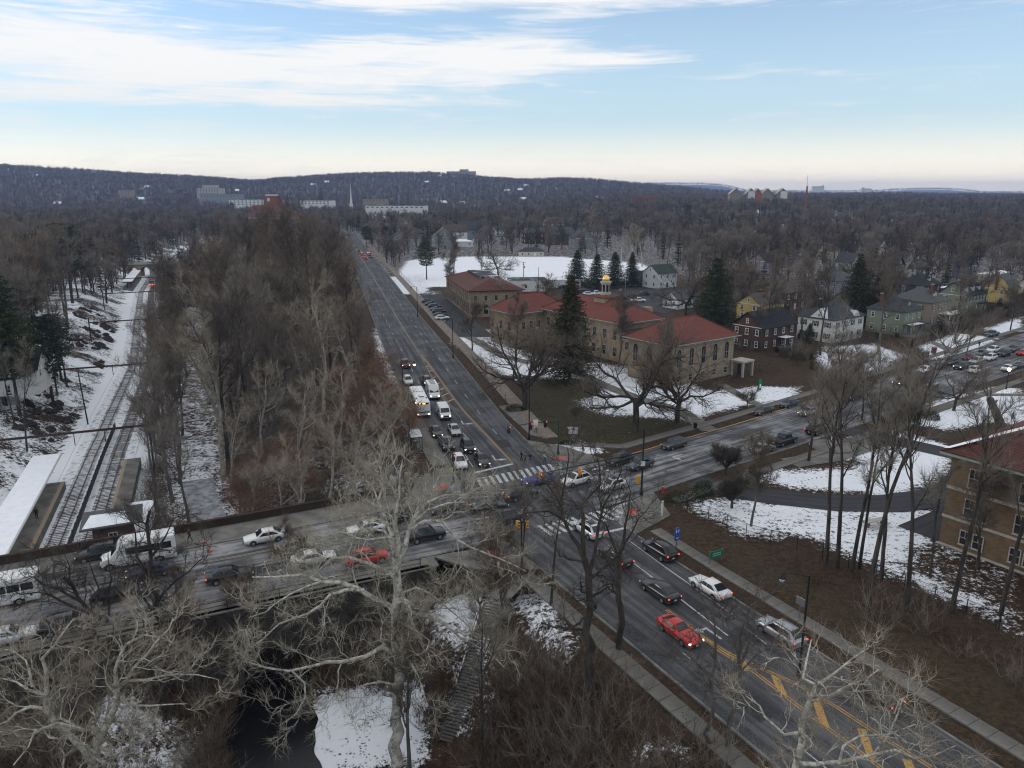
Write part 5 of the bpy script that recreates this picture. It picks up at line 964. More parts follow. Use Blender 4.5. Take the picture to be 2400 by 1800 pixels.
def wheel_mesh(r, w=0.22):
    key = ('wheel', round(r, 2), w)
    if key not in SHARE:
        t = MB(); k = 16; vs = []
        for y, rr in ((-w / 2, r * .86), (-w / 2 + .03, r), (w / 2 - .03, r), (w / 2, r * .86)): vs += [(rr * math.cos(2 * math.pi * j / k), y, rr * math.sin(2 * math.pi * j / k)) for j in range(k)]
        t.add(vs, [(i * k + j, i * k + (j + 1) % k, (i + 1) * k + (j + 1) % k, (i + 1) * k + j) for i in range(3) for j in range(k)] + [tuple(range(k))[::-1], tuple(range(3 * k, 4 * k))])
        rm = MB(); rm.add([(0, w / 2 + .004, 0)] + [(r * .62 * math.cos(2 * math.pi * j / 10), w / 2 + .012, r * .62 * math.sin(2 * math.pi * j / 10)) for j in range(10)], [(0, 1 + (j + 1) % 10, 1 + j) for j in range(10)])
        for j in range(5): a = 2 * math.pi * j / 5; rm.box((r * .3 * math.cos(a), w / 2 + .012, r * .3 * math.sin(a)), (.05, .02, .05))
        SHARE[key] = (t.mesh('tyre', 'tyre', True), rm.mesh('rim', 'rim'))
    return SHARE[key]
SHARE = {}
def quad_in(a, b_, c, d, i0=0.08, i1=0.1, off=0.012):
    "a pane inset in the quad a b c d (a-b bottom, d-c top), pushed out a little"
    a, b_, c, d = map(Vector, (a, b_, c, d)); n = -(b_ - a).cross(d - a).normalized(); f = lambda s, t: (a.lerp(b_, s)).lerp(d.lerp(c, s), t) + n * off
    return [f(i0, i1), f(1 - i0, i1), f(1 - i0, 1 - i1 * .8), f(i0, 1 - i1 * .8)]
def car_parts(kind):
    if kind in SHARE: return SHARE[kind]
    s = SPEC[kind]; x1, zb, x2, x3, x4, zr4, zt, wb, wt = s['cab']; P_ = {}
    body = loft(s['st'], PROF); F = [(x1, zb), (x2, zt), (x3, zt), (x4, zr4)]
    # cabin: a rounded shell in body colour
    cab = MB(); prof = [(1.0, 0), (1.0, .06), (.9, .62), (.82, .9), (.70, .985), (0, 1.0)]
    st = []
    for t in (0, .5, 1): st.append((x1 + (x2 - x1) * t, zb - .04, zb - .04 + (zt - zb + .02) * max(t, .04), wb))
    for t in (.33, .66, 1): st.append((x2 + (x3 - x2) * t, zb - .04, zt + .02 * math.sin(math.pi * t), wb))
    for t in (.5, 1): st.append((x3 + (x4 - x3) * t, zb - .04, zt + (zr4 - zt) * t + .01, wb * (1 - .03 * t)))
    cabm = loft(st, [(wt / wb * a if i > 3 else 1 - (1 - wt / wb) * min(1, b_ * 1.05), b_) for i, (a, b_) in enumerate([(1, 0), (1, .08), (1, .55), (1, .88), (.93, .97), (.0, 1.0)])])
    body.add(cabm.v, cabm.f)
    if kind == 'pickup': body.box((-1.75, 0, 1.175), (1.75, 1.62, .01), 1)
    if kind == 'suv':
        for y in (-.58, .58): body.box((-.65, y, zt + .03), (1.9, .04, .04), 1)
    body.box((s['st'][0][0] - .03, 0, .44 if kind != 'pickup' else .66), (.12, 1.15, .20), 1); body.box((s['st'][-1][0] + .05, 0, .42), (.14, 1.3, .14), 1)   # grille and rear bumper insert
    for sx in s['wheels'][:2]:
        for sg in (-1, 1):
            r = s['wheels'][2] + .055; vs = [(sx, sg * (s['W'] / 2 + .004), .0)] ; k = 12
            ar = [(sx + r * math.cos(math.pi * j / k), sg * (s['W'] / 2 + .006), max(.2, s['wheels'][2] + r * math.sin(math.pi * j / k))) for j in range(k + 1)]
            body.add(ar, [tuple(range(k + 1)) if sg < 0 else tuple(range(k + 1))[::-1]], 1)
    P_['body'] = body
    def pane(q, nm): P_[nm] = MB().add(q, [(0, 1, 2, 3)])
    wtt = wt * .93
    pane(quad_in((x1, wb * .93, zb), (x1, -wb * .93, zb), (x2, -wtt, zt), (x2, wtt, zt), .05, .06, .035), 'windshield')
    pane(quad_in((x4, -wb * .9, zr4), (x4, wb * .9, zr4), (x3, wtt, zt), (x3, -wtt, zt), .06, .10, .04), 'rear_window')
    for sg, nm in ((1, 'side_window_l'), (-1, 'side_window_r')):
        xm = (x1 * .35 + x4 * .65) if kind != 'pickup' else None; mb = MB(); cuts = [x1 - .22, (x1 + x4) / 2 + .1, x4 + .35]
        if kind == 'pickup': cuts = [x1 - .2, x4 + .55, x4 + .12]
        h0, h1 = zb + .05, zt - .13; w0 = wb * .992 + .012; w1 = wb + (wt - wb) * .80 + .030
        top = lambda x: min(max(x, x3 + .06), x2 - .04)
        for a, c in zip(cuts[:-1], cuts[1:]):
            q = [(a - .03, sg * w0, h0), (c + .03, sg * w0, h0), (max(top(c), c - .6) + .03, sg * w1, h1), (min(top(a), a + .6) - .03, sg * w1, h1)]
            mb.add(q, [(0, 1, 2, 3) if sg < 0 else (3, 2, 1, 0)])
        P_[nm] = mb
    f0, f1 = s['st'][1], s['st'][2]; r0, r1 = s['st'][-2], s['st'][-3]
    for sg in (-1, 1):
        nm = 'l' if sg > 0 else 'r'
        P_['headlight_' + nm] = MB().box((f0[0] - .02, sg * (f0[3] - .14), f0[2] - .10), (.16, .30, .13), rz=sg * -.35)
        P_['taillight_' + nm] = MB().box((r0[0] - .01, sg * (r0[3] - .14), r0[2] - .14), (.10, .27, .12), rz=sg * .3)
        P_['mirror_' + nm] = MB().box((x1 - .28, sg * (s['W'] / 2 + .04), zb + .08), (.12, .18, .13))
    P_['plate_f'] = MB().box((s['st'][0][0] + .035, 0, .40 if kind != 'pickup' else .55), (.02, .32, .15)); P_['plate_r'] = MB().box((s['st'][-1][0] - .03, 0, .62 if kind != 'pickup' else .72), (.02, .32, .15))
    M_ = {}
    for k, mb in P_.items():
        base = k.split('_l')[0] if k.endswith('_l') else k.split('_r')[0] if k.endswith('_r') and k != 'plate_r' else k
        mat = {'body': ['car_grey', 'trim_dark'], 'windshield': 'glass', 'rear_window': 'glass', 'side_window_l': 'glass', 'side_window_r': 'glass', 'plate_f': 'plate', 'plate_r': 'plate'}.get(k) or ('headlight' if k.startswith('head') else 'taillight' if k.startswith('tail') else 'trim_dark')
        M_[k] = mb.mesh(k, mat, False)
        if k == 'body':
            import bmesh
            me = M_[k]; bm = bmesh.new(); bm.from_mesh(me); bmesh.ops.recalc_face_normals(bm, faces=bm.faces); bm.to_mesh(me); bm.free(); me.polygons.foreach_set('use_smooth', [len(p.vertices) == 4 and p.material_index == 0 for p in me.polygons])
    SHARE[kind] = M_; return M_
def set_mat(o, mat, slot=0): o.material_slots[slot].link = 'OBJECT'; o.material_slots[slot].material = MAT[mat]
NAMES = {'sedan': 'car', 'suv': 'sport_utility_car', 'coupe': 'sports_car', 'pickup': 'pickup_truck', 'hatch': 'hatchback_car'}
def car(kind, col, u, v_, head, label, lights='', group=None, s=1.0, pos=None, roof=None, z=0.012):
    p = P(u, v_, 0.65) if pos is None else Vector((pos[0], pos[1], 0)); o = thing(NAMES[kind], label, 'pickup truck' if kind == 'pickup' else 'car', (p.x, p.y, z), R(head), group); o.scale = (s, s, s)
    for k, me in car_parts(kind).items():
        nm = {'side_window_l': 'side_window', 'side_window_r': 'side_window', 'headlight_l': 'headlight', 'headlight_r': 'headlight', 'taillight_l': 'taillight', 'taillight_r': 'taillight', 'mirror_l': 'wing_mirror', 'mirror_r': 'wing_mirror', 'plate_f': 'number_plate', 'plate_r': 'number_plate'}.get(k, k)
        c = ob(nm, me, o)
        if k == 'body': set_mat(c, 'car_' + col)
        if k.startswith('mirror'): set_mat(c, 'car_' + col)
        if k.startswith('headlight') and 'h' in lights: set_mat(c, 'headlight_on')
        if k.startswith('taillight') and 'b' in lights.lower(): set_mat(c, 'brake_on' if 'B' in lights else 'taillight_on')
    if roof:
        x1, zb, x2, x3, x4, zr4, zt, wb, wt = SPEC[kind]['cab']; MB().box(((x2 + x3) / 2, 0, zt + .03), ((x2 - x3) * .62, wt * 1.25, .015)).build('sunroof', roof, o)
    wx1, wx2, r = SPEC[kind]['wheels']; W = SPEC[kind]['W'] / 2; t, rm = wheel_mesh(r)
    for x in (wx1, wx2):
        for sg in (1, -1):
            w = ob('wheel', t, o, (x, sg * (W - .085), r), 0 if sg > 0 else math.pi); ob('rim', rm, w)
    return o
# ---- box-bodied vehicles
def bbox_shell(st, rnd=.12):
    "st: (x, z0, z1, half width); rounded box sections"
    return loft(st, [(0, 0), (1, 0), (1.0, .5), (1 - .01, .9), (1 - rnd * .35, .97), (1 - rnd, 1.0), (0, 1.012)])
def text_mesh(s, size, mat, extr=0.004):
    cu = bpy.data.curves.new('lettering', 'FONT'); cu.body = s; cu.size = size; cu.extrude = extr; cu.align_x = 'CENTER'; cu.align_y = 'CENTER'; cu.resolution_u = 2; t = bpy.data.objects.new('tmp', cu); COL.objects.link(t)
    dg = bpy.context.evaluated_depsgraph_get(); me = bpy.data.meshes.new_from_object(t.evaluated_get(dg)); me.materials.clear(); me.materials.append(MAT[mat]); bpy.data.objects.remove(t); return me
def box_vehicle(name, label, cat, pos, head, L, W, H, col, front, windows, wheels, r, extras=(), z=0.012, lights='', hl=(.9,), body_st=None):
    o = thing(name, label, cat, (pos[0], pos[1], z), R(head)); st = body_st; b = bbox_shell(st)
    b.box((0, 0, .32), (L * .94, W * .9, .12), 1); o2 = b.build('body', ['car_' + col, 'trim_dark'], o); me = o2.data
    import bmesh
    bm = bmesh.new(); bm.from_mesh(me); bmesh.ops.recalc_face_normals(bm, faces=bm.faces); bm.to_mesh(me); bm.free()
    MB().add(quad_in(*front, .04, .04, .02), [(0, 1, 2, 3)]).build('windshield', 'glass', o)
    for (xa, xb, za, zb) in windows:
        for sg in (1, -1): MB().box(((xa + xb) / 2, sg * (W / 2 + .004), (za + zb) / 2), (abs(xb - xa), .02, zb - za)).build('side_window', 'glass', o)
    t, rm = wheel_mesh(r, .28)
    for x in wheels:
        for sg in (1, -1):
            MB().box((x, sg * (W / 2 + .001), r * .92), (r * 2.5, .012, r * 1.5)).build('wheel_arch', 'trim_dark', o)
            w = ob('wheel', t, o, (x, sg * (W / 2 - .10), r), 0 if sg > 0 else math.pi); ob('rim', rm, w)
    for sg in (1, -1):
        MB().box((L / 2 + .005, sg * (W / 2 - .28), hl[0]), (.06, .32, .18)).build('headlight', 'headlight_on' if 'h' in lights else 'headlight', o)
        MB().box((-L / 2 - .005, sg * (W / 2 - .2), 1.0), (.05, .2, .3)).build('taillight', 'taillight', o)
        MB().box((L / 2 - (.2 if H > 2.8 else 1.0), sg * (W / 2 + .22), hl[0] + .75), (.12, .16, .34)).build('wing_mirror', 'trim_dark', o)
    MB().box((L / 2 + .04, 0, .45), (.12, W * .92, .24)).build('bumper', 'trim_dark', o)
    for e in extras: e(o)
    return o
def bus():
    L, W, H = 12.2, 2.59, 3.05; p = P(983, 945, 1.2)
    ex = [lambda o: MB().box((L / 2 + .012, 0, 2.78), (.03, 1.9, .30)).build('destination_display', 'trim_dark', o), lambda o: MB().box((L / 2 + .03, .1, 2.78), (.012, .5, .2)).build('display_lamp', 'amber_on', o), lambda o: MB().box((L / 2 + .03, -.62, 2.78), (.012, .26, .16)).build('display_lamp', 'amber_on', o),
          lambda o: ob('roof_number', text_rot('0440', 1.0, 'trim_dark', -math.pi / 2, (-1.6, 0, H + .045)), o), lambda o: [MB().box((2.6 - .34 * i, y, H + .06), (.22, .9, .05)).build('roof_vent', 'trim_dark', o) for i in range(2) for y in (.1,)], lambda o: [MB().box((3.2, y, H + .03), (.8, .25, .06)).build('roof_marker', 'trim_dark', o) for y in (-.95, .95)],
          lambda o: MB().box((0, 0, .55), (L * .985, W + .016, .08)).build('skirt_stripe', 'car_navy', o), lambda o: [MB().box((x, -(W / 2 + .006), 1.5), (1.15, .02, 2.2)).build('door', 'glass', o) for x in (5.1, -.6)], lambda o: MB().box((L / 2 - .45, -(W / 2 + .02), 2.9), (.2, .05, .14)).build('marker_lamp', 'lamp_on', o),
          lambda o: MB().box((L / 2 + .07, 0, 1.02), (.03, .8, .1)).build('bike_rack', 'steel', o)]
    return box_vehicle('bus', 'long white city bus with amber destination display queueing on the avenue', 'bus', (p.x, p.y), -76, L, W, H, 'white', [(L / 2, W / 2 - .08, 1.0), (L / 2, -W / 2 + .08, 1.0), (L / 2 - .12, -W / 2 + .12, 2.6), (L / 2 - .12, W / 2 - .12, 2.6)],
        [(-5.2 + 1.55 * i, -5.2 + 1.55 * i + 1.4, 1.5, 2.6) for i in range(6)], (3.6, -3.3), .48, ex, lights='h', hl=(.72,), body_st=[(L / 2, .35, H - .45, W / 2 * .93), (L / 2 - .04, .32, H - .1, W / 2 * .98), (L / 2 - .3, .30, H, W / 2), (0, .30, H + .02, W / 2), (-L / 2 + .1, .30, H, W / 2), (-L / 2, .4, H - .1, W / 2 * .97)])
def text_rot(s, size, mat, rz, loc):
    me = text_mesh(s, size, mat); me.transform(Matrix.Translation(loc) @ Matrix.Rotation(rz, 4, 'Z')); return me
def rot_text(s, size, mat, loc, front=False, side=1):
    me = text_mesh(s, size, mat)
    Rm = Matrix.Rotation(math.pi / 2, 4, 'Z') @ Matrix.Rotation(math.pi / 2, 4, 'X') if front else (Matrix.Rotation(math.pi, 4, 'Z') if side > 0 else Matrix.Identity(4)) @ Matrix.Rotation(math.pi / 2, 4, 'X')
    me.transform(Matrix.Translation(loc) @ Rm); return me
def minibus(label, u, v_, head, pos=None, wide=False):
    L, W, H = (7.6, 2.44, 2.95); p = P(u, v_, 1.3) if pos is None else Vector((*pos, 0))
    st = [(L / 2, .45, .95, W * .36), (L / 2 - .15, .38, 1.18, W * .40), (L / 2 - 1.0, .35, 1.38, W * .42), (L / 2 - 1.08, .34, 1.5, W * .43), (L / 2 - 1.75, .34, 2.35, W * .46), (L / 2 - 1.9, .34, 2.62, W / 2), (L / 2 - 2.3, .34, H, W / 2), (-L / 2 + .1, .34, H, W / 2), (-L / 2, .4, H - .08, W / 2 * .98)]
    win = [(-3.35 + 1.18 * i, -3.35 + 1.18 * i + 1.04, 1.55, 2.32) for i in range(4)]
    ex = [lambda o: [ob('lettering', rot_text('BOROUGH OF GLEN RIDGE', .34, 'car_navy', (-.9, sg * (W / 2 + .012), 1.26), side=sg), o) for sg in (1, -1)], lambda o: [MB().box((-3.1, sg * (W / 2 + .004), .95), (.22, .01, .22)).build('fuel_cap', 'trim_dark', o) for sg in (1, -1)],
          lambda o: [MB().add(quad_in((L / 2 - 1.75, sg * W * .455, 1.5), (L / 2 - 2.25, sg * W * .5, 1.5), (L / 2 - 2.25, sg * W * .5, 2.2), (L / 2 - 1.85, sg * W * .485, 2.2), .05, .05, -.02 * sg), [(0, 1, 2, 3)]).build('cab_window', 'glass', o) for sg in (1, -1)],
          lambda o: [MB().box((-L / 2 + .02, sg * (W / 2 - .08), H - .12), (.06, .12, .2)).build('tail_marker', 'taillight', o) for sg in (1, -1)]]
    return box_vehicle('minibus', label, 'minibus', (p.x, p.y), head, L, W, H, 'white', [(L / 2 - 1.05, W * .42, 1.45), (L / 2 - 1.05, -W * .42, 1.45), (L / 2 - 1.75, -W * .44, 2.35), (L / 2 - 1.75, W * .44, 2.35)], win, (L / 2 - .85, -2.0), .40, ex, hl=(.85,), body_st=st)
def van(label, u, v_, head, kind='cargo', col='white'):
    p = P(u, v_, 1.0)
    if kind == 'step':
        L, W, H = 6.3, 2.15, 2.75; st = [(L / 2, .4, .85, W * .44), (L / 2 - .25, .34, 1.15, W * .48), (L / 2 - .75, .32, 1.35, W / 2), (L / 2 - 1.35, .32, 2.3, W / 2), (L / 2 - 1.7, .32, H, W / 2 * .98), (-L / 2 + .08, .32, H, W / 2 * .98), (-L / 2, .4, H - .1, W / 2 * .95)]; fr = [(L / 2 - .78, W * .46, 1.38), (L / 2 - .78, -W * .46, 1.38), (L / 2 - 1.38, -W * .44, 2.3), (L / 2 - 1.38, W * .44, 2.3)]
        ex = [lambda o: [MB().tube([(1.2, y, H + .12), (-2.9, y, H + .12)], .03, 5).build('roof_rail', 'steel', o) for y in (-.5, .5)], lambda o: [MB().box((1.0 - .45 * i, 0, H + .12), (.06, 1.0, .05)).build('ladder_rung', 'steel', o) for i in range(9)]]; win = [(1.3, 2.05, 1.45, 2.1)]
    else:
        L, W, H = 5.6, 2.0, 2.1; st = [(L / 2, .42, .85, W * .42), (L / 2 - .12, .34, 1.05, W * .47), (L / 2 - .95, .32, 1.18, W / 2), (L / 2 - 1.0, .32, 1.22, W / 2), (L / 2 - 1.65, .32, 2.0, W / 2 * .96), (L / 2 - 1.9, .32, H, W / 2 * .95), (-L / 2 + .1, .32, H, W / 2 * .95), (-L / 2, .4, H - .12, W / 2 * .92)]; fr = [(L / 2 - 1.0, W * .45, 1.22), (L / 2 - 1.0, -W * .45, 1.22), (L / 2 - 1.62, -W * .41, 1.98), (L / 2 - 1.62, W * .41, 1.98)]
        ex = [lambda o: [MB().box((.9 - .3 * i, 0, H + .015), (.06, 1.5, .03)).build('roof_rib', 'car_white', o) for i in range(10)], lambda o: MB().box((L / 2 + .01, 0, .82), (.04, 1.2, .3)).build('grille', 'trim_dark', o)]; win = [(.5, 1.25, 1.3, 1.8)]
    return box_vehicle('van', label, 'van', (p.x, p.y), head, L, W, H, col, fr, win, (L / 2 - .95, -L / 2 + 1.05), .37, ex, lights='h', hl=(.88,), body_st=st)
AVS, SSO, SNO, WE, WW, NEW, NEE = -76, -61.7, 118.3, 25.5, 205.5, 217, 37
bus(); van('white high-roof step van with a roof ladder rack beside the bus', 1014, 918, AVS, 'step'); van('white cargo van with ribbed roof ahead of the step van', 1040, 964, AVS)
minibus('white borough minibus standing on the bridge, facing left', 325, 1290, WW); minibus('white borough minibus cut off by the left edge of the picture', 0, 0, WW, pos=(-51.6, 67.2))
for a in (
    ('pickup', 'maroon', 949, 853, AVS, 'dark red pickup with headlights on, last in the avenue queue', 'h'), ('suv', 'white', 956, 892, AVS, 'white off-roader behind the city bus', ''), ('suv', 'slate', 1001, 893, AVS, 'dark blue-grey car with headlights on behind the step van', 'h'),
    ('sedan', 'silver', 1065, 1006, AVS, 'silver sedan ahead of the white cargo van', ''), ('sedan', 'black', 1022, 1010, AVS, 'black car with headlights on ahead of the city bus', 'h'), ('pickup', 'charcoal', 1046, 1040, AVS, 'charcoal pickup in the kerb lane before the stop line', ''), ('suv', 'charcoal', 1096, 1045, AVS, 'dark off-roader behind the black sedan at the stop line', 'h'),
    ('suv', 'white', 1077, 1082, AVS, 'white off-roader first in line at the stop line', ''), ('sedan', 'black', 1129, 1075, AVS, 'black sedan first in the middle lane at the stop line', 'h'),
    ('coupe', 'blue', 1262, 1122, 207, 'bright blue sports coupe crossing the junction', 'h'), ('suv', 'white', 1351, 1124, 215, 'white off-roader with dark sunroof turning in the junction', ''), ('hatch', 'pearl', 1434, 1136, 217, 'silver hatchback with black roof on the street crossing', ''),
    ('suv', 'black', 1222, 1157, 28, 'black car driving away across the junction behind the blue coupe', 'b'), ('sedan', 'black', 1148, 1186, 26, 'black sedan half hidden by branches in the junction', ''), ('suv', 'charcoal', 1192, 1212, 26, 'charcoal car nearest the lower crossing bars', ''), ('suv', 'pearl', 1378, 1240, SNO, 'white large off-roader with glass roof waiting at the lower crossing', 'b'),
    ('suv', 'charcoal', 1546, 1288, SNO, 'dark off-roader with red tail lights beside the verge', 'b'), ('sedan', 'charcoal', 1442, 1302, SNO, 'dark sedan behind the large white off-roader', 'b'), ('sedan', 'white', 1664, 1374, SNO, 'white sedan with tail lights on in the right lane', 'b'), ('sedan', 'charcoal', 1547, 1381, SNO, 'charcoal sedan braking in the middle lane', 'b'),
    ('coupe', 'red', 1593, 1476, SSO, 'bright red sports coupe driving towards the camera', 'h'), ('suv', 'silver', 1829, 1480, SNO, 'silver crossover with red tail lights in the right lane', 'b'), ('sedan', 'black', 2044, 1618, SNO, 'black sedan braking by the pavement, nearest on the right', 'b'),
    ('suv', 'charcoal', 1452, 1077, NEW, 'dark off-roader at the stop line by the library corner', ''), ('sedan', 'slate', 1500, 1086, NEW, 'blue-grey sedan at the stop line beside the dark off-roader', ''), ('suv', 'grey', 1580, 1040, NEW, 'grey off-roader approaching along the library kerb', ''), ('sedan', 'silver', 1895, 964, NEW, 'silver sedan heading down the street past the flagpole', 'h'),
    ('sedan', 'black', 1790, 962, NEW, 'black car parked along the library kerb', ''), ('sedan', 'navy', 1850, 945, NEW, 'dark blue car parked ahead of the black one by the kerb', ''), ('suv', 'black', 1999, 928, NEW, 'black off-roader coming down the street', 'h'), ('sedan', 'black', 2112, 893, NEW, 'dark sedan with headlights on near the street trees', 'h'),
    ('suv', 'black', 1914, 1006, NEE, 'black off-roader with one red tail light beyond the flagpole', 'b'), ('pickup', 'black', 1837, 1031, NEE, 'black pickup parked by the school street kerb', ''), ('sedan', 'silver', 1788, 1050, NEE, 'silver sedan parked behind the black pickup', ''), ('sedan', 'silver', 2181, 900, NEE, 'silver sedan on the street near the lamp post', ''), ('sedan', 'navy', 2160, 925, NEE, 'blue car parked by the school kerb near the lamp post', ''),
    ('sedan', 'white', 2168, 866, NEW, 'white car parked first in the row by the snowy lawn', ''), ('sedan', 'charcoal', 2200, 857, NEW, 'charcoal car parked second in the row by the snowy lawn', ''), ('suv', 'slate', 2228, 849, NEW, 'blue-grey car parked third in the row by the snowy lawn', ''), ('suv', 'charcoal', 2253, 858, NEW, 'dark car with headlights leading the queue up the street', 'h'), ('suv', 'white', 2288, 867, NEE, 'white off-roader driving up the street', ''),
    ('sedan', 'maroon', 2272, 836, NEW, 'red car in the street queue', ''), ('suv', 'silver', 2288, 846, NEW, 'silver off-roader in the street queue beside the red car', ''), ('sedan', 'slate', 2301, 827, NEW, 'blue-grey car behind the red car in the queue', ''), ('suv', 'white', 2320, 838, NEW, 'white off-roader behind the silver one in the queue', ''), ('suv', 'white', 2327, 820, NEW, 'white off-roader next to the kerb far up the queue', ''), ('suv', 'charcoal', 2353, 828, NEW, 'charcoal car far up the street queue', ''),
    ('suv', 'grey', 2376, 818, NEW, 'grey car far up the street queue near the right edge', ''), ('sedan', 'white', 2364, 862, NEE, 'white car leaving up the street near the right edge', ''), ('sedan', 'slate', 2392, 855, NEE, 'blue-grey car leaving at the right edge', ''), ('pickup', 'grey', 2325, 783, NEW, 'grey pickup parked on the drive behind the street tree', ''), ('sedan', 'red', 2398, 826, NEE, 'red car cut by the right edge of the picture', 'b'),
    ('sedan', 'navy', 352, 1335, WW, 'dark blue sedan passing the white minibus', 'h'), ('suv', 'black', 232, 1296, WW, 'black car between the two white minibuses', ''), ('sedan', 'black', 537, 1345, WE, 'black sedan on the near lane of the bridge', 'b'), ('suv', 'black', 273, 1390, WE, 'black off-roader behind the overhanging tree on the bridge', ''), ('suv', 'black', 160, 1462, WE, 'black car by the near kerb of the bridge', ''), ('sedan', 'pearl', 15, 1490, WE, 'pale car at the left edge by the near kerb', ''),
    ('sedan', 'white', 621, 1256, WW, 'white sedan parked by the bridge pavement beyond the cones', ''), ('sedan', 'tan', 690, 1278, WE, 'tan car partly hidden by branches on the bridge', ''), ('sedan', 'white', 735, 1306, WE, 'white car behind the huge sycamore branches', ''), ('suv', 'red', 860, 1306, WE, 'red car behind the huge sycamore trunk', ''), ('sedan', 'white', 858, 1236, WW, 'white car near the junction behind the sycamore crown', ''), ('suv', 'black', 998, 1252, WE, 'black car waiting right of the sycamore trunk', ''), ('sedan', 'charcoal', 1050, 1188, WW, 'charcoal car with a red light behind the sycamore top', 'b'), ('sedan', 'charcoal', 930, 1210, WW, 'dark car turning into the bridge street', '')):
    car(*a[:5], a[5], a[6], roof='glass' if 'sunroof' in a[5] or 'glass roof' in a[5] else ('trim_dark' if 'black roof' in a[5] else None))
for i, (u, v_) in enumerate(((1003, 706), (1011, 712), (1019, 718), (1024, 724), (1029, 730), (1033, 737), (1036, 745))):
    car(('suv', 'sedan', 'suv', 'sedan', 'suv', 'sedan', 'suv')[i], ('slate', 'charcoal', 'black', 'grey', 'charcoal', 'black', 'white')[i], u, v_, 20, ['farthest', 'second farthest', 'third', 'fourth', 'fifth', 'second nearest', 'nearest, white'][i] + ' car in the parked row beside the arcaded town building', group='cars parked beside the town building')
for i, (u, v_, k, c, hd) in enumerate(((1322, 672, 'sedan', 'black', 10), (1338, 673, 'suv', 'charcoal', 10), (1352, 675, 'sedan', 'red', 10), (1368, 680, 'suv', 'slate', 12), (1380, 689, 'suv', 'white', 8), (1396, 688, 'pickup', 'white', 8), (1440, 700, 'sedan', 'black', 8), (1458, 698, 'suv', 'charcoal', 8), (1496, 704, 'pickup', 'white', 5), (1456, 681, 'sedan', 'grey', 60), (1512, 688, 'suv', 'charcoal', 20), (1366, 693, 'sedan', 'slate', 12), (1484, 692, 'sedan', 'black', 10))):
    car(k, c, u, v_, hd, ['first black', 'second, charcoal', 'bright red', 'blue-grey', 'white boxy', 'white utility', 'black low', 'charcoal', 'white pickup', 'grey', 'dark tall', 'slate', 'black small'][i] + ' vehicle parked behind the library' + [' near the white shed', ' near the white shed', '', ' left of the white ones', ', left of the utility', ' beside the boxy one', ' right of the gold dome', ' right of the black one', ' by the flat roof', ' by the spruces', ' near the white back house', ' behind the spruce top', ' by the brick stack'][i], group='cars parked behind the library')
for i, (u, v_) in enumerate(((846, 592), (850, 597), (853, 601), (857, 605), (863, 592), (867, 597), (870, 602), (841, 588))):
    car(('sedan', 'suv')[i % 2], ('white', 'black', 'grey', 'charcoal')[i % 4], u, v_, 104, 'car with glowing brake lights queueing at the far end of the avenue', 'B', group='braking cars far up the avenue')
for i, (u, v_) in enumerate(((806, 551), (811, 556))): car('suv', 'white' if i else 'grey', u, v_, -76, ['grey', 'white'][i] + ' car coming over the far crest of the avenue', 'h')
# ------------------------------------------------------------------ buildings
brickmat('stone_tan', (0.37, 0.295, 0.205), (0.29, 0.23, 0.16), (0.32, 0.27, 0.20), 1.0, 0.6, 0.3)
brickmat('brick_tan', (0.20, 0.135, 0.078), (0.145, 0.096, 0.055), (0.18, 0.14, 0.10), 1.0, 0.42, 0.14)
brickmat('brick_red', (0.20, 0.055, 0.035), (0.13, 0.04, 0.028), (0.22, 0.17, 0.14), 1.0, 0.4, 0.13)
brickmat('brick_brown', (0.10, 0.05, 0.035), (0.07, 0.036, 0.026), (0.12, 0.10, 0.085), 1.0, 0.4, 0.13)
brickmat('brick_parapet', (0.058, 0.036, 0.028), (0.040, 0.026, 0.021), (0.07, 0.06, 0.05), 1.0, 0.4, 0.13)
brickmat('brick_orange', (0.42, 0.12, 0.05), (0.34, 0.09, 0.04), (0.3, 0.2, 0.15), 1.0, 0.9, 0.3)
brickmat('brick_salmon', (0.25, 0.10, 0.068), (0.20, 0.08, 0.055), (0.3, 0.2, 0.15), 1.0, 0.9, 0.3)
noisy('stucco_white', (0.60, 0.59, 0.57), (0.72, 0.71, 0.68), 0.8); noisy('stone_trim', (0.36, 0.33, 0.28), (0.46, 0.43, 0.37), 1.2)
for nm, c in (('white', (0.70, 0.70, 0.69)), ('sage', (0.20, 0.23, 0.17)), ('taupe', (0.25, 0.21, 0.17)), ('grey', (0.24, 0.25, 0.26)), ('yellow', (0.55, 0.42, 0.16)), ('blue', (0.10, 0.13, 0.19)), ('brown', (0.11, 0.075, 0.055)), ('cream', (0.52, 0.46, 0.36)), ('mint', (0.42, 0.50, 0.46)), ('mauve', (0.22, 0.19, 0.22)), ('dark', (0.06, 0.058, 0.055))):
    rowmat('board_' + nm, tuple(x * .88 for x in c), tuple(x * 1.06 for x in c), 0.16)
for nm, c in (('slate', (0.050, 0.053, 0.060)), ('grey', (0.085, 0.087, 0.090)), ('brown', (0.085, 0.068, 0.055)), ('green', (0.04, 0.06, 0.045)), ('black', (0.028, 0.029, 0.032))):
    rowmat('shingle_' + nm, tuple(x * .75 for x in c), tuple(x * 1.2 for x in c), 0.18)
rowmat('tile_red', (0.125, 0.041, 0.032), (0.19, 0.060, 0.046), 0.22, 2, 0.6); rowmat('tile_brown', (0.085, 0.036, 0.028), (0.13, 0.052, 0.040), 0.24, 2, 0.7); noisy('flat_roof', (0.035, 0.036, 0.04), (0.06, 0.06, 0.065), 0.4, c=(0.7, 0.72, 0.76), cscale=0.22, camt=0.9)
WIN = {}
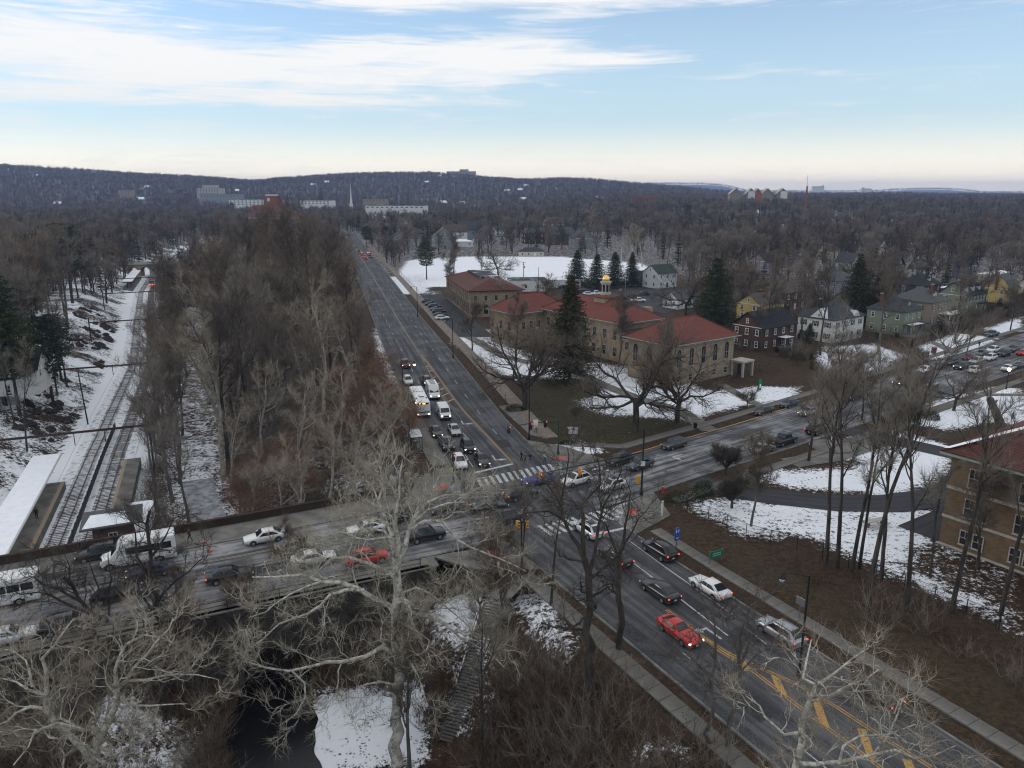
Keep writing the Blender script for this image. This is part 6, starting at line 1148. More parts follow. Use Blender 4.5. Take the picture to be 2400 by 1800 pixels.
def window(parent, x, y, z, face, w=0.95, h=1.5, arch=False, shutters=None, frame='white_trim', mull=True):
    "face: outward direction in the parent's plane as (nx, ny); the pane is the part, its frame and shutters its pieces"
    k = (w, h, arch, frame, mull)
    if k not in WIN:
        pn = MB(); fr = MB(); pts = [(-w / 2, -h / 2), (w / 2, -h / 2), (w / 2, h / 2)] + ([(w / 2 * math.cos(a), h / 2 + w / 2 * math.sin(a)) for a in np.linspace(0, math.pi, 9)[1:-1]] if arch else []) + [(-w / 2, h / 2)]
        n = len(pts); pn.add([(a, -0.02, b_) for a, b_ in pts], [tuple(range(n))]); q = 0.11
        for i in range(n):
            a, b_ = Vector(pts[i]), Vector(pts[(i + 1) % n]); c = (a + b_) / 2; d = b_ - a; L = d.length + q; ang = math.atan2(d.y, d.x); vs = []
            for yy in (0.0, -0.09):
                for s1, s2 in ((-1, -1), (1, -1), (1, 1), (-1, 1)): vs.append((c.x + s1 * L / 2 * math.cos(ang) - s2 * q / 2 * math.sin(ang), yy, c.y + s1 * L / 2 * math.sin(ang) + s2 * q / 2 * math.cos(ang)))
            fr.add(vs, [(0, 1, 2, 3), (7, 6, 5, 4), (0, 4, 5, 1), (1, 5, 6, 2), (2, 6, 7, 3), (3, 7, 4, 0)])
        if mull: fr.box((0, -.045, 0), (w, .05, .06)); fr.box((0, -.044, h * .25 if not arch else 0), (.045, .048, h * (.5 if not arch else 1)))
        fr.box((0, -.09, -h / 2 - .07), (w + .24, .16, .07)); sh = MB().box((0, -.04, 0), (w * .42, .05, h)).mesh('shutter', 'trim_dark')
        WIN[k] = (pn.mesh('window', 'pane'), fr.mesh('window_frame', frame), sh)
    pn, fr, sh = WIN[k]; o = ob('window', pn, parent, (x, y, z), math.atan2(face[1], face[0]) + math.pi / 2); ob('window_frame', fr, o)
    if shutters:
        for sg in (-1, 1): ob('shutter', sh, o, (sg * (w * .71 + .08), 0, 0))
    return o
def gable_roof(mb, x0, x1, y0, y1, z, rise, axis='x', ov=0.45, t=0.16):
    "two slabs and nothing between; axis = ridge direction"
    if axis == 'x': ym = (y0 + y1) / 2; E = [((x0 - ov, y0 - ov), (x1 + ov, y0 - ov), (x1 + ov, ym), (x0 - ov, ym)), ((x1 + ov, y1 + ov), (x0 - ov, y1 + ov), (x0 - ov, ym), (x1 + ov, ym))]; run = (y1 - y0) / 2
    else: xm = (x0 + x1) / 2; E = [((x1 + ov, y0 - ov), (x1 + ov, y1 + ov), (xm, y1 + ov), (xm, y0 - ov)), ((x0 - ov, y1 + ov), (x0 - ov, y0 - ov), (xm, y0 - ov), (xm, y1 + ov))]; run = (x1 - x0) / 2
    zl = z - rise * ov / run
    for q in E:
        vs = [(q[0][0], q[0][1], zl), (q[1][0], q[1][1], zl), (q[2][0], q[2][1], z + rise), (q[3][0], q[3][1], z + rise)]; vs += [(a, b_, c + t) for a, b_, c in vs]
        mb.add(vs, [(3, 2, 1, 0), (4, 5, 6, 7), (0, 1, 5, 4), (1, 2, 6, 5), (2, 3, 7, 6), (3, 0, 4, 7)])
def hip_roof(mb, x0, x1, y0, y1, z, rise, ov=0.5, t=0.18, ridge=None):
    x0 -= ov; x1 += ov; y0 -= ov; y1 += ov; w, d = x1 - x0, y1 - y0; zt = z + rise
    if w >= d: q = min(d / 2, w / 2 - .05) if ridge is None else ridge; r = [(x0 + q, (y0 + y1) / 2, zt), (x1 - q, (y0 + y1) / 2, zt)]
    else: q = min(w / 2, d / 2 - .05) if ridge is None else ridge; r = [((x0 + x1) / 2, y0 + q, zt), ((x0 + x1) / 2, y1 - q, zt)]
    e = [(x0, y0, z), (x1, y0, z), (x1, y1, z), (x0, y1, z)]; vs = [(a, b_, c - t) for a, b_, c in e] + e + r
    fs = [(3, 2, 1, 0), (0, 1, 5, 4), (1, 2, 6, 5), (2, 3, 7, 6), (3, 0, 4, 7)] + ([(4, 5, 9, 8), (5, 6, 9), (6, 7, 8, 9), (7, 4, 8)] if w >= d else [(4, 5, 8), (5, 6, 9, 8), (6, 7, 9), (7, 4, 8, 9)])
    mb.add(vs, fs)
def house(label, cx, cy, ang, w, d, wall, roof, eave=5.6, rise=3.2, kind='gable', axis='x', trim='white_trim', storeys=2, nx=3, ny=2, shutters=False, chimney=None, dormers=0, porch=None, snow=0, group=None, name='house', z0=None, cat='house', garret=True):
    o = thing(name, label, cat, (cx, cy, hz(cx, cy) if z0 is None else z0), ang, group); x0, x1, y0, y1 = -w / 2, w / 2, -d / 2, d / 2
    mb = MB().box((0, 0, eave / 2), (w, d, eave))
    if kind == 'gable':
        if axis == 'x':
            for x in (x0, x1): mb.add([(x, y0, eave), (x, y1, eave), (x, 0, eave + rise)], [(0, 1, 2) if x > 0 else (2, 1, 0)])
        else:
            for y in (y0, y1): mb.add([(x0, y, eave), (x1, y, eave), (0, y, eave + rise)], [(0, 1, 2) if y < 0 else (2, 1, 0)])
    mb.build('wall', wall, o); MB().box((0, 0, eave - .09), (w + .09, d + .09, .17)).build('frieze', trim, o)
    rf = MB()
    if kind == 'gable': gable_roof(rf, x0, x1, y0, y1, eave, rise, axis)
    elif kind == 'hip': hip_roof(rf, x0, x1, y0, y1, eave + .1, rise)
    else:                                                            # gambrel: steep lower, shallow upper slopes
        ym = d * .30; zz = eave + rise * .62; vs = []
        for x in (x0 - .3, x1 + .3): vs += [(x, y0 - .35, eave - .1), (x, -ym, zz), (x, 0, eave + rise), (x, ym, zz), (x, y1 + .35, eave - .1)]
        rf.add(vs, [(0, 5, 6, 1), (1, 6, 7, 2), (2, 7, 8, 3), (3, 8, 9, 4)]); MB().add([(x, y, z) for x in (x0, x1) for y, z in ((y0, eave), (-ym + .1, zz - .1), (0, eave + rise - .1), (ym - .1, zz - .1), (y1, eave))], [(4, 3, 2, 1, 0), (5, 6, 7, 8, 9)]).build('gable_wall', wall, o)
    ro = rf.build('roof', roof, o)
    if snow:
        sn = MB(); sn.add([(x0 * .8, y0 - .3, eave + .14), (x0 * .8 + w * snow, y0 - .3, eave + .14), (x0 * .8 + w * snow * .9, y0 * .72, eave + .14 + rise * .3), (x0 * .8 + w * .1, y0 * .8, eave + .14 + rise * .22)], [(0, 1, 2, 3)])
    sh = eave / storeys
    for s in range(storeys):
        z = sh * s + sh * .54
        for i in range(nx):
            x = x0 + w * (i + .5) / nx
            if s == 0 and nx > 2 and i == nx // 2 and not porch: continue
            window(o, x, y0 - .01, z, (0, -1), shutters=shutters); 
            if i % 2 == 0: window(o, x, y1 + .01, z, (0, 1))
        for i in range(ny):
            y = y0 + d * (i + .5) / ny; window(o, x0 - .01, y, z, (-1, 0), shutters=shutters)
            if s: window(o, x1 + .01, y, z, (1, 0))
    if kind == 'gable' and garret and rise > 2.2:
        if axis == 'x': window(o, x0 - .01, 0, eave + rise * .38, (-1, 0), .7, 1.1); 
        else: window(o, 0, y0 - .01, eave + rise * .38, (0, -1), .8, 1.2)
    dr = MB().box((0, 0, 0), (1.05, .08, 2.1)).build('door', 'trim_dark' if rng.random() < .6 else 'white_trim', o, ((x0 + w * (nx // 2 + .5) / nx) if nx > 2 else 0, y0 - .03, 1.3)); MB().box((.38, -.06, 0), (.06, .06, .1)).build('handle', 'steel', dr)
    if chimney:
        for c in (chimney if isinstance(chimney, list) else [chimney]): ch = MB().box((c[0] * w, c[1] * d, eave + rise * .55), (.9, .75, rise + 1.5)).build('chimney', c[2] if len(c) > 2 else 'brick_red', ro); MB().box((c[0] * w, c[1] * d, eave + rise * .55 + (rise + 1.5) / 2 + .05), (1.05, .9, .12)).build('chimney_cap', 'stone_trim', ro)
    for i in range(dormers):
        x = x0 + w * (i + .5 + (0 if dormers > 1 else 0)) / dormers; yb = y0 * .55; zb = eave + rise * .28; dm = MB().box((x, yb, zb + .55), (1.35, 2.0, 1.5)); dm.add([(x - .67, yb - 1.0, zb + 1.3), (x + .67, yb - 1.0, zb + 1.3), (x, yb - 1.0, zb + 1.95)], [(0, 1, 2)]); dd = dm.build('dormer', 'board_white' if trim == 'white_trim' else wall, o)
        g = MB(); gable_roof(g, x - .67, x + .67, yb - 1.0, yb + 1.6, zb + 1.3, .65, 'y', .14, .08); g.build('dormer_roof', roof, dd); window(dd, x, yb - 1.01, zb + .62, (0, -1), .62, 1.0)
    if porch:
        pw, pd, px, balustrade = porch; ph = sh * .92; pr = MB().box((px, y0 - pd / 2, ph + .12), (pw + .5, pd + .3, .22)).build('porch_roof', roof if not balustrade else 'white_trim', o); MB().box((px, y0 - pd / 2, .25), (pw, pd, .5)).build('porch_floor', 'board_grey', o)
        if snow: MB().box((px - pw * .15, y0 - pd / 2 - .2, ph + .26), (pw * .6, pd * .6, .06)).build('snow_patch', 'snow', pr)
        n = max(2, int(pw / 2.2) + 1)
        for i in range(n): MB().box((px - pw / 2 + .15 + (pw - .3) * i / (n - 1), y0 - pd + .15, ph / 2 + .2), (.2, .2, ph - .3)).build('porch_post', 'white_trim' if balustrade or trim == 'white_trim' else trim, o)
        if balustrade:
            for i in range(n): MB().box((px - pw / 2 + .1 + (pw - .2) * i / (n - 1), y0 - pd + .1, ph + .75), (.16, .16, 1.1)).build('baluster_post', 'white_trim', o)
            MB().box((px, y0 - pd + .1, ph + .95), (pw, .08, .5)).build('balustrade', 'white_trim', o)
    fc = 3 if cy < 400 else 24
    EXCL.append([tuple(Vector((cx, cy)) + Vector((a * math.cos(ang) - b_ * math.sin(ang), a * math.sin(ang) + b_ * math.cos(ang)))) for a, b_ in ((x0 - 3, y0 - fc), (x1 + 3, y0 - fc), (x1 + 3, y1 + 3), (x0 - 3, y1 + 3))]); return o
ST = R(37)
def at_house(u, v_, z=0): p = P(u, v_, z); return p.x, p.y
# the row along the street
hr = house('brown brick gabled house beside the library', 68, 199, ST, 15, 9.5, 'brick_brown', 'shingle_black', 6.2, 3.6, 'gable', 'x', nx=4, ny=3, shutters=True, porch=(3.4, 2.2, 1.5, False), snow=.3, chimney=(-.1, .1))
MB().box((1.5, -4.75 - 1.1, 3.15), (3.9, 2.5, .08)).build('porch_snow', 'snow', hr)
wh = house('white stucco house with dark hip roof and two small front gables', 91, 211, ST, 15.5, 11, 'stucco_white', 'shingle_slate', 6.3, 4.0, 'hip', nx=4, ny=3, shutters=True, chimney=(-.28, .1, 'trim_dark'))
for (x, y, n_, s_) in ((3.5, -5.5, (0, -1), 1.0), (-7.75, -1.0, (-1, 0), 1.9)):
    g = MB(); w_ = 1.5 * s_
    if n_[1]: g.add([(x - w_, y - .25, 6.4), (x + w_, y - .25, 6.4), (x, y - .25, 6.4 + w_ * 1.15), (x, y + 3.0, 6.4 + w_ * 1.15)], [(0, 1, 2), (2, 1, 3), (0, 2, 3)])
    else: g.add([(x - .25, y + w_, 6.4), (x - .25, y - w_, 6.4), (x - .25, y, 6.4 + w_ * .95), (x + 4.2, y, 6.4 + w_ * .95)], [(0, 1, 2), (2, 1, 3), (0, 2, 3)])
    go = g.build('front_gable', 'stucco_white', wh); window(go, x + n_[0] * .27, y + n_[1] * .27, 6.95 + .3 * s_ * .6, n_, .6, .9)
house('sage green house with dark roof and wide low porch', 113.5, 220, ST, 10.5, 11, 'board_sage', 'shingle_slate', 7.0, 3.6, 'hip', nx=3, ny=3, trim='board_sage', chimney=(-.38, .2), dormers=1, porch=(10.5, 3.0, 0, False), snow=.4)
house('taupe house with grey hip roof, brick chimney and white balcony porch', 130.5, 238, ST, 12.5, 12.5, 'board_taupe', 'shingle_grey', 7.2, 4.2, 'hip', nx=3, ny=2, shutters=True, chimney=(-.05, -.28), dormers=1, porch=(6.0, 3.4, 3.0, True))
house('long pale green house with dark roof and three dormers', 158, 262, ST, 15, 9.5, 'board_sage', 'shingle_black', 6.2, 4.2, 'gable', nx=6, ny=2, shutters=True, dormers=3, porch=(3, 1.8, 3, False))
house('yellow gambrel-roofed house at the right edge', 186, 285, ST, 9.5, 10.5, 'board_yellow', 'shingle_grey', 5.4, 5.0, 'gambrel', nx=2, ny=2, chimney=(-.52, -.05))
house('pale house cut by the right edge beyond the yellow one', 203, 292, ST, 10, 9, 'board_cream', 'shingle_brown', 5.4, 3.4, 'gable')
# the rows behind
for lab, u, v_, w, d, wall, roof, e, r_, kd, ax, kw in (
    ('yellow house half hidden behind the orange-brown tree', 1780, 745, 13, 9, 'board_yellow', 'shingle_brown', 5.4, 3, 'gable', 'x', {}), ('brown house with a pale hip roof behind the brick house', 1830, 722, 13, 11, 'brick_brown', 'shingle_brown', 6.4, 3.4, 'hip', 'x', {}),
    ('pale blue-grey hip-roofed house behind the white house', 1960, 690, 14, 11, 'board_grey', 'shingle_grey', 6.2, 3.4, 'hip', 'x', {}), ('small shed with a snow-covered roof behind the white house', 1955, 735, 5.5, 5, 'board_cream', 'snow', 2.4, 2.0, 'hip', 'x', dict(storeys=1, nx=2, ny=1)),
    ('mint gambrel house with white trim in the back row', 1985, 640, 9, 9, 'board_mint', 'shingle_slate', 6.0, 4.4, 'gable', 'y', {}), ('mauve house in the back row left of the tall conifer', 1790, 640, 12, 10, 'board_mauve', 'shingle_black', 6.6, 4, 'gable', 'x', {}), ('grey house with dormers in the back row', 1870, 625, 15, 9, 'board_grey', 'shingle_slate', 5.6, 3.6, 'gable', 'x', dict(dormers=2)),
    ('dark timbered house behind the sage green house', 2150, 695, 13, 11, 'board_dark', 'shingle_black', 5.2, 4.2, 'hip', 'x', dict(dormers=1)), ('white gabled cottage behind the street houses', 2160, 650, 10, 9, 'board_white', 'shingle_black', 4.6, 4.0, 'gable', 'y', {}), ('dark gabled house left of the white cottage', 2085, 650, 9, 9, 'board_dark', 'shingle_slate', 6.0, 4.2, 'gable', 'y', {}),
    ('blue steep-gabled house in the back row', 2250, 650, 10, 10, 'board_blue', 'shingle_slate', 6.2, 4.6, 'gable', 'y', {}), ('white twin-gabled house far back among the trees', 2050, 600, 12, 10, 'board_white', 'shingle_slate', 5.8, 4.6, 'gable', 'y', {}), ('cream house far back right of the mint house', 1940, 605, 12, 9, 'board_cream', 'shingle_brown', 5.2, 3.6, 'gable', 'x', {}),
    ('half-timbered pale house among the trees at right', 2175, 592, 11, 9, 'board_cream', 'shingle_brown', 6.0, 4.4, 'gable', 'y', {}), ('white clapboard house with green roof behind the car park', 1545, 672, 12, 9, 'board_white', 'shingle_green', 6.6, 3.2, 'gable', 'x', {}), ('small grey wing beside the white green-roofed house', 1502, 668, 7, 7, 'board_grey', 'shingle_slate', 4.0, 2.4, 'gable', 'x', dict(storeys=1, nx=2)), ('white garage with broad doors behind the library annex', 1590, 720, 9, 7, 'board_white', 'shingle_grey', 3.6, 2.4, 'gable', 'x', dict(storeys=1, nx=2)),
    ('long pale garage with snow at the right', 2330, 655, 18, 7, 'board_cream', 'snow', 3.0, 1.2, 'hip', 'x', dict(storeys=1, nx=4)), ('low snow-roofed building behind the old thick-trunked tree', 2250, 690, 20, 8, 'board_taupe', 'snow', 3.2, .8, 'hip', 'x', dict(storeys=1, nx=4)),
    ('white house with twin gables beyond the snowy field', 1065, 568, 14, 10, 'board_white', 'shingle_brown', 6.4, 4.2, 'gable', 'x', {}), ('grey gabled house left of the white one beyond the field', 1040, 582, 11, 10, 'board_grey', 'shingle_grey', 6.2, 4.6, 'gable', 'y', {}), ('big grey house with blue-grey roof right of the white one beyond the field', 1105, 565, 16, 12, 'board_grey', 'shingle_slate', 7.0, 5.2, 'gable', 'x', {}), ('pale low garage in front of the white field house', 1083, 578, 11, 7, 'board_white', 'snow', 3.0, 1.0, 'hip', 'x', dict(storeys=1)),
    ('blue-grey house near the avenue beyond the field', 940, 585, 12, 9, 'board_grey', 'shingle_slate', 5.6, 4.0, 'gable', 'y', {}), ('pale steep-gabled house farther behind the field', 955, 555, 11, 10, 'board_cream', 'shingle_brown', 6.2, 5, 'gable', 'y', {}), ('white house high behind the trees beyond the field', 1297, 545, 13, 10, 'board_white', 'shingle_brown', 6.5, 4.4, 'gable', 'x', {}), ('brown shingled house below the white one beyond the field', 1310, 573, 14, 9, 'board_brown', 'shingle_grey', 5.8, 4.0, 'gable', 'x', {}), ('grey stone house with steep gable right of the field', 1365, 582, 12, 10, 'board_grey', 'shingle_slate', 5.6, 4.4, 'gable', 'y', {}), ('dark red brick house behind the field trees', 1250, 570, 12, 9, 'brick_brown', 'shingle_black', 6.0, 3.6, 'hip', 'x', {}),
    ('white cottage among trees left of the far avenue', 905, 552, 10, 8, 'board_white', 'shingle_slate', 5, 3.5, 'gable', 'y', {}), ('white house beneath the pines at the far left', 15, 625, 12, 9, 'board_white', 'shingle_grey', 5, 3.2, 'gable', 'x', {})):
    x, y = at_house(u, v_); g_ = 1.4 if u < 1400 and y > 450 else 1.0; house(lab, x, y, ST if u > 1400 else R(14), w * g_, d * g_, wall, roof, e * g_, r_ * g_, kd, ax, **{**dict(nx=3, ny=2, garret=True), **kw})
q = P(40, 935, 0.3); lh = house('white rendered house with dark roof above the railway bank at left', q.x - 4, q.y + 6, R(15), 11, 8, 'stucco_white', 'shingle_black', 5.4, 3.4, 'gable', 'x', nx=1, ny=2, chimney=(.3, 0, 'stucco_white'), z0=0.3)
# field house, white sheds
x, y = at_house(1245, 600); house('long dark-roofed pavilion at the far side of the snowy field', x, y, R(4), 16, 8, 'board_cream', 'shingle_slate', 3.2, 2.4, 'hip', storeys=1, nx=4, ny=1, name='pavilion', cat='pavilion')
x, y = at_house(1235, 680); o = thing('shed', 'low white flat-roofed building with snow in front of the field', 'building', (x, y, 0), R(6)); MB().box((0, 0, 2.4), (16, 10, 4.8)).build('wall', 'stucco_white', o); MB().box((0, 0, 4.88), (16.4, 10.4, .18)).build('roof', 'flat_roof', o); MB().box((-2, -5.4, 3.0), (1.8, .8, .15)).build('awning', 'sign_red', o)
for i in range(3): window(o, -6 + 5 * i, -5.01, 2.2, (0, -1))
x, y = at_house(1300, 672); o = thing('shed', 'long white low shed with snowy roof beside the spruces', 'building', (x, y, 0), R(6)); MB().box((0, 0, 1.7), (22, 9, 3.4)).build('wall', 'stucco_white', o); MB().box((0, 0, 3.48), (22.4, 9.4, .16)).build('roof', 'snow', o); window(o, 9, -4.51, 2.0, (0, -1), 2.2, 1.2)
# town building with arcade
def plot(c, u0, u1, v0, v1, U, V): return [tuple(Vector(c) + U * a + V * b_) for a, b_ in ((u0, v0), (u1, v0), (u1, v1), (u0, v1))]
tb = thing('town_building', 'tan arcaded town building with brown hipped roof beside the avenue', 'building', (-14.0, 245.5, 0), R(104)); Lb = 47
MB().box((Lb / 2, -9, 4.4), (Lb, 18, 8.8)).build('wall', 'stone_tan', tb); r_ = MB(); hip_roof(r_, 0, Lb, -18, 0, 8.9, 3.0, .8, .2, 9); r_.build('roof', 'tile_brown', tb); MB().box((Lb / 2 + 2, -10, 11.35), (24, 7, 1.2)).build('roof_deck', 'flat_roof', tb)
for i in range(13):
    window(tb, 1.8 + 3.55 * i, .02, 2.3, (0, 1), 1.9, 3.0, True, frame='stone_trim', mull=False); window(tb, 1.8 + 3.55 * i, .02, 6.4, (0, 1), 1.2, 1.9, frame='stone_trim')
for i in range(5): window(tb, -.02, -2 - 3.5 * i, 2.3, (-1, 0), 1.6, 2.6, True, frame='stone_trim', mull=False); window(tb, -.02, -2 - 3.5 * i, 6.4, (-1, 0), 1.1, 1.7, frame='stone_trim')
for i in range(14): MB().box((.02 + 3.55 * i, .12, 4.3), (.45, .3, 8.4)).build('pilaster', 'stone_tan', tb)
EXCL.append(plot((-14, 245.5), -4, 52, -22, 4, Vector((math.cos(R(104)), math.sin(R(104)))), Vector((-math.sin(R(104)), math.cos(R(104))))))
# library: U runs north-west along the front, V away from it
lb = thing('library', 'tan stone library with red tiled hip roofs, arched windows and gold-domed cupola', 'library', (33.5, 153.5, 0), R(126)); EA = 9.0
def wing(x0, x1, y0, y1, e, rise, roof='tile_red', ridge=None, flat=False):
    MB().box(((x0 + x1) / 2, (y0 + y1) / 2, e / 2), (x1 - x0, y1 - y0, e)).build('wing_wall', 'stone_tan', lb); MB().box(((x0 + x1) / 2, (y0 + y1) / 2, e - .25), (x1 - x0 + .3, y1 - y0 + .3, .45)).build('cornice', 'stone_trim', lb)
    if flat: MB().box(((x0 + x1) / 2, (y0 + y1) / 2, e + .1), (x1 - x0 - .1, y1 - y0 - .1, .25)).build('flat_roof', 'flat_roof', lb); return None
    r_ = MB(); hip_roof(r_, x0, x1, y0, y1, e + .12, rise, 1.0, .22, ridge); ro = r_.build('roof', roof, lb); v_ = r_.v; nn = 10
    for a, b_ in ((4, 8), (5, 9), (6, 9), (7, 8), (8, 9)) if (x1 - x0) >= (y1 - y0) else ((4, 8), (5, 8), (6, 9), (7, 9), (8, 9)):
        A_, B_ = Vector(v_[a]), Vector(v_[b_]); n_ = max(2, int((B_ - A_).length / .9))
        for i in range(n_): MB().tube([A_.lerp(B_, i / n_), A_.lerp(B_, (i + .96) / n_)], [.17, .13], 6).build('ridge_tile', 'tile_brown', ro)
    for q in ((x0, y0, x1, y0), (x0, y1, x1, y1), (x0, y0, x0, y1), (x1, y0, x1, y1)):
        cxm, cym = (x0 + x1) / 2, (y0 + y1) / 2; f = lambda x, y: (x + (1.06 if x > cxm else -1.06), y + (1.06 if y > cym else -1.06), e + .05); MB().tube([f(*q[:2]), f(*q[2:])], .11, 6).build('gutter', 'copper_green', ro)
    return ro
# in this frame the front looks to +y (towards the avenue), the body lies at negative y
r1 = wing(0, 12.6, -20.5, 0, EA, 4.4); wing(12.6, 24, -18.5, -8, 7.6, 0, flat=True); wing(24, 54, -22, -8.6, EA + .5, 4.2); wing(54, 65, -17, 1.5, EA, 4.2); wing(12.6, 18, -17, -5.5, 6.9, 2.2)
wing(22, 44, -36, -22.2, 6.6, 0, flat=True)
MB().box((24.3, -33.5, 3.6), (4.4, 7, 7.2)).build('orange_annex', 'brick_orange', lb); MB().box((24.3, -33.5, 7.25), (4.6, 7.2, .14)).build('annex_roof', 'flat_roof', lb)
for i in range(5): window(lb, -.02, -2.4 - 3.9 * i, 5.6, (-1, 0), 1.5, 3.2, True, frame='stone_trim'); window(lb, -.02, -2.4 - 3.9 * i, 1.5, (-1, 0), 1.2, 1.4, frame='stone_trim')
for i in range(3): window(lb, 2.2 + 4.1 * i, .02, 5.6, (0, 1), 1.5, 3.2, True, frame='stone_trim'); window(lb, 56 + 4 * i, 1.52, 5.4, (0, 1), 1.3, 2.4, frame='stone_trim'); window(lb, 56 + 4 * i, 1.52, 1.9, (0, 1), 1.3, 2.0, frame='stone_trim')
for i in range(8): window(lb, 26 + 3.7 * i, -8.58, 6.4, (0, 1), 1.3, 2.4, frame='stone_trim'); window(lb, 26 + 3.7 * i, -8.58, 2.3, (0, 1), 1.3, 2.4, frame='stone_trim')
for i in range(3): window(lb, 53.98, -6 + 2.6 * i - .8, 5.6, (-1, 0), 1.1, 2.2, frame='stone_trim'); window(lb, 14.5 + 3.4 * i, -7.98 if i else -5.48, 4.6 if i else 4.2, (0, 1), 1.1, 2.0, frame='stone_trim')
for j, (a, b_) in enumerate(((15, -14), (17.5, -12), (20.5, -14.5))): MB().lathe([(.5, 0), (.55, .5), (.3, .7)], 10).build('roof_fan', 'steel', lb, (a, b_, 7.9))
# side porch
pr = MB().box((-1.9, -21.5, 3.5), (3.6, 4.0, .35)).build('porch_roof', 'stone_trim', lb)
for a in (-3.4, -.4):
    for b_ in (-23.2, -19.9): MB().box((a, b_, 1.7), (.4, .4, 3.4)).build('porch_pillar', 'stone_trim', lb)
MB().box((-1.2, -21.5, 1.3), (.1, 1.4, 2.5)).build('porch_door', 'trim_dark', lb)
# cupola
cu = MB().box((37.2, -15.5, 12.8), (4.2, 4.2, 2.6)).build('cupola_base', 'stone_tan', lb); s_ = MB(); hip_roof(s_, 35.1, 39.3, -17.6, -13.4, 14.2, .9, .4, .15); s_.build('cupola_skirt', 'tile_red', cu)
MB().lathe([(1.45, 14.6), (1.45, 15.2), (1.25, 15.25), (1.25, 17.6), (1.45, 17.65), (1.45, 18.0), (1.1, 18.05), (1.0, 18.3)], 8, c=(37.2, -15.5, 0)).build('cupola_drum', 'stone_trim', cu)
for k in range(8):
    a = R(22.5 + 45 * k) + R(0); MB().box((37.2 + 1.18 * math.cos(a), -15.5 + 1.18 * math.sin(a), 16.4), (.06, .6, 1.8), rz=a).build('cupola_opening', 'pane', cu)
MB().lathe([(1.0, 18.3), (.98, 18.7), (.82, 19.1), (.56, 19.4), (.24, 19.58), (.05, 19.64), (.04, 20.5)], 16, c=(37.2, -15.5, 0)).build('dome', 'gold', cu, smooth=True)
MB().box((30.5, -24, 9.0), (2.0, 2.0, 5)).build('stack', 'stone_tan', lb)
EXCL.append(plot((33.5, 153.5), -6, 70, -40, 5, Vector((math.cos(R(126)), math.sin(R(126)))), Vector((-math.sin(R(126)), math.cos(R(126))))))
# school at the right edge: x along its near front (south-east), y back from it
sb = thing('school_building', 'tan brick school with red tiled roof at the right edge', 'school', (50.4, 80.8, -0.4), R(-56)); SL, SD, SE_ = 34, 26, 11.6
MB().box((SL / 2, SD / 2, SE_ / 2), (SL, SD, SE_)).build('wall', 'brick_tan', sb)
for z, h in ((.45, .9), (4.0, .3), (7.6, .35)): MB().box((SL / 2, SD / 2, z), (SL + .16, SD + .16, h if z > 1 else .35)).build('string_course', 'stone_trim', sb)
MB().box((SL / 2, SD / 2, SE_ + .05), (SL + 1.9, SD + 1.9, .32)).build('gutter', 'copper_green', sb)
r_ = MB(); hip_roof(r_, 0, SL, 0, SD, SE_ + .25, 6.0, .95, .1); sr = r_.build('roof', 'tile_brown', sb)
# barrel tiles on the two slopes that face the camera
tv, tf = [], []; x0, x1, y0, y1, zr = -.95, SL + .95, -.95, SD + .95, SE_ + .25; dd = (SD + 1.9) / 2; k = 6.0 / dd
def tiles(fr):
    o_ = len(tv)
tmb = MB(); course = .38; cw = .30
for r in range(int(dd / course)):
    a, b_ = r * course, (r + 1) * course + .05
    for j in range(int((SD + 1.9 - 2 * a) / cw)):                      # left-hand hip, facing away down the drive
        y = y0 + a + j * cw + cw / 2; n_ = 3
        if y > 12.5: continue
        pts = [(x0 + q_, y + cw * .5 * math.cos(t_), zr + q_ * k + .02 + .07 * math.sin(t_) + (.03 if q_ == a else 0)) for q_ in (a, b_) for t_ in (0, math.pi / 2, math.pi)]; tmb.add(pts, [(0, 1, 4, 3), (1, 2, 5, 4)])
    for j in range(int((SL + 1.9 - 2 * a) / cw)):
        x = x0 + a + j * cw + cw / 2
        if x > 17: continue
        pts = [(x + cw * .5 * math.cos(t_), y0 + q_, zr + q_ * k + .02 + .07 * math.sin(t_) + (.03 if q_ == a else 0)) for q_ in (a, b_) for t_ in (math.pi, math.pi / 2, 0)]; tmb.add(pts, [(0, 1, 4, 3), (1, 2, 5, 4)])
to = tmb.build('roof_tiles', 'tile_brown', sr); to['kind'] = 'stuff'
MB().add([(x0 + .2, y0 + .2, zr + .35), (x0 + .9, y0 + .2, zr + .5), (x0 + 8, y0 + 8.6, zr + 4.2), (x0 + 7.4, y0 + 8.6, zr + 4.2)], [(0, 1, 2, 3)]).build('ridge_snow', 'snow', sr)
for i in range(6):
    for z, h in ((2.1, 1.7), (5.7, 2.2), (9.3, 2.2)):
        for dx in (-.7, .7): window(sb, 3.4 + 5.2 * i + dx, -.02, z, (0, -1), 1.1, h, frame='stone_trim')
for i in range(4):
    for z in (2.3, 5.7, 9.3): window(sb, -.02, 3 + 6 * i, z, (-1, 0), 1.2, 2.0, frame='stone_trim')
EXCL.append(plot((50.4, 80.8), -3, 40, -4, 30, Vector((math.cos(R(-56)), math.sin(R(-56)))), Vector((-math.sin(R(-56)), math.cos(R(-56))))))
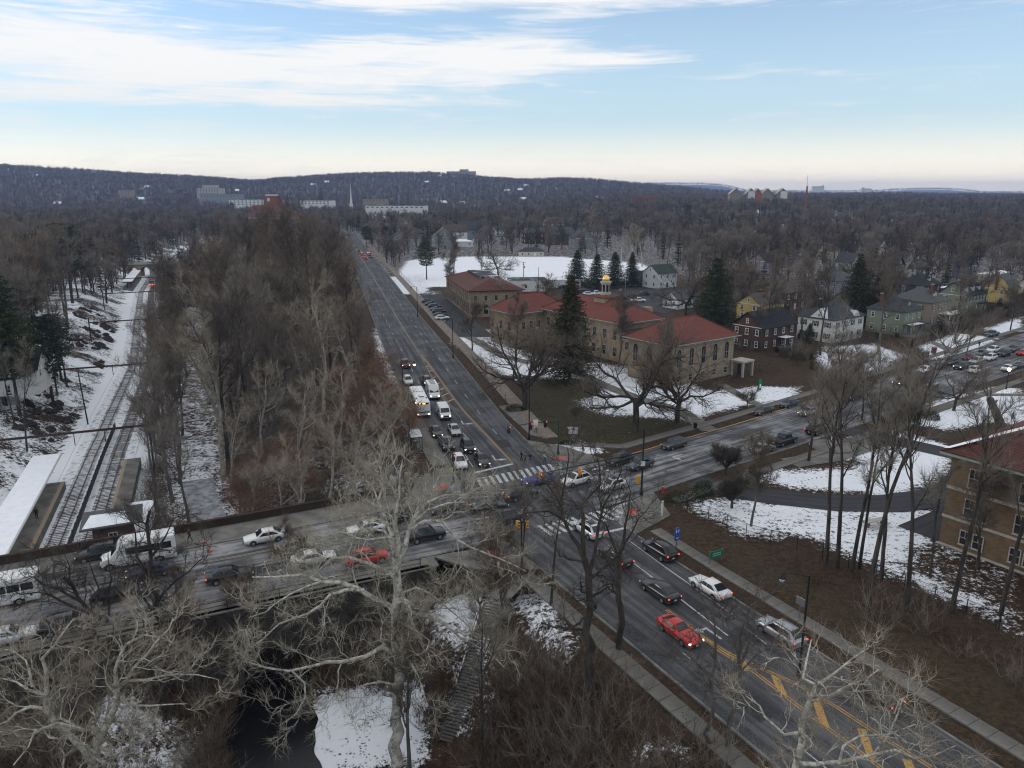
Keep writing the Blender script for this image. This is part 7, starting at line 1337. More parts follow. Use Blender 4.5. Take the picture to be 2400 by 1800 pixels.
# ------------------------------------------------------------------ far buildings
def block(label, u, v_, w, d, h, wall, y=None, ang=0.0, rows=None, cols=None, name='apartment_block', cat='building', roof='flat_roof', top=None, wins=True, win_mat=None):
    p = PY(u, v_, y); z = hz(p.x, p.y); o = thing(name, label, cat, (p.x, p.y, z - 2), ang); H = max(p.z - z + 2, 6) if h is None else h
    MB().box((0, 0, H / 2), (w, d, H)).build('wall', wall, o); MB().box((0, 0, H + .3), (w + .5, d + .5, .6)).build('roof', roof, o)
    if top: MB().box((top[0] * w, 0, H + top[2] / 2), (top[1] * w, d * .5, top[2])).build('penthouse', wall, o)
    if wins:
        rows = rows or max(1, int(8 / 3.3)); cols = cols or int(w / 4.5); k = ('fw', rows)
        for r in range(rows):
            for c in range(cols): window(o, -w / 2 + w * (c + .5) / cols, -d / 2 - .05, H - 2.2 - 3.4 * r, (0, -1), w / cols * .45, 1.7, mull=False)
    EXCL.append([(p.x - w / 2 - 4, p.y - d / 2 - 25), (p.x + w / 2 + 4, p.y - d / 2 - 25), (p.x + w / 2 + 4, p.y + d / 2 + 4), (p.x - w / 2 - 4, p.y + d / 2 + 4)]); return o, H
# brick tower: top row v=448 at u 601-712, central tower to 447
o, H = block('red brick apartment tower with stepped top standing out of the wood', 640, 497, 42, 30, None, 'brick_salmon', 820, R(-20), 3, 7); MB().box((-4, 0, H + 3.5), (30, 20, 7)).build('upper_storey', 'brick_salmon', o); MB().box((0, 0, H + 11), (13, 12, 12)).build('stair_tower', 'brick_salmon', o); MB().box((0, 0, H + 17.6), (10, 9, 1.2)).build('tower_cap', 'stucco_white', o); MB().box((0, -6.1, H + 13), (3, .2, 3.5)).build('tower_window', 'stucco_white', o); MB().box((0, 0, H - 6), (42.4, 30.4, 1.2)).build('pale_band', 'stone_trim', o)
for lab, u, v_, w, d, wall, y, rows, cols, top in (('pale long slab block on the skyline right of centre', 1081, 402, 125, 25, 'stone_tan', 3350, 3, 14, (.1, .3, 9)), ('white slab block on the skyline left of the long one', 1010, 404, 80, 22, 'stucco_white', 3350, 3, 9, (-.1, .2, 7)), ('dark flat slab block on the skyline above the brick tower', 680, 418, 135, 22, 'stone_trim', 3350, 2, 12, (.2, .2, 4)),
        ('cream mid-rise block on the left below the ridge', 296, 446, 30, 22, 'stone_tan', 1900, 5, 5, None), ('white stepped hospital block below the ridge', 494, 441, 58, 30, 'stone_trim', 1900, 4, 8, (.0, .6, 7)), ('glass-fronted pale block below the hospital', 520, 455, 95, 25, 'board_grey', 1750, 2, 12, None), ('grey parking block left of the brick tower', 590, 468, 80, 30, 'stucco_white', 1500, 3, 10, None),
        ('brown brick block left of the hospital', 400, 453, 80, 22, 'brick_brown', 1800, 3, 12, (.3, .12, 8)), ('white low block right of the brick tower', 745, 470, 60, 30, 'stucco_white', 1500, 2, 8, None), ('pale long low block beyond the avenue end', 880, 467, 48, 22, 'stone_tan', 1600, 2, 7, None), ('long white flat block beyond the avenue end', 930, 482, 90, 25, 'stucco_white', 1150, 1, 12, None),        ('red-topped low block on the tree line', 1515, 457, 42, 18, 'brick_red', 1300, 1, 8, (.2, .2, 2)), ('white tower block on the far horizon', 1917, 437, 60, 25, 'stucco_white', 4200, 2, 6, (.4, .1, 9)), ('pale low block on the far horizon', 2030, 442, 50, 25, 'stucco_white', 4200, 2, 5, (-.3, .2, 7))):
    block(lab, u, v_, w, d, None, wall, y, R(-8), rows, cols, top=top)
# church with white spire, dark tower
p = PY(822, 455, 1500); o = thing('church', 'white church steeple rising above the far trees', 'church', (p.x, p.y, hz(p.x, p.y))); zt = PY(822, 430, 1500).z; MB().box((0, 0, 10), (6, 6, 20)).build('tower', 'stucco_white', o); MB().lathe([(2.4, 20), (2.2, 28), (1.6, 28.2), (.05, zt + 4)], 8).build('spire', 'stucco_white', o); MB().box((0, 12, 6), (12, 24, 12)).build('nave', 'stucco_white', o)
p = PY(752, 455, 1500); o = thing('church', 'dark brick church tower beside the brick apartment tower', 'church', (p.x, p.y, hz(p.x, p.y))); MB().box((0, 0, 18), (8, 8, 36)).build('tower', 'brick_brown', o); MB().lathe([(4.5, 36), (.1, 50)], 4).build('spire', 'shingle_slate', o)
# gabled school on the right skyline
p = PY(1775, 470, 1300); o = thing('school_building', 'pale school with a row of pointed gables on the right skyline', 'school', (p.x, p.y, 12), R(-4)); zg = PY(1775, 441, 1300).z - 12
for i, (cx, a) in enumerate(((-38, 9.5), (-13, 8), (-2, 7), (14, 9), (39, 9.5))):
    e = zg - 9; mb = MB().add([(cx - a, -7, 0), (cx + a, -7, 0), (cx + a, -7, e), (cx, -7, zg - .8), (cx - a, -7, e), (cx - a, 9, 0), (cx + a, 9, 0), (cx + a, 9, e), (cx, 9, zg - .8), (cx - a, 9, e)], [(0, 1, 2, 3, 4), (9, 8, 7, 6, 5), (0, 4, 9, 5), (1, 6, 7, 2)]); mb.build('gable_bay', 'brick_orange' if i == 2 else 'board_taupe', o)
    r_ = MB(); gable_roof(r_, cx - a, cx + a, -7.6, 9, e, 9 - .8, 'y', .7, .9); r_.build('roof', 'stone_trim', o)
MB().box((0, 3, (zg - 11) / 2), (92, 10, zg - 11)).build('wall', 'board_taupe', o); MB().box((0, -2.2, zg - 11), (92, .6, 1.2)).build('pale_band', 'stone_trim', o)
for x in (-12, 41): MB().box((x, -7.6, zg - 11), (11, .8, 12)).build('white_panel', 'stucco_white', o)
for i in range(14): window(o, -42 + 6.4 * i, -2.1, zg - 14, (0, -1), 3.0, 2.4, mull=False)
p = PY(1889, 470, 930); zc = PY(1889, 436, 930).z; o = tag(MB().lathe([(1.3, 0), (.9, zc)], 10).build('factory_chimney', 'brick_salmon', None, (p.x, p.y, 0)), 'tall brick chimney stack right of the gabled school', 'chimney')
p = PY(1888, 470, 1200); zc = PY(1888, 410, 1200).z; mb = MB()
for k in range(3): mb.tube([(1.2 * math.cos(2.1 * k), 1.2 * math.sin(2.1 * k), 0), (.2 * math.cos(2.1 * k), .2 * math.sin(2.1 * k), zc)], .12, 4)
for j in range(14): mb.tube([(.8 * math.cos(2.1 * j), .8 * math.sin(2.1 * j), zc * j / 14), (.8 * math.cos(2.1 * j + 2.1), .8 * math.sin(2.1 * j + 2.1), zc * (j + 1) / 14)], .06, 3)
tag(mb.build('radio_mast', 'steel', None, (p.x, p.y, 0)), 'thin radio mast on the skyline right of the gabled school', 'mast')
# far suburb: small houses scattered over plain and hillside, too small to show parts
fr_ = random.Random(77); fmesh = []
for i, (wm, rm) in enumerate((('stucco_white', 'shingle_slate'), ('board_cream', 'shingle_brown'), ('brick_brown', 'shingle_grey'), ('board_grey', 'snow'), ('board_cream', 'shingle_slate'))):
    mb = MB().box((0, 0, 3), (11, 9, 6)); mb.add([(-5.5, -4.5, 6), (-5.5, 4.5, 6), (-5.5, 0, 9.5), (5.5, -4.5, 6), (5.5, 4.5, 6), (5.5, 0, 9.5)], [(0, 2, 1), (3, 4, 5)]); mb2 = MB(); gable_roof(mb2, -5.5, 5.5, -4.5, 4.5, 6, 3.5, 'x', .5, .3); o_ = len(mb.v); mb.add(mb2.v, mb2.f, 1)
    for x in (-3.4, 0, 3.4):
        for z in (1.8, 4.6): mb.box((x, -4.52, z), (1.1, .08, 1.5), 2); 
    for y in (-2, 2): mb.box((-5.52, y, 4.6), (.08, 1.0, 1.5), 2)
    fmesh.append(mb.mesh('far_house', [wm, rm, 'pane']))
n = 0
while n < 150:
    y = fr_.uniform(1050, 3200) if fr_.random() < .75 else fr_.uniform(620, 1050); x = fr_.uniform(-.72, .68) * y
    u = 1200 + FPX * x / (y * .97)
    if (u > 1500 and y > 1500) or not clear_of(x, y, 12) or any(sdist(np.array([x]), np.array([y]), q_)[0] < 8 for q_ in EXCL[:40]): continue
    k = fr_.randrange(5); o = ob('far_house', fmesh[k], None, (x, y, hz(x, y) - .3), fr_.uniform(-.6, .6)); s_ = 1.0 if y < 1500 else 1.35; o.scale = (s_, s_, s_); hill = y > 1700
    tag(o, ['white house with slate roof', 'cream house with brown roof', 'brown house with grey roof', 'grey house with snowy roof', 'cream house with slate roof'][k] + (' dotted among the woods of the far ridge' if hill else ' in the distant suburb before the ridge'), 'house', 'houses on the far ridge' if hill else 'houses of the distant suburb'); n += 1
    EXCL.append([(x - 9, y - 26 * s_), (x + 9, y - 26 * s_), (x + 9, y + 7), (x - 9, y + 7)])
# ------------------------------------------------------------------ railway
RL = resample(RAIL[1:], 3.0); RL = [(p.x, p.y) for p in RL]
rl = struct(ribbon('track_bed', RL, 5.2, -5.2, -7.2, -6.78, 'ground'))
noisy('ballast', (0.72, 0.74, 0.79), (0.80, 0.82, 0.86), 2.0, c=(0.13, 0.12, 0.11), cscale=1.0, camt=0.85)
rl.data.materials.clear(); rl.data.materials.append(MAT['ballast'])
for tr, off in (('left', 2.25), ('right', -2.25)):
    tk = thing('railway_track', ('snow-covered left-hand' if off > 0 else 'right-hand') + ' railway track in the cutting' + (' beside the snowy canopy' if off > 0 else ' with bare sleepers showing'), 'railway track', (0, 0, 0), 0, 'railway tracks')
    for s in (.72, -.72): ribbon('rail', RL, off + s + .05, off + s - .05, -6.66, -6.50, 'rail_steel', tk)
    OP = [Vector(q) for q in offset(RL, off)]; OL = polylen(OP); me_s = MB().box((0, 0, 0), (.24, 2.5, .16)).mesh('sleeper', 'sleeper_wood'); d = 18.0; n = 0; rest = MB()
    while d < 420:
        p = at_len(OP, OL, d); q = at_len(OP, OL, d + .3); a = math.atan2((q - p).y, (q - p).x)
        zz = -6.80 - (.055 if rng.random() < (.8 if off > 0 else .35) else 0)
        if n < 140: ob('sleeper', me_s, tk, (p.x, p.y, zz), a)
        else: rest.box((p.x, p.y, zz), (.24, 2.5, .16), rz=a)
        n += 1; d += .62
    ro = rest.build('sleepers', 'sleeper_wood', tk); ro['kind'] = 'stuff'
fz = thing('track_fence', 'dark fence standing between the two railway tracks', 'fence'); fo = cut(RL, 10, 95)
OP = [Vector(q) for q in fo]; OL = polylen(OP)
for i in range(int(OL[-1] / 2.5)):
    a, c = at_len(OP, OL, i * 2.5), at_len(OP, OL, i * 2.5 + 2.5); d = c - a; ob('fence_panel', SHARE.setdefault('fpanel', MB().box((0, 0, 0), (2.42, .05, 1.35)).mesh('fence_panel', 'trim_dark')), fz, ((a.x + c.x) / 2, (a.y + c.y) / 2, -6.0), math.atan2(d.y, d.x)); ob('post', SHARE.setdefault('fpost', MB().box((0, 0, 0), (.08, .1, 1.6)).mesh('post', 'black_metal')), fz, (a.x, a.y, -5.95))
# platforms and canopy
pl = cut(RL, 0, 62); pt = thing('station_platform', 'left-hand station platform with a yellow edge under the snowy canopy', 'platform'); ribbon('deck', pl, 4.0, 9.2, -7.0, -5.5, 'concrete', pt); ribbon('yellow_edge', pl, 4.0, 4.55, -5.5, -5.488, 'paint_yellow_worn', pt)
pt = thing('station_platform', 'right-hand station platform strip with a yellow edge', 'platform'); ribbon('deck', cut(RL, 0, 70), -4.0, -6.6, -7.0, -5.5, 'concrete', pt); ribbon('yellow_edge', cut(RL, 0, 70), -4.0, -4.5, -5.5, -5.488, 'paint_yellow_worn', pt)
cn = thing('platform_canopy', 'long snow-covered platform canopy in the railway cutting', 'canopy'); ribbon('roof_deck', cut(RL, 0, 66), 4.6, 8.8, -2.15, -1.95, 'white_trim', cn); ribbon('snow_cover', cut(RL, .2, 65.8), 4.7, 8.7, -1.95, -1.80, 'snow', cn)
OP = [Vector(q) for q in offset(RL, 6.7)]; OL = polylen(OP)
for i in range(12): p = at_len(OP, OL, 2 + 5.2 * i); MB().box((p.x, p.y, -3.75), (.2, .2, 3.4)).build('post', 'trim_dark', cn)
p = P(262, 1205, -1); o = thing('station_hut', 'small station hut with a wide snowy roof behind the minibus', 'hut', (p.x, p.y, -6), R(25)); MB().box((0, 0, 2.2), (4.6, 4.2, 4.6)).build('wall', 'brick_brown', o); r_ = MB(); hip_roof(r_, -2.9, 2.9, -2.5, 2.5, 4.6, 1.1, .7, .18); r_.build('roof', 'shingle_grey', o); MB().add([(-3.3, -3.0, 4.72), (2.2, -3.0, 4.72), (1.6, -.8, 5.5), (-2.4, -.6, 5.5)], [(0, 1, 2, 3)]).build('snow_patch', 'snow', o); window(o, 0, -2.12, 2.6, (0, -1), 1.0, 1.4)
o = struct(ribbon('station_ramp', cut(offset(RL, -8.4), 24, 46), -1.6, 1.6, -6.9, -4.6, 'snow')); o.data.materials[0] = MAT['snow']
# catenary portals
for i, (y, z) in enumerate(((118, 1.8), (168, 1.6), (232, 1.6), (300, 1.6), (352, 1.6))):
    c = Vector((rail_x(y), y)); d = Vector((rail_x(y + 3) - rail_x(y - 3), 6)).normalized(); n_ = Vector((d.y, -d.x)); L_, R_ = c - n_ * 14, c + n_ * 9
    o = thing('catenary_portal', ['nearest rusty', 'second', 'third', 'fourth', 'farthest'][i] + ' overhead-line portal across the railway cutting', 'portal', (c.x, c.y, -6.8), 0, 'overhead line portals')
    for q in (L_, R_): MB().box((q.x - c.x, q.y - c.y, (z + 8.0) / 2 - .3), (.26, .26, z + 9.4)).build('mast', 'rust', o)
    m_ = (L_ + R_) / 2 - c; MB().box((m_.x, m_.y, z + 6.8), ((R_ - L_).length, .28, .34), rz=math.atan2(n_.y, n_.x)).build('beam', 'rust', o)
    for off in (2.25, -2.25): w_ = n_ * -off; MB().tube([(w_.x, w_.y, z + 6.6), (w_.x, w_.y, z + 4.6)], .07, 5).build('hanger', 'rust', o)
for i, off in enumerate((2.25, -2.25)):
    A_ = [Vector(q) for q in offset(RL, off)]; mb = MB(); mb.tube([(q.x, q.y, -.6) for q in A_[::4]], .018, 3, cap=False); tag(mb.build('overhead_wire', 'black_metal'), ('left' if i == 0 else 'right') + '-hand overhead wire above the railway', 'wire')
p = P(205, 985, -6); o = thing('signal_mast', 'tall dark pole standing in the snow left of the tracks', 'pole', (p.x, p.y, hz(p.x, p.y))); MB().tube([(0, 0, -.3), (-.5, 0, 11.5)], [.16, .11], 7).build('pole', 'black_metal', o); MB().box((-.4, 0, 10.4), (1.6, .12, .14)).build('crossarm', 'black_metal', o)
# train, far station canopies and the arched road bridge
c = Vector((rail_x(392), 392)); d = Vector((rail_x(402) - rail_x(382), 20)).normalized(); o = thing('train', 'silver commuter train with red tail lights at the far station', 'train', (c.x + 2.1, c.y, -6.5), math.atan2(d.y, d.x))
for k in range(3):
    MB().box((26 * k, 0, 2.35), (25.4, 3.0, 3.4)).build('carriage', 'car_silver', o); MB().box((26 * k, 0, 2.9), (24.6, 3.04, .8)).build('window_band', 'glass', o); MB().box((26 * k, 0, 4.15), (25, 2.4, .3)).build('carriage_roof', 'shingle_grey', o)
for y, m_ in ((-1, 'red_on'), (1, 'red_on'), (-.2, 'amber_on')): MB().box((-12.75, y, 1.5), (.1, .5, .4)).build('tail_lamp', m_, o)
MB().box((-12.72, 0, 2.9), (.08, 2.2, .8)).build('end_window', 'glass', o); MB().box((-12.72, 0, 1.2), (.06, 2.6, .35)).build('end_stripe', 'orange_plastic', o)
for k, (off, w_) in enumerate(((8.5, 4.5), (-8.0, 5.0))):
    pts = offset([(rail_x(y), y) for y in range(372, 432, 6)], off); o = thing('platform_canopy', ('left' if k == 0 else 'right') + '-hand snow-covered canopy of the far station', 'canopy'); ribbon('snow_cover', pts, w_ / 2, -w_ / 2, -2.3, -2.0, 'snow', o); ribbon('edge', pts, w_ / 2 + .1, -w_ / 2 - .1, -2.7, -2.3, 'trim_dark', o); ribbon('deck', pts, w_ / 2, -w_ / 2, -7, -5.4, 'concrete', o)
    for q in pts[::3]: MB().box((q[0], q[1], -3.9), (.25, .25, 3)).build('post', 'trim_dark', o)
o = thing('arched_bridge', 'pale arched road bridge crossing the railway at the far station', 'bridge', (rail_x(436) - 4, 436, -7), R(8)); Lw = 46; mb = MB()
AR = [(-20 + 6.6 * i, 2.5) for i in range(7)]; xs = [-23]
for ax, ar in AR: xs += [ax - ar, ax + ar]
xs.append(23)
for k in range(0, len(xs), 2): mb.box(((xs[k] + xs[k + 1]) / 2, 0, 3.4), (xs[k + 1] - xs[k], 7, 6.8))
for ax, ar in AR:
    for j in range(8):
        a0, a1 = math.pi * j / 8, math.pi * (j + 1) / 8; x0_, x1_ = ax + ar * math.cos(a1), ax + ar * math.cos(a0); zz = 3.4 + ar * (math.sin(a0) + math.sin(a1)) / 2; mb.box(((x0_ + x1_) / 2, 0, (zz + 6.8) / 2), (x1_ - x0_, 7, 6.8 - zz))
mb.build('arcade', 'stone_tan', o); MB().box((0, 0, 7.1), (Lw + 1, 8, .6)).build('deck', 'concrete', o)
for y in (-3.8, 3.8): MB().box((0, y, 7.9), (Lw, .3, 1.1)).build('parapet', 'stone_trim', o)
# ------------------------------------------------------------------ street bridge walls, arch, brook, stairs
bw = thing('bridge_parapet', 'brown brick parapet wall along the far pavement of the bridge', 'wall'); ribbon('wall', cut(K_NW, 90, 150), 4.62, 5.0, -1.5, 1.0, 'brick_parapet', bw); ribbon('coping', cut(K_NW, 90, 150), 4.56, 5.06, 1.0, 1.12, 'brick_parapet', bw)
gw = thing('retaining_wall', 'brick retaining wall dropping from the bridge pavement into the glen', 'wall'); ribbon('wall', cut(K_NW, 122, 146), 5.0, 5.4, -9.2, -1.2, 'brick_parapet', gw)
sw = thing('bridge_wall', 'dark stone bridge wall with a round arch over the brook', 'bridge', (-24.5, 67.75, 0), math.atan2(9, 19.2)); mb = MB(); ra, sp = 3.2, -8.2
for a, b_ in ((-30, -ra), (ra, 17)): mb.box(((a + b_) / 2, .3, -4.7), (b_ - a, .6, 9.5))
for j in range(16):
    a0, a1 = math.pi * j / 16, math.pi * (j + 1) / 16; x0_, x1_ = ra * math.cos(a1), ra * math.cos(a0); zz = sp + ra * (math.sin(a0) + math.sin(a1)) / 2; mb.box(((x0_ + x1_) / 2, .3, (zz + .05) / 2), (x1_ - x0_, .6, .05 - zz))
mb.build('wall', 'stone_dark', sw)
tn = MB(); k = 16; vs = [(ra * math.cos(math.pi * j / k), y, sp + ra * math.sin(math.pi * j / k)) for y in (.55, 17) for j in range(k + 1)]; vs += [(-ra, .55, -9.4), (ra, .55, -9.4), (-ra, 17, -9.4), (ra, 17, -9.4)]
tn.add(vs, [(j, j + 1, k + 2 + j, k + 1 + j) for j in range(k)]); tn.box((-ra - .2, 8.8, -8.8), (.4, 16.5, 1.3)); tn.box((ra + .2, 8.8, -8.8), (.4, 16.5, 1.3)); tn.build('tunnel', 'stone_dark', sw)
for j in range(15):
    a = math.pi * (j + .5) / 15; vo = MB(); vo.box((0, 0, 0), (.55, .75, .62)); me_v = SHARE.setdefault('vouss', vo.mesh('arch_stone', 'stone_dark')); q = ob('arch_stone', me_v, sw, ((ra + .28) * math.cos(a), .27, sp + (ra + .28) * math.sin(a))); q.rotation_euler = (0, -a + math.pi / 2, 0)
MB().box((-6.5, -.02, .06), (47, .75, .12)).build('coping', 'concrete', sw)
for i in range(19): MB().box((-29 + 2.5 * i, .25, .6), (.08, .08, 1.0)).build('rail_post', 'black_metal', sw)
for z in (.55, 1.05): MB().box((-6.5, .25, z), (45.2, .05, .05)).build('guard_rail', 'black_metal', sw)
bl = [Vector((-28, 68)), Vector((-27, 60)), Vector((-24.5, 54)), Vector((-22, 40)), Vector((-20, 10))]; br = [Vector((-21.4, 69.8)), Vector((-19.6, 63)), Vector((-17, 56)), Vector((-13, 42)), Vector((-9, 10))]; wl = lambda q, k: [(p.x + .35 * math.sin(p.y * .7 + k) + .15 * math.sin(p.y * 2.1 + 2 * k), p.y) for p in resample([(v_.x, v_.y) for v_ in q], .8)]
struct(strip_between('brook', wl(bl, .5), wl(br, 2.1), FLOOR + .06, 'water', 120))
noisy('path_snow', (0.20, 0.20, 0.22), (0.42, 0.43, 0.47), .8, c=(0.09, 0.085, 0.08), cscale=1.5, camt=.6)
struct(strip_between('brook_path', offset(cut(GLEN_N, 18, 62), 2.6), offset(cut(GLEN_N, 18, 62), -2.6), FLOOR + .05, 'path_snow', 30))
st = thing('outdoor_stairs', 'long flight of weathered stairs climbing from the glen to the crossing', 'stairs'); T0, T1 = Vector((-1.5, 68.2, -.75)), Vector((-5.5, 57.8, FLOOR + .15)); NS = 44; dd = (T0 - T1); an = math.atan2(dd.y, dd.x); me_t = MB().box((0, 0, 0), (.21, 2.5, .14)).mesh('step', 'slab'); side = Vector((-dd.y, dd.x, 0)).normalized()
noisy('old_wood', (0.06, 0.055, 0.05), (0.11, 0.10, 0.09), 2.0)
for i in range(NS):
    p = T1.lerp(T0, (i + .5) / NS); ob('step', me_t, st, (p.x, p.y, p.z + .25 + (0 if i % 11 else .02)), an)
for s_ in (-1, 1):
    a, c = T1 + side * 1.36 * s_, T0 + side * 1.36 * s_; MB().tube([a + Vector((0, 0, .12)), c + Vector((0, 0, .12))], .14, 4).build('stringer', 'old_wood', st); MB().tube([a + Vector((0, 0, 1.2)), c + Vector((0, 0, 1.2))], .035, 5).build('handrail', 'black_metal', st)
    for i in range(8): q = a.lerp(c, i / 7); MB().tube([q, q + Vector((0, 0, 1.2))], .03, 5).build('rail_post', 'black_metal', st)
path('glen_stair_path', [(-1.5, 68.2), (-.4, 70.5), (1.2, 73.0)], 2.4, 'concrete', -.02, 8)
pw = thing('planter_wall', 'curved red-brown brick planter wall beside the top of the stairs', 'wall'); ribbon('wall', bez((-2.2, 75.2), (-.9, 73.6), (-1.2, 71.4), 8), .2, -.2, -.2, .75, 'brick_red', pw); ribbon('coping', bez((-2.2, 75.2), (-.9, 73.6), (-1.2, 71.4), 8), .25, -.25, .75, .85, 'stone_trim', pw)
# ------------------------------------------------------------------ fences
def fence(label, pts, h, step, mat='black_metal', rails=2, wires=True, name='fence', z0=None):
    o = thing(name, label, 'fence'); OP = [Vector((p[0], p[1])) for p in pts]; OL = polylen(OP); n = int(OL[-1] / step); mp = MB().box((0, 0, h / 2), (.07, .07, h + .1)).mesh('post', mat)
    for i in range(n + 1):
        a = at_len(OP, OL, i * step); za = (hz(a.x, a.y) if z0 is None else z0); ob('post', mp, o, (a.x, a.y, za))
        if i < n:
            c = at_len(OP, OL, (i + 1) * step); zc = (hz(c.x, c.y) if z0 is None else z0); A3, C3 = Vector((a.x, a.y, za)), Vector((c.x, c.y, zc)); up = Vector((0, 0, 1))
            for r in range(rails): zz = h * (r + 1) / rails - .03 if rails < 3 else h * (r + 1) / rails - .03; MB().tube([A3 + up * zz, C3 + up * zz], .025, 4).build('rail', mat, o)
            if wires:
                mb = MB(); m_ = int(step / .16)
                for j in range(m_ * 2):
                    for sg in (0, 1):
                        f0 = (j - m_ * .5) / m_; f1 = f0 + (h / step) * (1 if sg else -1) * .9; g0, g1 = min(max(f0, 0), 1), min(max(f1, 0), 1)
                        if g0 == g1: continue
                        t0, t1 = (g0 - f0) / (f1 - f0) * h, (g1 - f0) / (f1 - f0) * h; b0, b1 = A3.lerp(C3, g0) + up * t0, A3.lerp(C3, g1) + up * t1; q = Vector((0, 0, .006)); mb.add([b0 - q, b1 - q, b1 + q, b0 + q], [(0, 1, 2, 3)])
                mb.build('wire_mesh', mat, o)
    return o
fence('black chain-link fence along the school grounds', pxpoly(FENCE_PX), 1.7, 3.0); fence('black iron railing beside the corner pavement above the snowy lawn', offset(cut(K_SW, 128, 152), -2.5), 1.0, 1.8, wires=False, rails=3, name='railing')
fence('dark chain-link fence behind the snowy field', pxpoly([(1080, 600), (1300, 597), (1480, 608)]), 2.2, 9.0, wires=False); fence('dark fence on the near side of the snowy field', pxpoly([(1170, 668), (1300, 660), (1390, 652)]), 2.0, 6.0, wires=False, rails=3)
fence('long dark railing along the avenue pavement far up the road', offset(cut(K_N_R, 170, 330), -6.4), 1.6, 8.0, wires=False, rails=3, name='railing'); fence('low dark railing on the drive beside the school', pxpoly([(2010, 985), (2080, 1005), (2180, 1030)]), 1.0, 3.0, wires=False)
# ------------------------------------------------------------------ street furniture
def pole(label, name, u, v_, h, mat='black_metal', cat='pole', r=.09, pos=None):
    p = P(u, v_) if pos is None else Vector((*pos, 0)); o = thing(name, label, cat, (p.x, p.y, 0.0)); MB().lathe([(r * 1.9, 0), (r * 1.9, .5), (r * 1.2, .7), (r, 1.2), (r * .75, h)], 8).build('pole', mat, o); return o
def head(parent, p, face, mat='trim_dark', lit='red', back=None):
    "three-lens signal head facing the angle"
    b = MB().box((0, 0, 0), (.30, .38, 1.15)).build('signal_head', mat, parent, p, face)
    for i, c in enumerate(('red', 'amber', 'green')): MB().lathe([(.02, 0), (.13, .02), (.12, .05), (.02, .06)], 10).build('lens', 'red_on' if (c == 'red' and lit == 'red') else 'trim_dark', b, (.15, 0, .36 - .36 * i)).rotation_euler = (0, math.pi / 2, 0)
    for i in range(3): MB().box((.24, 0, .51 - .36 * i), (.2, .32, .03)).build('visor', mat, b)
    return b
o = pole('green signal mast with three red lights at the library corner', 'traffic_signal', 1308, 1066, 6.0, 'green_metal', 'traffic light', .12); b0 = o.location.copy(); e0 = PY(1190, 1018, b0.y - 4); MB().tube([(0, 0, 5.6), ((e0.x - b0.x) * .5, (e0.y - b0.y) * .5, 5.9), (e0.x - b0.x, e0.y - b0.y, 5.9)], [.1, .08, .06], 7).build('mast_arm', 'green_metal', o)
for t_ in (.99, .57, .28): head(o, ((e0.x - b0.x) * t_, (e0.y - b0.y) * t_ , 5.6), R(104), 'green_metal' if t_ > .9 else 'trim_dark')
for t_ in (.99, .57, .28): head(o, ((e0.x - b0.x) * t_ + .1, (e0.y - b0.y) * t_ - .38, 5.6), R(-70), 'green_metal' if t_ > .9 else 'trim_dark')
MB().box(((e0.x - b0.x) * .46, (e0.y - b0.y) * .46 - .2, 6.0), (.7, .05, .8)).build('sign_plate', 'sign_white', o)
o = pole('dark signal pole with yellow-cased lights at the school corner', 'traffic_signal', 1503, 1160, 9.5, 'black_metal', 'traffic light', .13); b0 = o.location.copy()
e0 = PY(1265, 1168, 88); MB().tube([(0, 0, 6.2), (e0.x - b0.x, e0.y - b0.y, 5.9)], [.1, .06], 7).build('mast_arm', 'black_metal', o)
for u_, v2, yy in ((1265, 1172, 88), (1357, 1175, 89.6)): q = PY(u_, v2, yy); head(o, (q.x - b0.x, q.y - b0.y, 5.5), R(118), 'yellow_case', lit='red')
MB().box((0, -.12, 4.6), (.6, .04, .7)).build('sign_plate', 'sign_white', o); MB().box((-.6, -.4, 2.4), (.4, .4, 1.1)).build('pedestrian_signal', 'yellow_case', o)
o = pole('signal pole with yellow heads at the corner by the crossing guard', 'traffic_signal', 1222, 1300, 4.2, 'black_metal', 'traffic light', .1)
for dx in (-.5, .5): head(o, (dx, 0, 3.6), R(118) if dx < 0 else R(30), 'yellow_case', lit='')
o = pole('signal pole with a red light behind the sycamore crown', 'traffic_signal', 1084, 1215, 4.4, 'black_metal', 'traffic light', .1, pos=(-8.3, 99.5)); head(o, (.0, -.25, 3.9), R(-80), 'trim_dark')
for lab, u, v_, h, ax, ay, lit in (('black street lamp with one lit lantern left of the bus', 945, 934, 7.6, 2.4, .4, True), ('tall black lamp post on the library verge', 1240, 1030, 11.0, -2.2, .3, False), ('black lamp post farther up the library verge', 1062, 838, 10.0, -2.0, .3, False), ('dark lamp post with an arm on the verge below the school', 1872, 1585, 9.5, -2.0, .6, False), ('black lamp post beside the car park entrance', 979, 742, 10.0, -2.0, .3, False)):
    o = pole(lab, 'street_lamp', u, v_, h, 'black_metal', 'street lamp', .11); MB().tube([(0, 0, h - .1), (ax * .6, ay * .6, h + .05), (ax, ay, h - .05)], .05, 6).build('arm', 'black_metal', o); MB().lathe([(.06, .5), (.3, .12), (.32, 0), (.22, -.02)], 10).build('lamp_shade', 'black_metal', o, (ax, ay, h - .55)); MB().lathe([(.2, 0), (.24, -.15), (.12, -.34), (.02, -.38)], 10).build('globe', 'lamp_on' if lit else 'headlight', o, (ax, ay, h - .56))
o = pole('lit lantern post by the school path at the right', 'street_lamp', 2358, 912, 3.9, 'black_metal', 'street lamp', .09); MB().lathe([(.12, 0), (.26, .12), (.3, .5), (.12, .75)], 8).build('lantern', 'lamp_on', o, (0, 0, 3.9)); MB().lathe([(.32, 0), (.04, .25)], 8).build('lantern_cap', 'black_metal', o, (0, 0, 4.62))
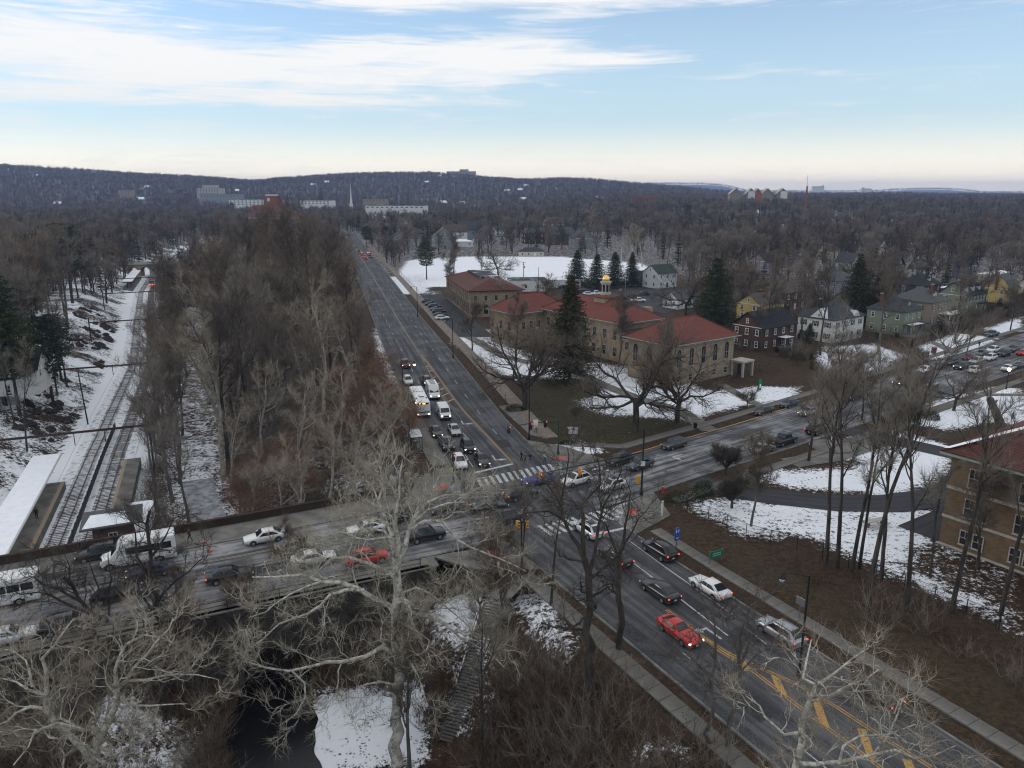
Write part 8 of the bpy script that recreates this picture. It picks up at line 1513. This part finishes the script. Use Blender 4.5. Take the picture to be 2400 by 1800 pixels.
o = pole('tall white flagpole on the school lawn', 'flagpole', 1947, 1047, 15.0, 'white_trim', 'flagpole', .09); MB().lathe([(.02, 0), (.14, .1), (.1, .25), (.02, .3)], 10).build('finial', 'gold', o, (0, 0, 15)); MB().lathe([(3.4, 0), (3.4, .15), (3.2, .18)], 20).build('plinth', 'concrete', o)
def flag(o, z, w=1.5, h=.95):
    f = thing('flag', 'striped flag hanging limp on the ' + o['label'].split(' on ')[0], 'flag', (o.location.x + .1, o.location.y, z)); n_ = 7
    for s in range(7):
        mb = MB(); vs = []
        for i in range(9): t_ = i / 8; x = w * .42 * t_; y = .12 * math.sin(t_ * 14); vs += [(x, y, h * (1 - s / 7) - t_ * .5), (x, y, h * (1 - (s + 1) / 7) - t_ * .5)]
        mb.add(vs, [(2 * i, 2 * i + 1, 2 * i + 3, 2 * i + 2) for i in range(8)]).build('stripe', 'sign_red' if s % 2 == 0 else 'sign_white', f)
    MB().box((.14, .01, h * .75), (.28, .10, h * .5)).build('canton', 'sign_blue', f)
flag(o, 4.6); o = pole('slender flagpole on the lawn before the library spruce', 'flagpole', 1254, 865, 12.5, 'steel', 'flagpole', .06); flag(o, 9.5)
o = pole('wooden utility pole at the snowy field', 'utility_pole', 1227, 662, 9.5, 'bark', 'pole', .16); MB().box((0, 0, 9.0), (2.2, .12, .14)).build('crossarm', 'bark', o); MB().box((0, 0, 8.1), (1.4, .1, .12)).build('crossarm', 'bark', o); MB().lathe([(.3, 0), (.3, .9)], 8).build('transformer', 'steel', o, (.45, 0, 6.6))
for i, (u, v_) in enumerate(((1455, 622), (1480, 624))):
    o = pole('white goalpost ' + ('left' if i == 0 else 'right') + ' of the pair on the field edge', 'goalpost', u, v_, 10.0, 'white_trim', 'goalpost', .09)
o = pole('thin dark mast behind the library roof left of the dome', 'utility_pole', 1262, 690, 11, 'black_metal', 'pole', .12); o = pole('thin pale mast behind the car park spruces', 'utility_pole', 1465, 690, 11, 'steel', 'pole', .1)
# signs
def board(label, name, u, v_, w, h, zb, mat, rz, text=None, tmat='sign_white', ts=.3, posts=2, cat='sign', post='black_metal', pos=None):
    p = P(u, v_) if pos is None else Vector((*pos, 0)); o = thing(name, label, cat, (p.x, p.y, hz(p.x, p.y)), rz); b = MB().box((0, 0, zb + h / 2), (w, .08, h)).build('panel', mat, o)
    for i in range(posts): x = 0 if posts == 1 else (-w / 2 - .05 + (w + .1) * i / (posts - 1)); MB().box((x, .06, (zb + h) / 2), (.1, .1, zb + h + .1)).build('post', post, o)
    if text:
        for k, (s, zz, sz) in enumerate(text): me = text_mesh(s, sz, tmat); me.transform(Matrix.Translation((0, -.045, zb + zz)) @ Matrix.Rotation(math.pi / 2, 4, 'X')); ob('lettering', me, b)
    return o
def scribble(b, w, rows, mat, n=7, h=.07):
    "rows of small strokes: lettering too small to read"
    for z in rows:
        for i in range(n): MB().box((-w / 2 + w * (i + .5) / n, -.045, z), (w / n * .6, .012, h)).build('lettering', mat, b)
sg = board('cream signboard with arched emblem on the library corner lawn', 'signboard', 1343, 1022, 1.7, 1.1, .45, 'sign_white', R(0)); MB().lathe([(.02, 0), (.15, .01), (.15, .03), (.02, .04)], 16).build('emblem', 'trim_dark', sg, (0, -.05, 1.28)).rotation_euler = (math.pi / 2, 0, 0); MB().tube([(-.78, -.06, 1.05), (-.5, -.06, 1.07), (-.38, -.06, 1.3), (0, -.06, 1.5), (.38, -.06, 1.3), (.5, -.06, 1.07), (.78, -.06, 1.05)], .022, 4).build('arch_line', 'trim_dark', sg); MB().box((0, 0, 1.6), (2.1, .24, .09)).build('cap', 'white_trim', sg); scribble(sg, 1.3, (.9, .7), 'stone_trim', 10, .09)
hs = board('blue hospital H sign with an arrow plate on the verge', 'road_sign', 1585, 1290, .75, .85, 2.0, 'sign_blue', R(28), [('H', .45, .75)], 'sign_white', posts=1, cat='sign', post='steel'); MB().box((0, -.01, 1.62), (.75, .06, .6)).build('arrow_plate', 'sign_blue', hs); MB().box((0, -.05, 1.62), (.4, .02, .08)).build('arrow', 'sign_white', hs)
gs = board('green road sign panel on the grass beyond the pavement', 'road_sign', 1678, 1318, 1.7, .9, .6, 'sign_green', R(28), post='steel'); scribble(bpy.data.objects[gs.name], 1.2, (1.2, .95), 'sign_white', 8); board('white sign seen from behind beside the pavement', 'road_sign', 1872, 1450, 1.0, .8, 1.5, 'rim', R(-60), posts=1, post='steel')
pk = board('red and white parking sign by the bridge pavement', 'road_sign', 452, 1262, .95, 1.5, 1.1, 'sign_white', R(20), posts=1, post='steel'); MB().box((0, -.045, 2.5), (.95, .02, .3)).build('red_band', 'sign_red', pk); scribble(pk, .75, (2.1, 1.85, 1.6, 1.35), 'trim_dark', 5)
board('white noticeboard behind the corner, left panel', 'noticeboard', 994, 1135, 1.2, 1.3, .6, 'sign_white', R(-25), pos=(-17.5, 103)); board('white noticeboard behind the corner, right panel', 'noticeboard', 1010, 1130, 1.0, 1.1, .6, 'sign_white', R(20), pos=(-15.4, 103.5))
ls = board('small green and white sign by the library side porch', 'sign', 1780, 915, 1.1, 2.4, .1, 'sign_green', R(37)); MB().box((.1, -.05, 1.0), (.5, .02, .8)).build('poster', 'sign_white', bpy.data.objects[ls.name])
o = thing('bus_shelter', 'bus shelter with a snow-covered roof beside the avenue queue', 'bus shelter', (-15.6, 114.5, 0), R(104)); MB().box((0, 0, 2.5), (4.2, 1.9, .12)).build('roof', 'trim_dark', o); MB().box((0, 0, 2.62), (4.1, 1.8, .12)).build('snow_cover', 'snow', o); MB().box((0, .85, 1.35), (4.0, .05, 2.1)).build('back_pane', 'glass', o); MB().box((0, .5, .5), (3.0, .4, .08)).build('bench', 'old_wood', o)
for a in (-2, 2):
    for b_ in (-.85, .85): MB().box((a, b_, 1.25), (.08, .08, 2.5)).build('post', 'black_metal', o)
for i, (u, v_) in enumerate(((480, 1276), (490, 1292))):
    p = P(u, v_); o = thing('traffic_cone', ('upper' if i == 0 else 'lower') + ' orange traffic cone beside the bridge kerb', 'cone', (p.x, p.y, .01)); MB().box((0, 0, .03), (.4, .4, .06)).build('base', 'orange_plastic', o); MB().lathe([(.17, .05), (.10, .38)], 10).build('cone', 'orange_plastic', o); MB().lathe([(.104, .36), (.068, .56)], 10).build('reflective_band', 'sign_white', o); MB().lathe([(.07, .55), (.035, .8)], 10).build('tip', 'orange_plastic', o)
p = P(1554, 1156); o = thing('fire_hydrant', 'red fire hydrant on the school corner pavement', 'hydrant', (p.x, p.y, 0)); MB().lathe([(.2, 0), (.2, .1), (.14, .12), (.14, .75), (.19, .78), (.19, .86), (.12, .98), (.04, 1.05)], 10).build('barrel', 'sign_red', o); MB().lathe([(.145, .9), (.1, 1.0), (.03, 1.06)], 10).build('bonnet', 'sign_white', o, (0, 0, .02)); [MB().box((sx, 0, .6), (.16, .14, .14)).build('nozzle', 'sign_red', o) for sx in (-.2, .2)]
p = P(1629, 1005); o = thing('litter_bin', 'black litter bin beside the library path', 'bin', (p.x, p.y, 0)); MB().lathe([(.28, 0), (.33, .9), (.36, .92), (.36, 1.0)], 12).build('drum', 'black_metal', o); MB().lathe([(.36, 1.0), (.2, 1.15)], 12).build('lid', 'black_metal', o)
p = P(1551, 1210); o = thing('marker_post', 'white marker post on the snowy school corner', 'post', (p.x, p.y, 0)); MB().box((0, 0, 1.0), (.22, .22, 2.0)).build('shaft', 'white_trim', o); MB().box((0, 0, 2.03), (.3, .3, .08)).build('cap', 'white_trim', o)
for i, (u, v_) in enumerate(((2170, 838), (2188, 828))): p = P(u, v_); o = thing('gate_pier', ('left' if i == 0 else 'right') + ' brick gate pier on the snowy front lawn', 'pier', (p.x, p.y, 0)); MB().box((0, 0, .8), (.9, .9, 1.6)).build('shaft', 'brick_red', o); MB().box((0, 0, 1.66), (1.05, 1.05, .14)).build('cap', 'stone_trim', o)
p = P(2352, 1005); o = thing('tree_snag', 'thick dark broken trunk leaning beside the school roof', 'tree trunk', (p.x, p.y, 0)); q = PY(2320, 935, p.y); MB().tube([(0, 0, -.3), ((q.x - p.x) * .5, .1, (q.z) * .5), (q.x - p.x, 0, q.z), (q.x - p.x - .1, 0, q.z + .4)], [.75, .68, .6, .25], 9).build('trunk', 'bark_grey', o); MB().tube([((q.x - p.x) * .8, 0, q.z * .8), ((q.x - p.x) * .8 + .9, .3, q.z * .95)], [.3, .15], 6).build('stub', 'bark_grey', o)
o = thing('picnic_table', 'snow-dusted timber picnic benches beside the school drive', 'bench', (*P2(2050, 1232), 0), R(20)); MB().box((0, 0, .75), (3.2, .8, .07)).build('table_top', 'stone_trim', o)
for y in (-.8, .8): MB().box((0, y, .45), (3.2, .3, .06)).build('seat', 'stone_trim', o)
for x in (-1.2, 1.2): MB().box((x, 0, .37), (.1, 1.8, .08)).build('brace', 'old_wood', o); MB().box((x, 0, .36), (.12, .6, .72)).build('leg', 'old_wood', o)
for i, a in enumerate((('hedge', 'clipped dark hedge at the school corner, dusted with snow', 1602, 1172, 3.2, 1.2, 1.3), ('bush', 'round dark bush just right of the corner hedge', 1650, 1155, 1.6, 1.4, 1.7), ('bush', 'left of two clipped bushes beside the school drive', 2143, 973, 1.9, 1.5, 1.4), ('bush', 'right of two clipped bushes beside the school drive', 2184, 982, 1.4, 1.2, 1.5), ('bush', 'rounded bush beside the round tree at the drive', 1765, 1140, 1.8, 1.6, 2.0), ('bush', 'dark bush before the brick house porch', 1845, 835, 2.2, 1.8, 2.4), ('bush', 'second dark bush before the brick house', 1870, 845, 2.0, 1.6, 2.0), ('hedge', 'dark hedge in front of the taupe house', 2185, 790, 3.5, 2, 2.4), ('bush', 'dark evergreen bush beside the long green house', 2310, 735, 2.6, 2.2, 3.4),
        ('hedge', 'low brown hedge along the white house lawn', 2080, 850, 9, 1.2, 1.2), ('bush', 'low dark shrub at the foot of the signboard', 1330, 1040, 1.6, .7, .6), ('hedge', 'dark shrubs along the library front wall', 1480, 870, 5, 1.6, 1.8), ('hedge', 'brown reddish hedge beside the library porch', 1780, 870, 5.0, 2.4, 2.6), ('bush', 'dark bush below the library left wing', 1190, 800, 3.2, 2, 2.0), ('bush', 'low bush under the oak by the avenue pavement', 1207, 962, 2.0, 1.5, 1.2))):
    shrub(a[0], a[1], *a[2:], mat='bramble' if 'brown' in a[1] else 'hedge')
# ------------------------------------------------------------------ people
import bmesh
def person_mesh(pose):
    J = {'pel': (0, 0, .95, .15, .12), 'chest': (.02, 0, 1.32, .19, .13), 'neck': (.02, 0, 1.50, .06, .06), 'head0': (.03, 0, 1.60, .085, .095), 'head1': (.03, 0, 1.74, .075, .085)}; E = [('pel', 'chest'), ('chest', 'neck'), ('neck', 'head0'), ('head0', 'head1')]
    st = {'walk': .26, 'stand': .03}[pose]
    for s, k in ((1, 'l'), (-1, 'r')):
        f = s * st; J.update({'hip' + k: (0, .10 * s, .90, .10, .10), 'knee' + k: (f * .6 + .05, .11 * s, .50, .07, .07), 'ank' + k: (f - .04, .11 * s, .09, .045, .05), 'toe' + k: (f + .14, .12 * s, .04, .045, .035), 'sho' + k: (.01, .20 * s, 1.42, .07, .07), 'elb' + k: (-f * .35, .27 * s, 1.14, .05, .05), 'wri' + k: (-f * .8 + .08, .26 * s, .90, .034, .034), 'palm' + k: (-f * .8 + .11, .26 * s, .83, .034, .022)})
        E += [('pel', 'hip' + k), ('hip' + k, 'knee' + k), ('knee' + k, 'ank' + k), ('ank' + k, 'toe' + k), ('chest', 'sho' + k), ('sho' + k, 'elb' + k), ('elb' + k, 'wri' + k), ('wri' + k, 'palm' + k)]
        for i in range(5): nm = f'fin{i}{k}'; J[nm] = (-f * .8 + .09 + .022 * i, .255 * s + (.02 if i == 4 else 0), .74 + .012 * abs(i - 1.5) + (.05 if i == 4 else 0), .009, .009); E.append(('palm' + k, nm))
    keys = list(J); bm = bmesh.new(); lay = bm.verts.layers.skin.verify(); V = {}
    for k in keys: V[k] = bm.verts.new(J[k][:3]); V[k][lay].radius = J[k][3:]
    V['pel'][lay].use_root = True
    for a, b_ in E: bm.edges.new((V[a], V[b_]))
    me = bpy.data.meshes.new('person'); bm.to_mesh(me); bm.free(); t_ = bpy.data.objects.new('tmp', me); COL.objects.link(t_); t_.modifiers.new('s', 'SKIN'); t_.modifiers.new('d', 'SUBSURF').levels = 1; t_.modifiers['d'].render_levels = 1
    r_ = bpy.data.meshes.new_from_object(t_.evaluated_get(bpy.context.evaluated_depsgraph_get())); bpy.data.objects.remove(t_)
    r_.materials.clear()
    for m_ in ('car_navy', 'trim_dark', 'skin', 'tyre'): r_.materials.append(MAT[m_])
    for p_ in r_.polygons:
        c = p_.center; p_.material_index = 2 if c.z > 1.50 or (abs(c.y) > .2 and c.z < .89 and c.z > .6) else 3 if c.z < .10 else 1 if c.z < .93 and abs(c.y) < .22 else 0; p_.use_smooth = True
    return r_
PM = {k: person_mesh(k) for k in ('walk', 'stand')}
hm = MB(); hm.lathe([(.03, .0), (.095, .03), (.108, .10), (.10, .17), (.06, .215), (.01, .225)], 10); hair_me = hm.mesh('hair', 'hair', True)
for nm, c in (('pink', (.55, .3, .28)), ('cream', (.55, .5, .42)), ('olive', (.08, .08, .05)), ('jeans', (.05, .07, .12)), ('cloth_grey', (.12, .12, .13)), ('cloth_black', (.012, .012, .013)), ('cloth_navy', (.02, .025, .05))): flat('wear_' + nm, c, .85)
def person(label, u, v_, face, jacket, legs='wear_cloth_black', pose='walk', z=0.13, s=1.0, zg=0.0):
    p = P(u, v_, zg); o = thing('person', label, 'person', (p.x, p.y, zg + (z if zg == 0 else 0)), R(face)); o.scale = (s, s, s); b = ob('body', PM[pose], o)
    for i, m_ in ((0, jacket), (1, legs)): set_mat(b, m_, i)
    ob('hair', hair_me, o, (.018, 0, 1.60)); return o
for a in (('person in black on the crossing, left of the group of three', 1222, 1083, 20, 'wear_cloth_black'), ('person in a dark jacket with pale scarf, middle of the three on the crossing', 1231, 1087, 200, 'wear_cloth_grey', 'wear_cloth_black'), ('person in dark clothes, right of the three on the crossing', 1242, 1087, 20, 'wear_cloth_navy', 'wear_jeans'), ('person in a pale coat stepping onto the crossing', 1277, 1086, 200, 'wear_cream', 'wear_jeans'),
        ('person in black pushing something at the library corner', 1366, 1070, 200, 'wear_cloth_black'), ('person in a pink top walking along the avenue pavement', 1184, 947, -76, 'wear_pink', 'wear_cloth_grey'), ('person in a cream coat near the signal mast', 1256, 1016, -76, 'wear_cream', 'wear_cloth_black'), ('person in grey waiting at the bus stop pad', 1157, 928, 180, 'wear_cloth_grey', 'wear_jeans', 'stand'), ('person in black walking on the bridge pavement near the cones', 446, 1273, 205, 'wear_cloth_black'),
        ('crossing guard in a bright yellow-green vest at the lower corner', 1190, 1275, 60, 'hi_vis', 'wear_cloth_black', 'stand'), ('crossing guard in a yellow-green vest at the upper left corner', 1062, 1122, -30, 'hi_vis', 'wear_cloth_black', 'stand'), ('person in dark clothes on the pavement by the parked row', 2214, 838, 217, 'wear_cloth_black'), ('person in black farther up the same pavement', 2294, 815, 37, 'wear_cloth_navy'), ('person in dark clothes by the school drive, left of two', 2110, 980, 37, 'wear_cloth_black'), ('person in dark clothes by the school drive, right of two', 2121, 975, 217, 'wear_cloth_navy'), ('person in dark clothes behind the noticeboards', 1009, 1112, -40, 'wear_cloth_navy', 'wear_cloth_black', 'stand')):
    person(*a)
person('person in black waiting under the platform canopy', 87, 1216, -60, 'wear_cloth_black', 'wear_cloth_black', 'stand', zg=-5.5)
# ------------------------------------------------------------------ garden and street trees of the right-hand quarter, then the far masses
def ok_right(x, y):
    X, Y = np.array([x]), np.array([y]); return not any(sdist(X, Y, q)[0] < 1.5 for q in EXCL) and not inside(X, Y, pxpoly([(1500, 1100), (1560, 1020), (2400, 800), (2400, 1000), (2400, 1500), (1600, 1250)]))[0] and not inside(X, Y, pxpoly([(1200, 1040), (1050, 780), (1300, 740), (1760, 760), (1800, 950), (1450, 1080)]))[0]
def gl(k, x, y, near):
    u = 1200 + FPX * x / (y * .97 + 8); w = ('behind the library', 'behind the brick house', 'behind the white house', 'behind the sage and taupe houses', 'near the yellow house at the right edge')[min(4, max(0, int((u - 1400) / 200)))]; return f"{LOOK.get(k, 'bare')} tree in the {'gardens' if near else 'back streets'} {w}" + ('' if near else (', nearer row' if y < 420 else ', farther row'))
got = []; kk = ['street0', 'street1', 'wood1', 'wood0', 'street2', 'wood2', 'oak0', 'street0']
while len(got) < 100:
    x, y = g_right()
    if not clear_of(x, y) or not ok_right(x, y) or any((x - a) ** 2 + (y - b_) ** 2 < 38 for a, b_ in got) or (y < 290 and x < 55) or (y < 470 and x < 90 and y > 330): continue
    got.append((x, y)); near = y < 330
    k = wr.choice(kk); plant(k, x, y, wr.uniform(.8, 1.15), gl(k, x, y, near), 'tree', 'garden trees near the street houses' if near else 'trees among the farther houses', rz=wr.uniform(0, 6.28))
plant_far(); undergrowth()
def litter():
    n = 16000; X = nr.uniform(-12, 60, n); Y = nr.uniform(30, 92, n); A_, B_ = (sdist(X, Y, AV_L + AV_R[::-1]) > .6), (sdist(X, Y, CS_S + CS_N[::-1]) > .6); k = A_ & B_ & (SNOWat(X, Y) < .6) & (height(X, Y) > -8.7) & (sdist(X, Y, EXCL[-1]) > -1e9); X, Y = X[k], Y[k]
    C = np.c_[X, Y, height(X, Y) + .05]; V, F = leafquads(C, nr.uniform(.06, .16, len(C)), nr, .85); o = ob('fallen_leaves', np_mesh('fallen_leaves', V, F, ['leaf_litter'])); o['kind'] = 'stuff'; tag(o, 'brown fallen leaves strewn over the verges and banks', 'leaves')
litter()
def footprints():
    C = []
    for (x0, y0, x1, y1) in ((-15.5, 53, -12.5, 63.5), (-14, 52, -9, 60), (-13, 54, -14.5, 64), (-10, 53, -7.5, 58.5), (-15.8, 57, -9.5, 56), (24, 88, 44, 84), (40, 100, 60, 106), (8, 141, 22, 136), (4, 152, 18, 146), (44, 119, 58, 122)):
        n_ = int(math.hypot(x1 - x0, y1 - y0) / .42)
        for i in range(n_):
            f = i / n_; x = x0 + (x1 - x0) * f + .5 * math.sin(f * 9 + x0) + (.14 if i % 2 else -.14); y = y0 + (y1 - y0) * f + .3 * math.sin(f * 7 + y1); C.append((x, y, hz(x, y) + .012))
    C = np.array(C); V, F = leafquads(np.repeat(C, 3, 0) + nr.normal(0, .03, (len(C) * 3, 3)) * [1, 1, 0], np.full(len(C) * 3, .13), nr, .97); o = ob('footprints', np_mesh('footprints', V, F, ['rock_dark'])); o['kind'] = 'stuff'; tag(o, 'trails of dark footprints trodden through the snow', 'footprints')
footprints()
# ------------------------------------------------------------------ haze: the evening air
hm_, ht, hb = base_mat('haze_air'); ht.nodes.clear(); vo = ht.nodes.new('ShaderNodeVolumePrincipled'); vo.inputs['Color'].default_value = (0.43, 0.60, 1.0, 1); vo.inputs['Density'].default_value = HAZE; vo.inputs['Anisotropy'].default_value = 0.0; vo.inputs['Density Attribute'].default_value = ''; vo.inputs['Temperature Attribute'].default_value = ''; vo.inputs['Color Attribute'].default_value = ''
mo = ht.nodes.new('ShaderNodeOutputMaterial'); ht.links.new(vo.outputs[0], mo.inputs['Volume'])
ho = MB().box((0, 5250, 89), (22000, 11600, 200)).build('haze', 'haze_air'); ho['kind'] = 'stuff'; tag(ho, 'thin bluish evening haze lying over the whole valley', 'haze')
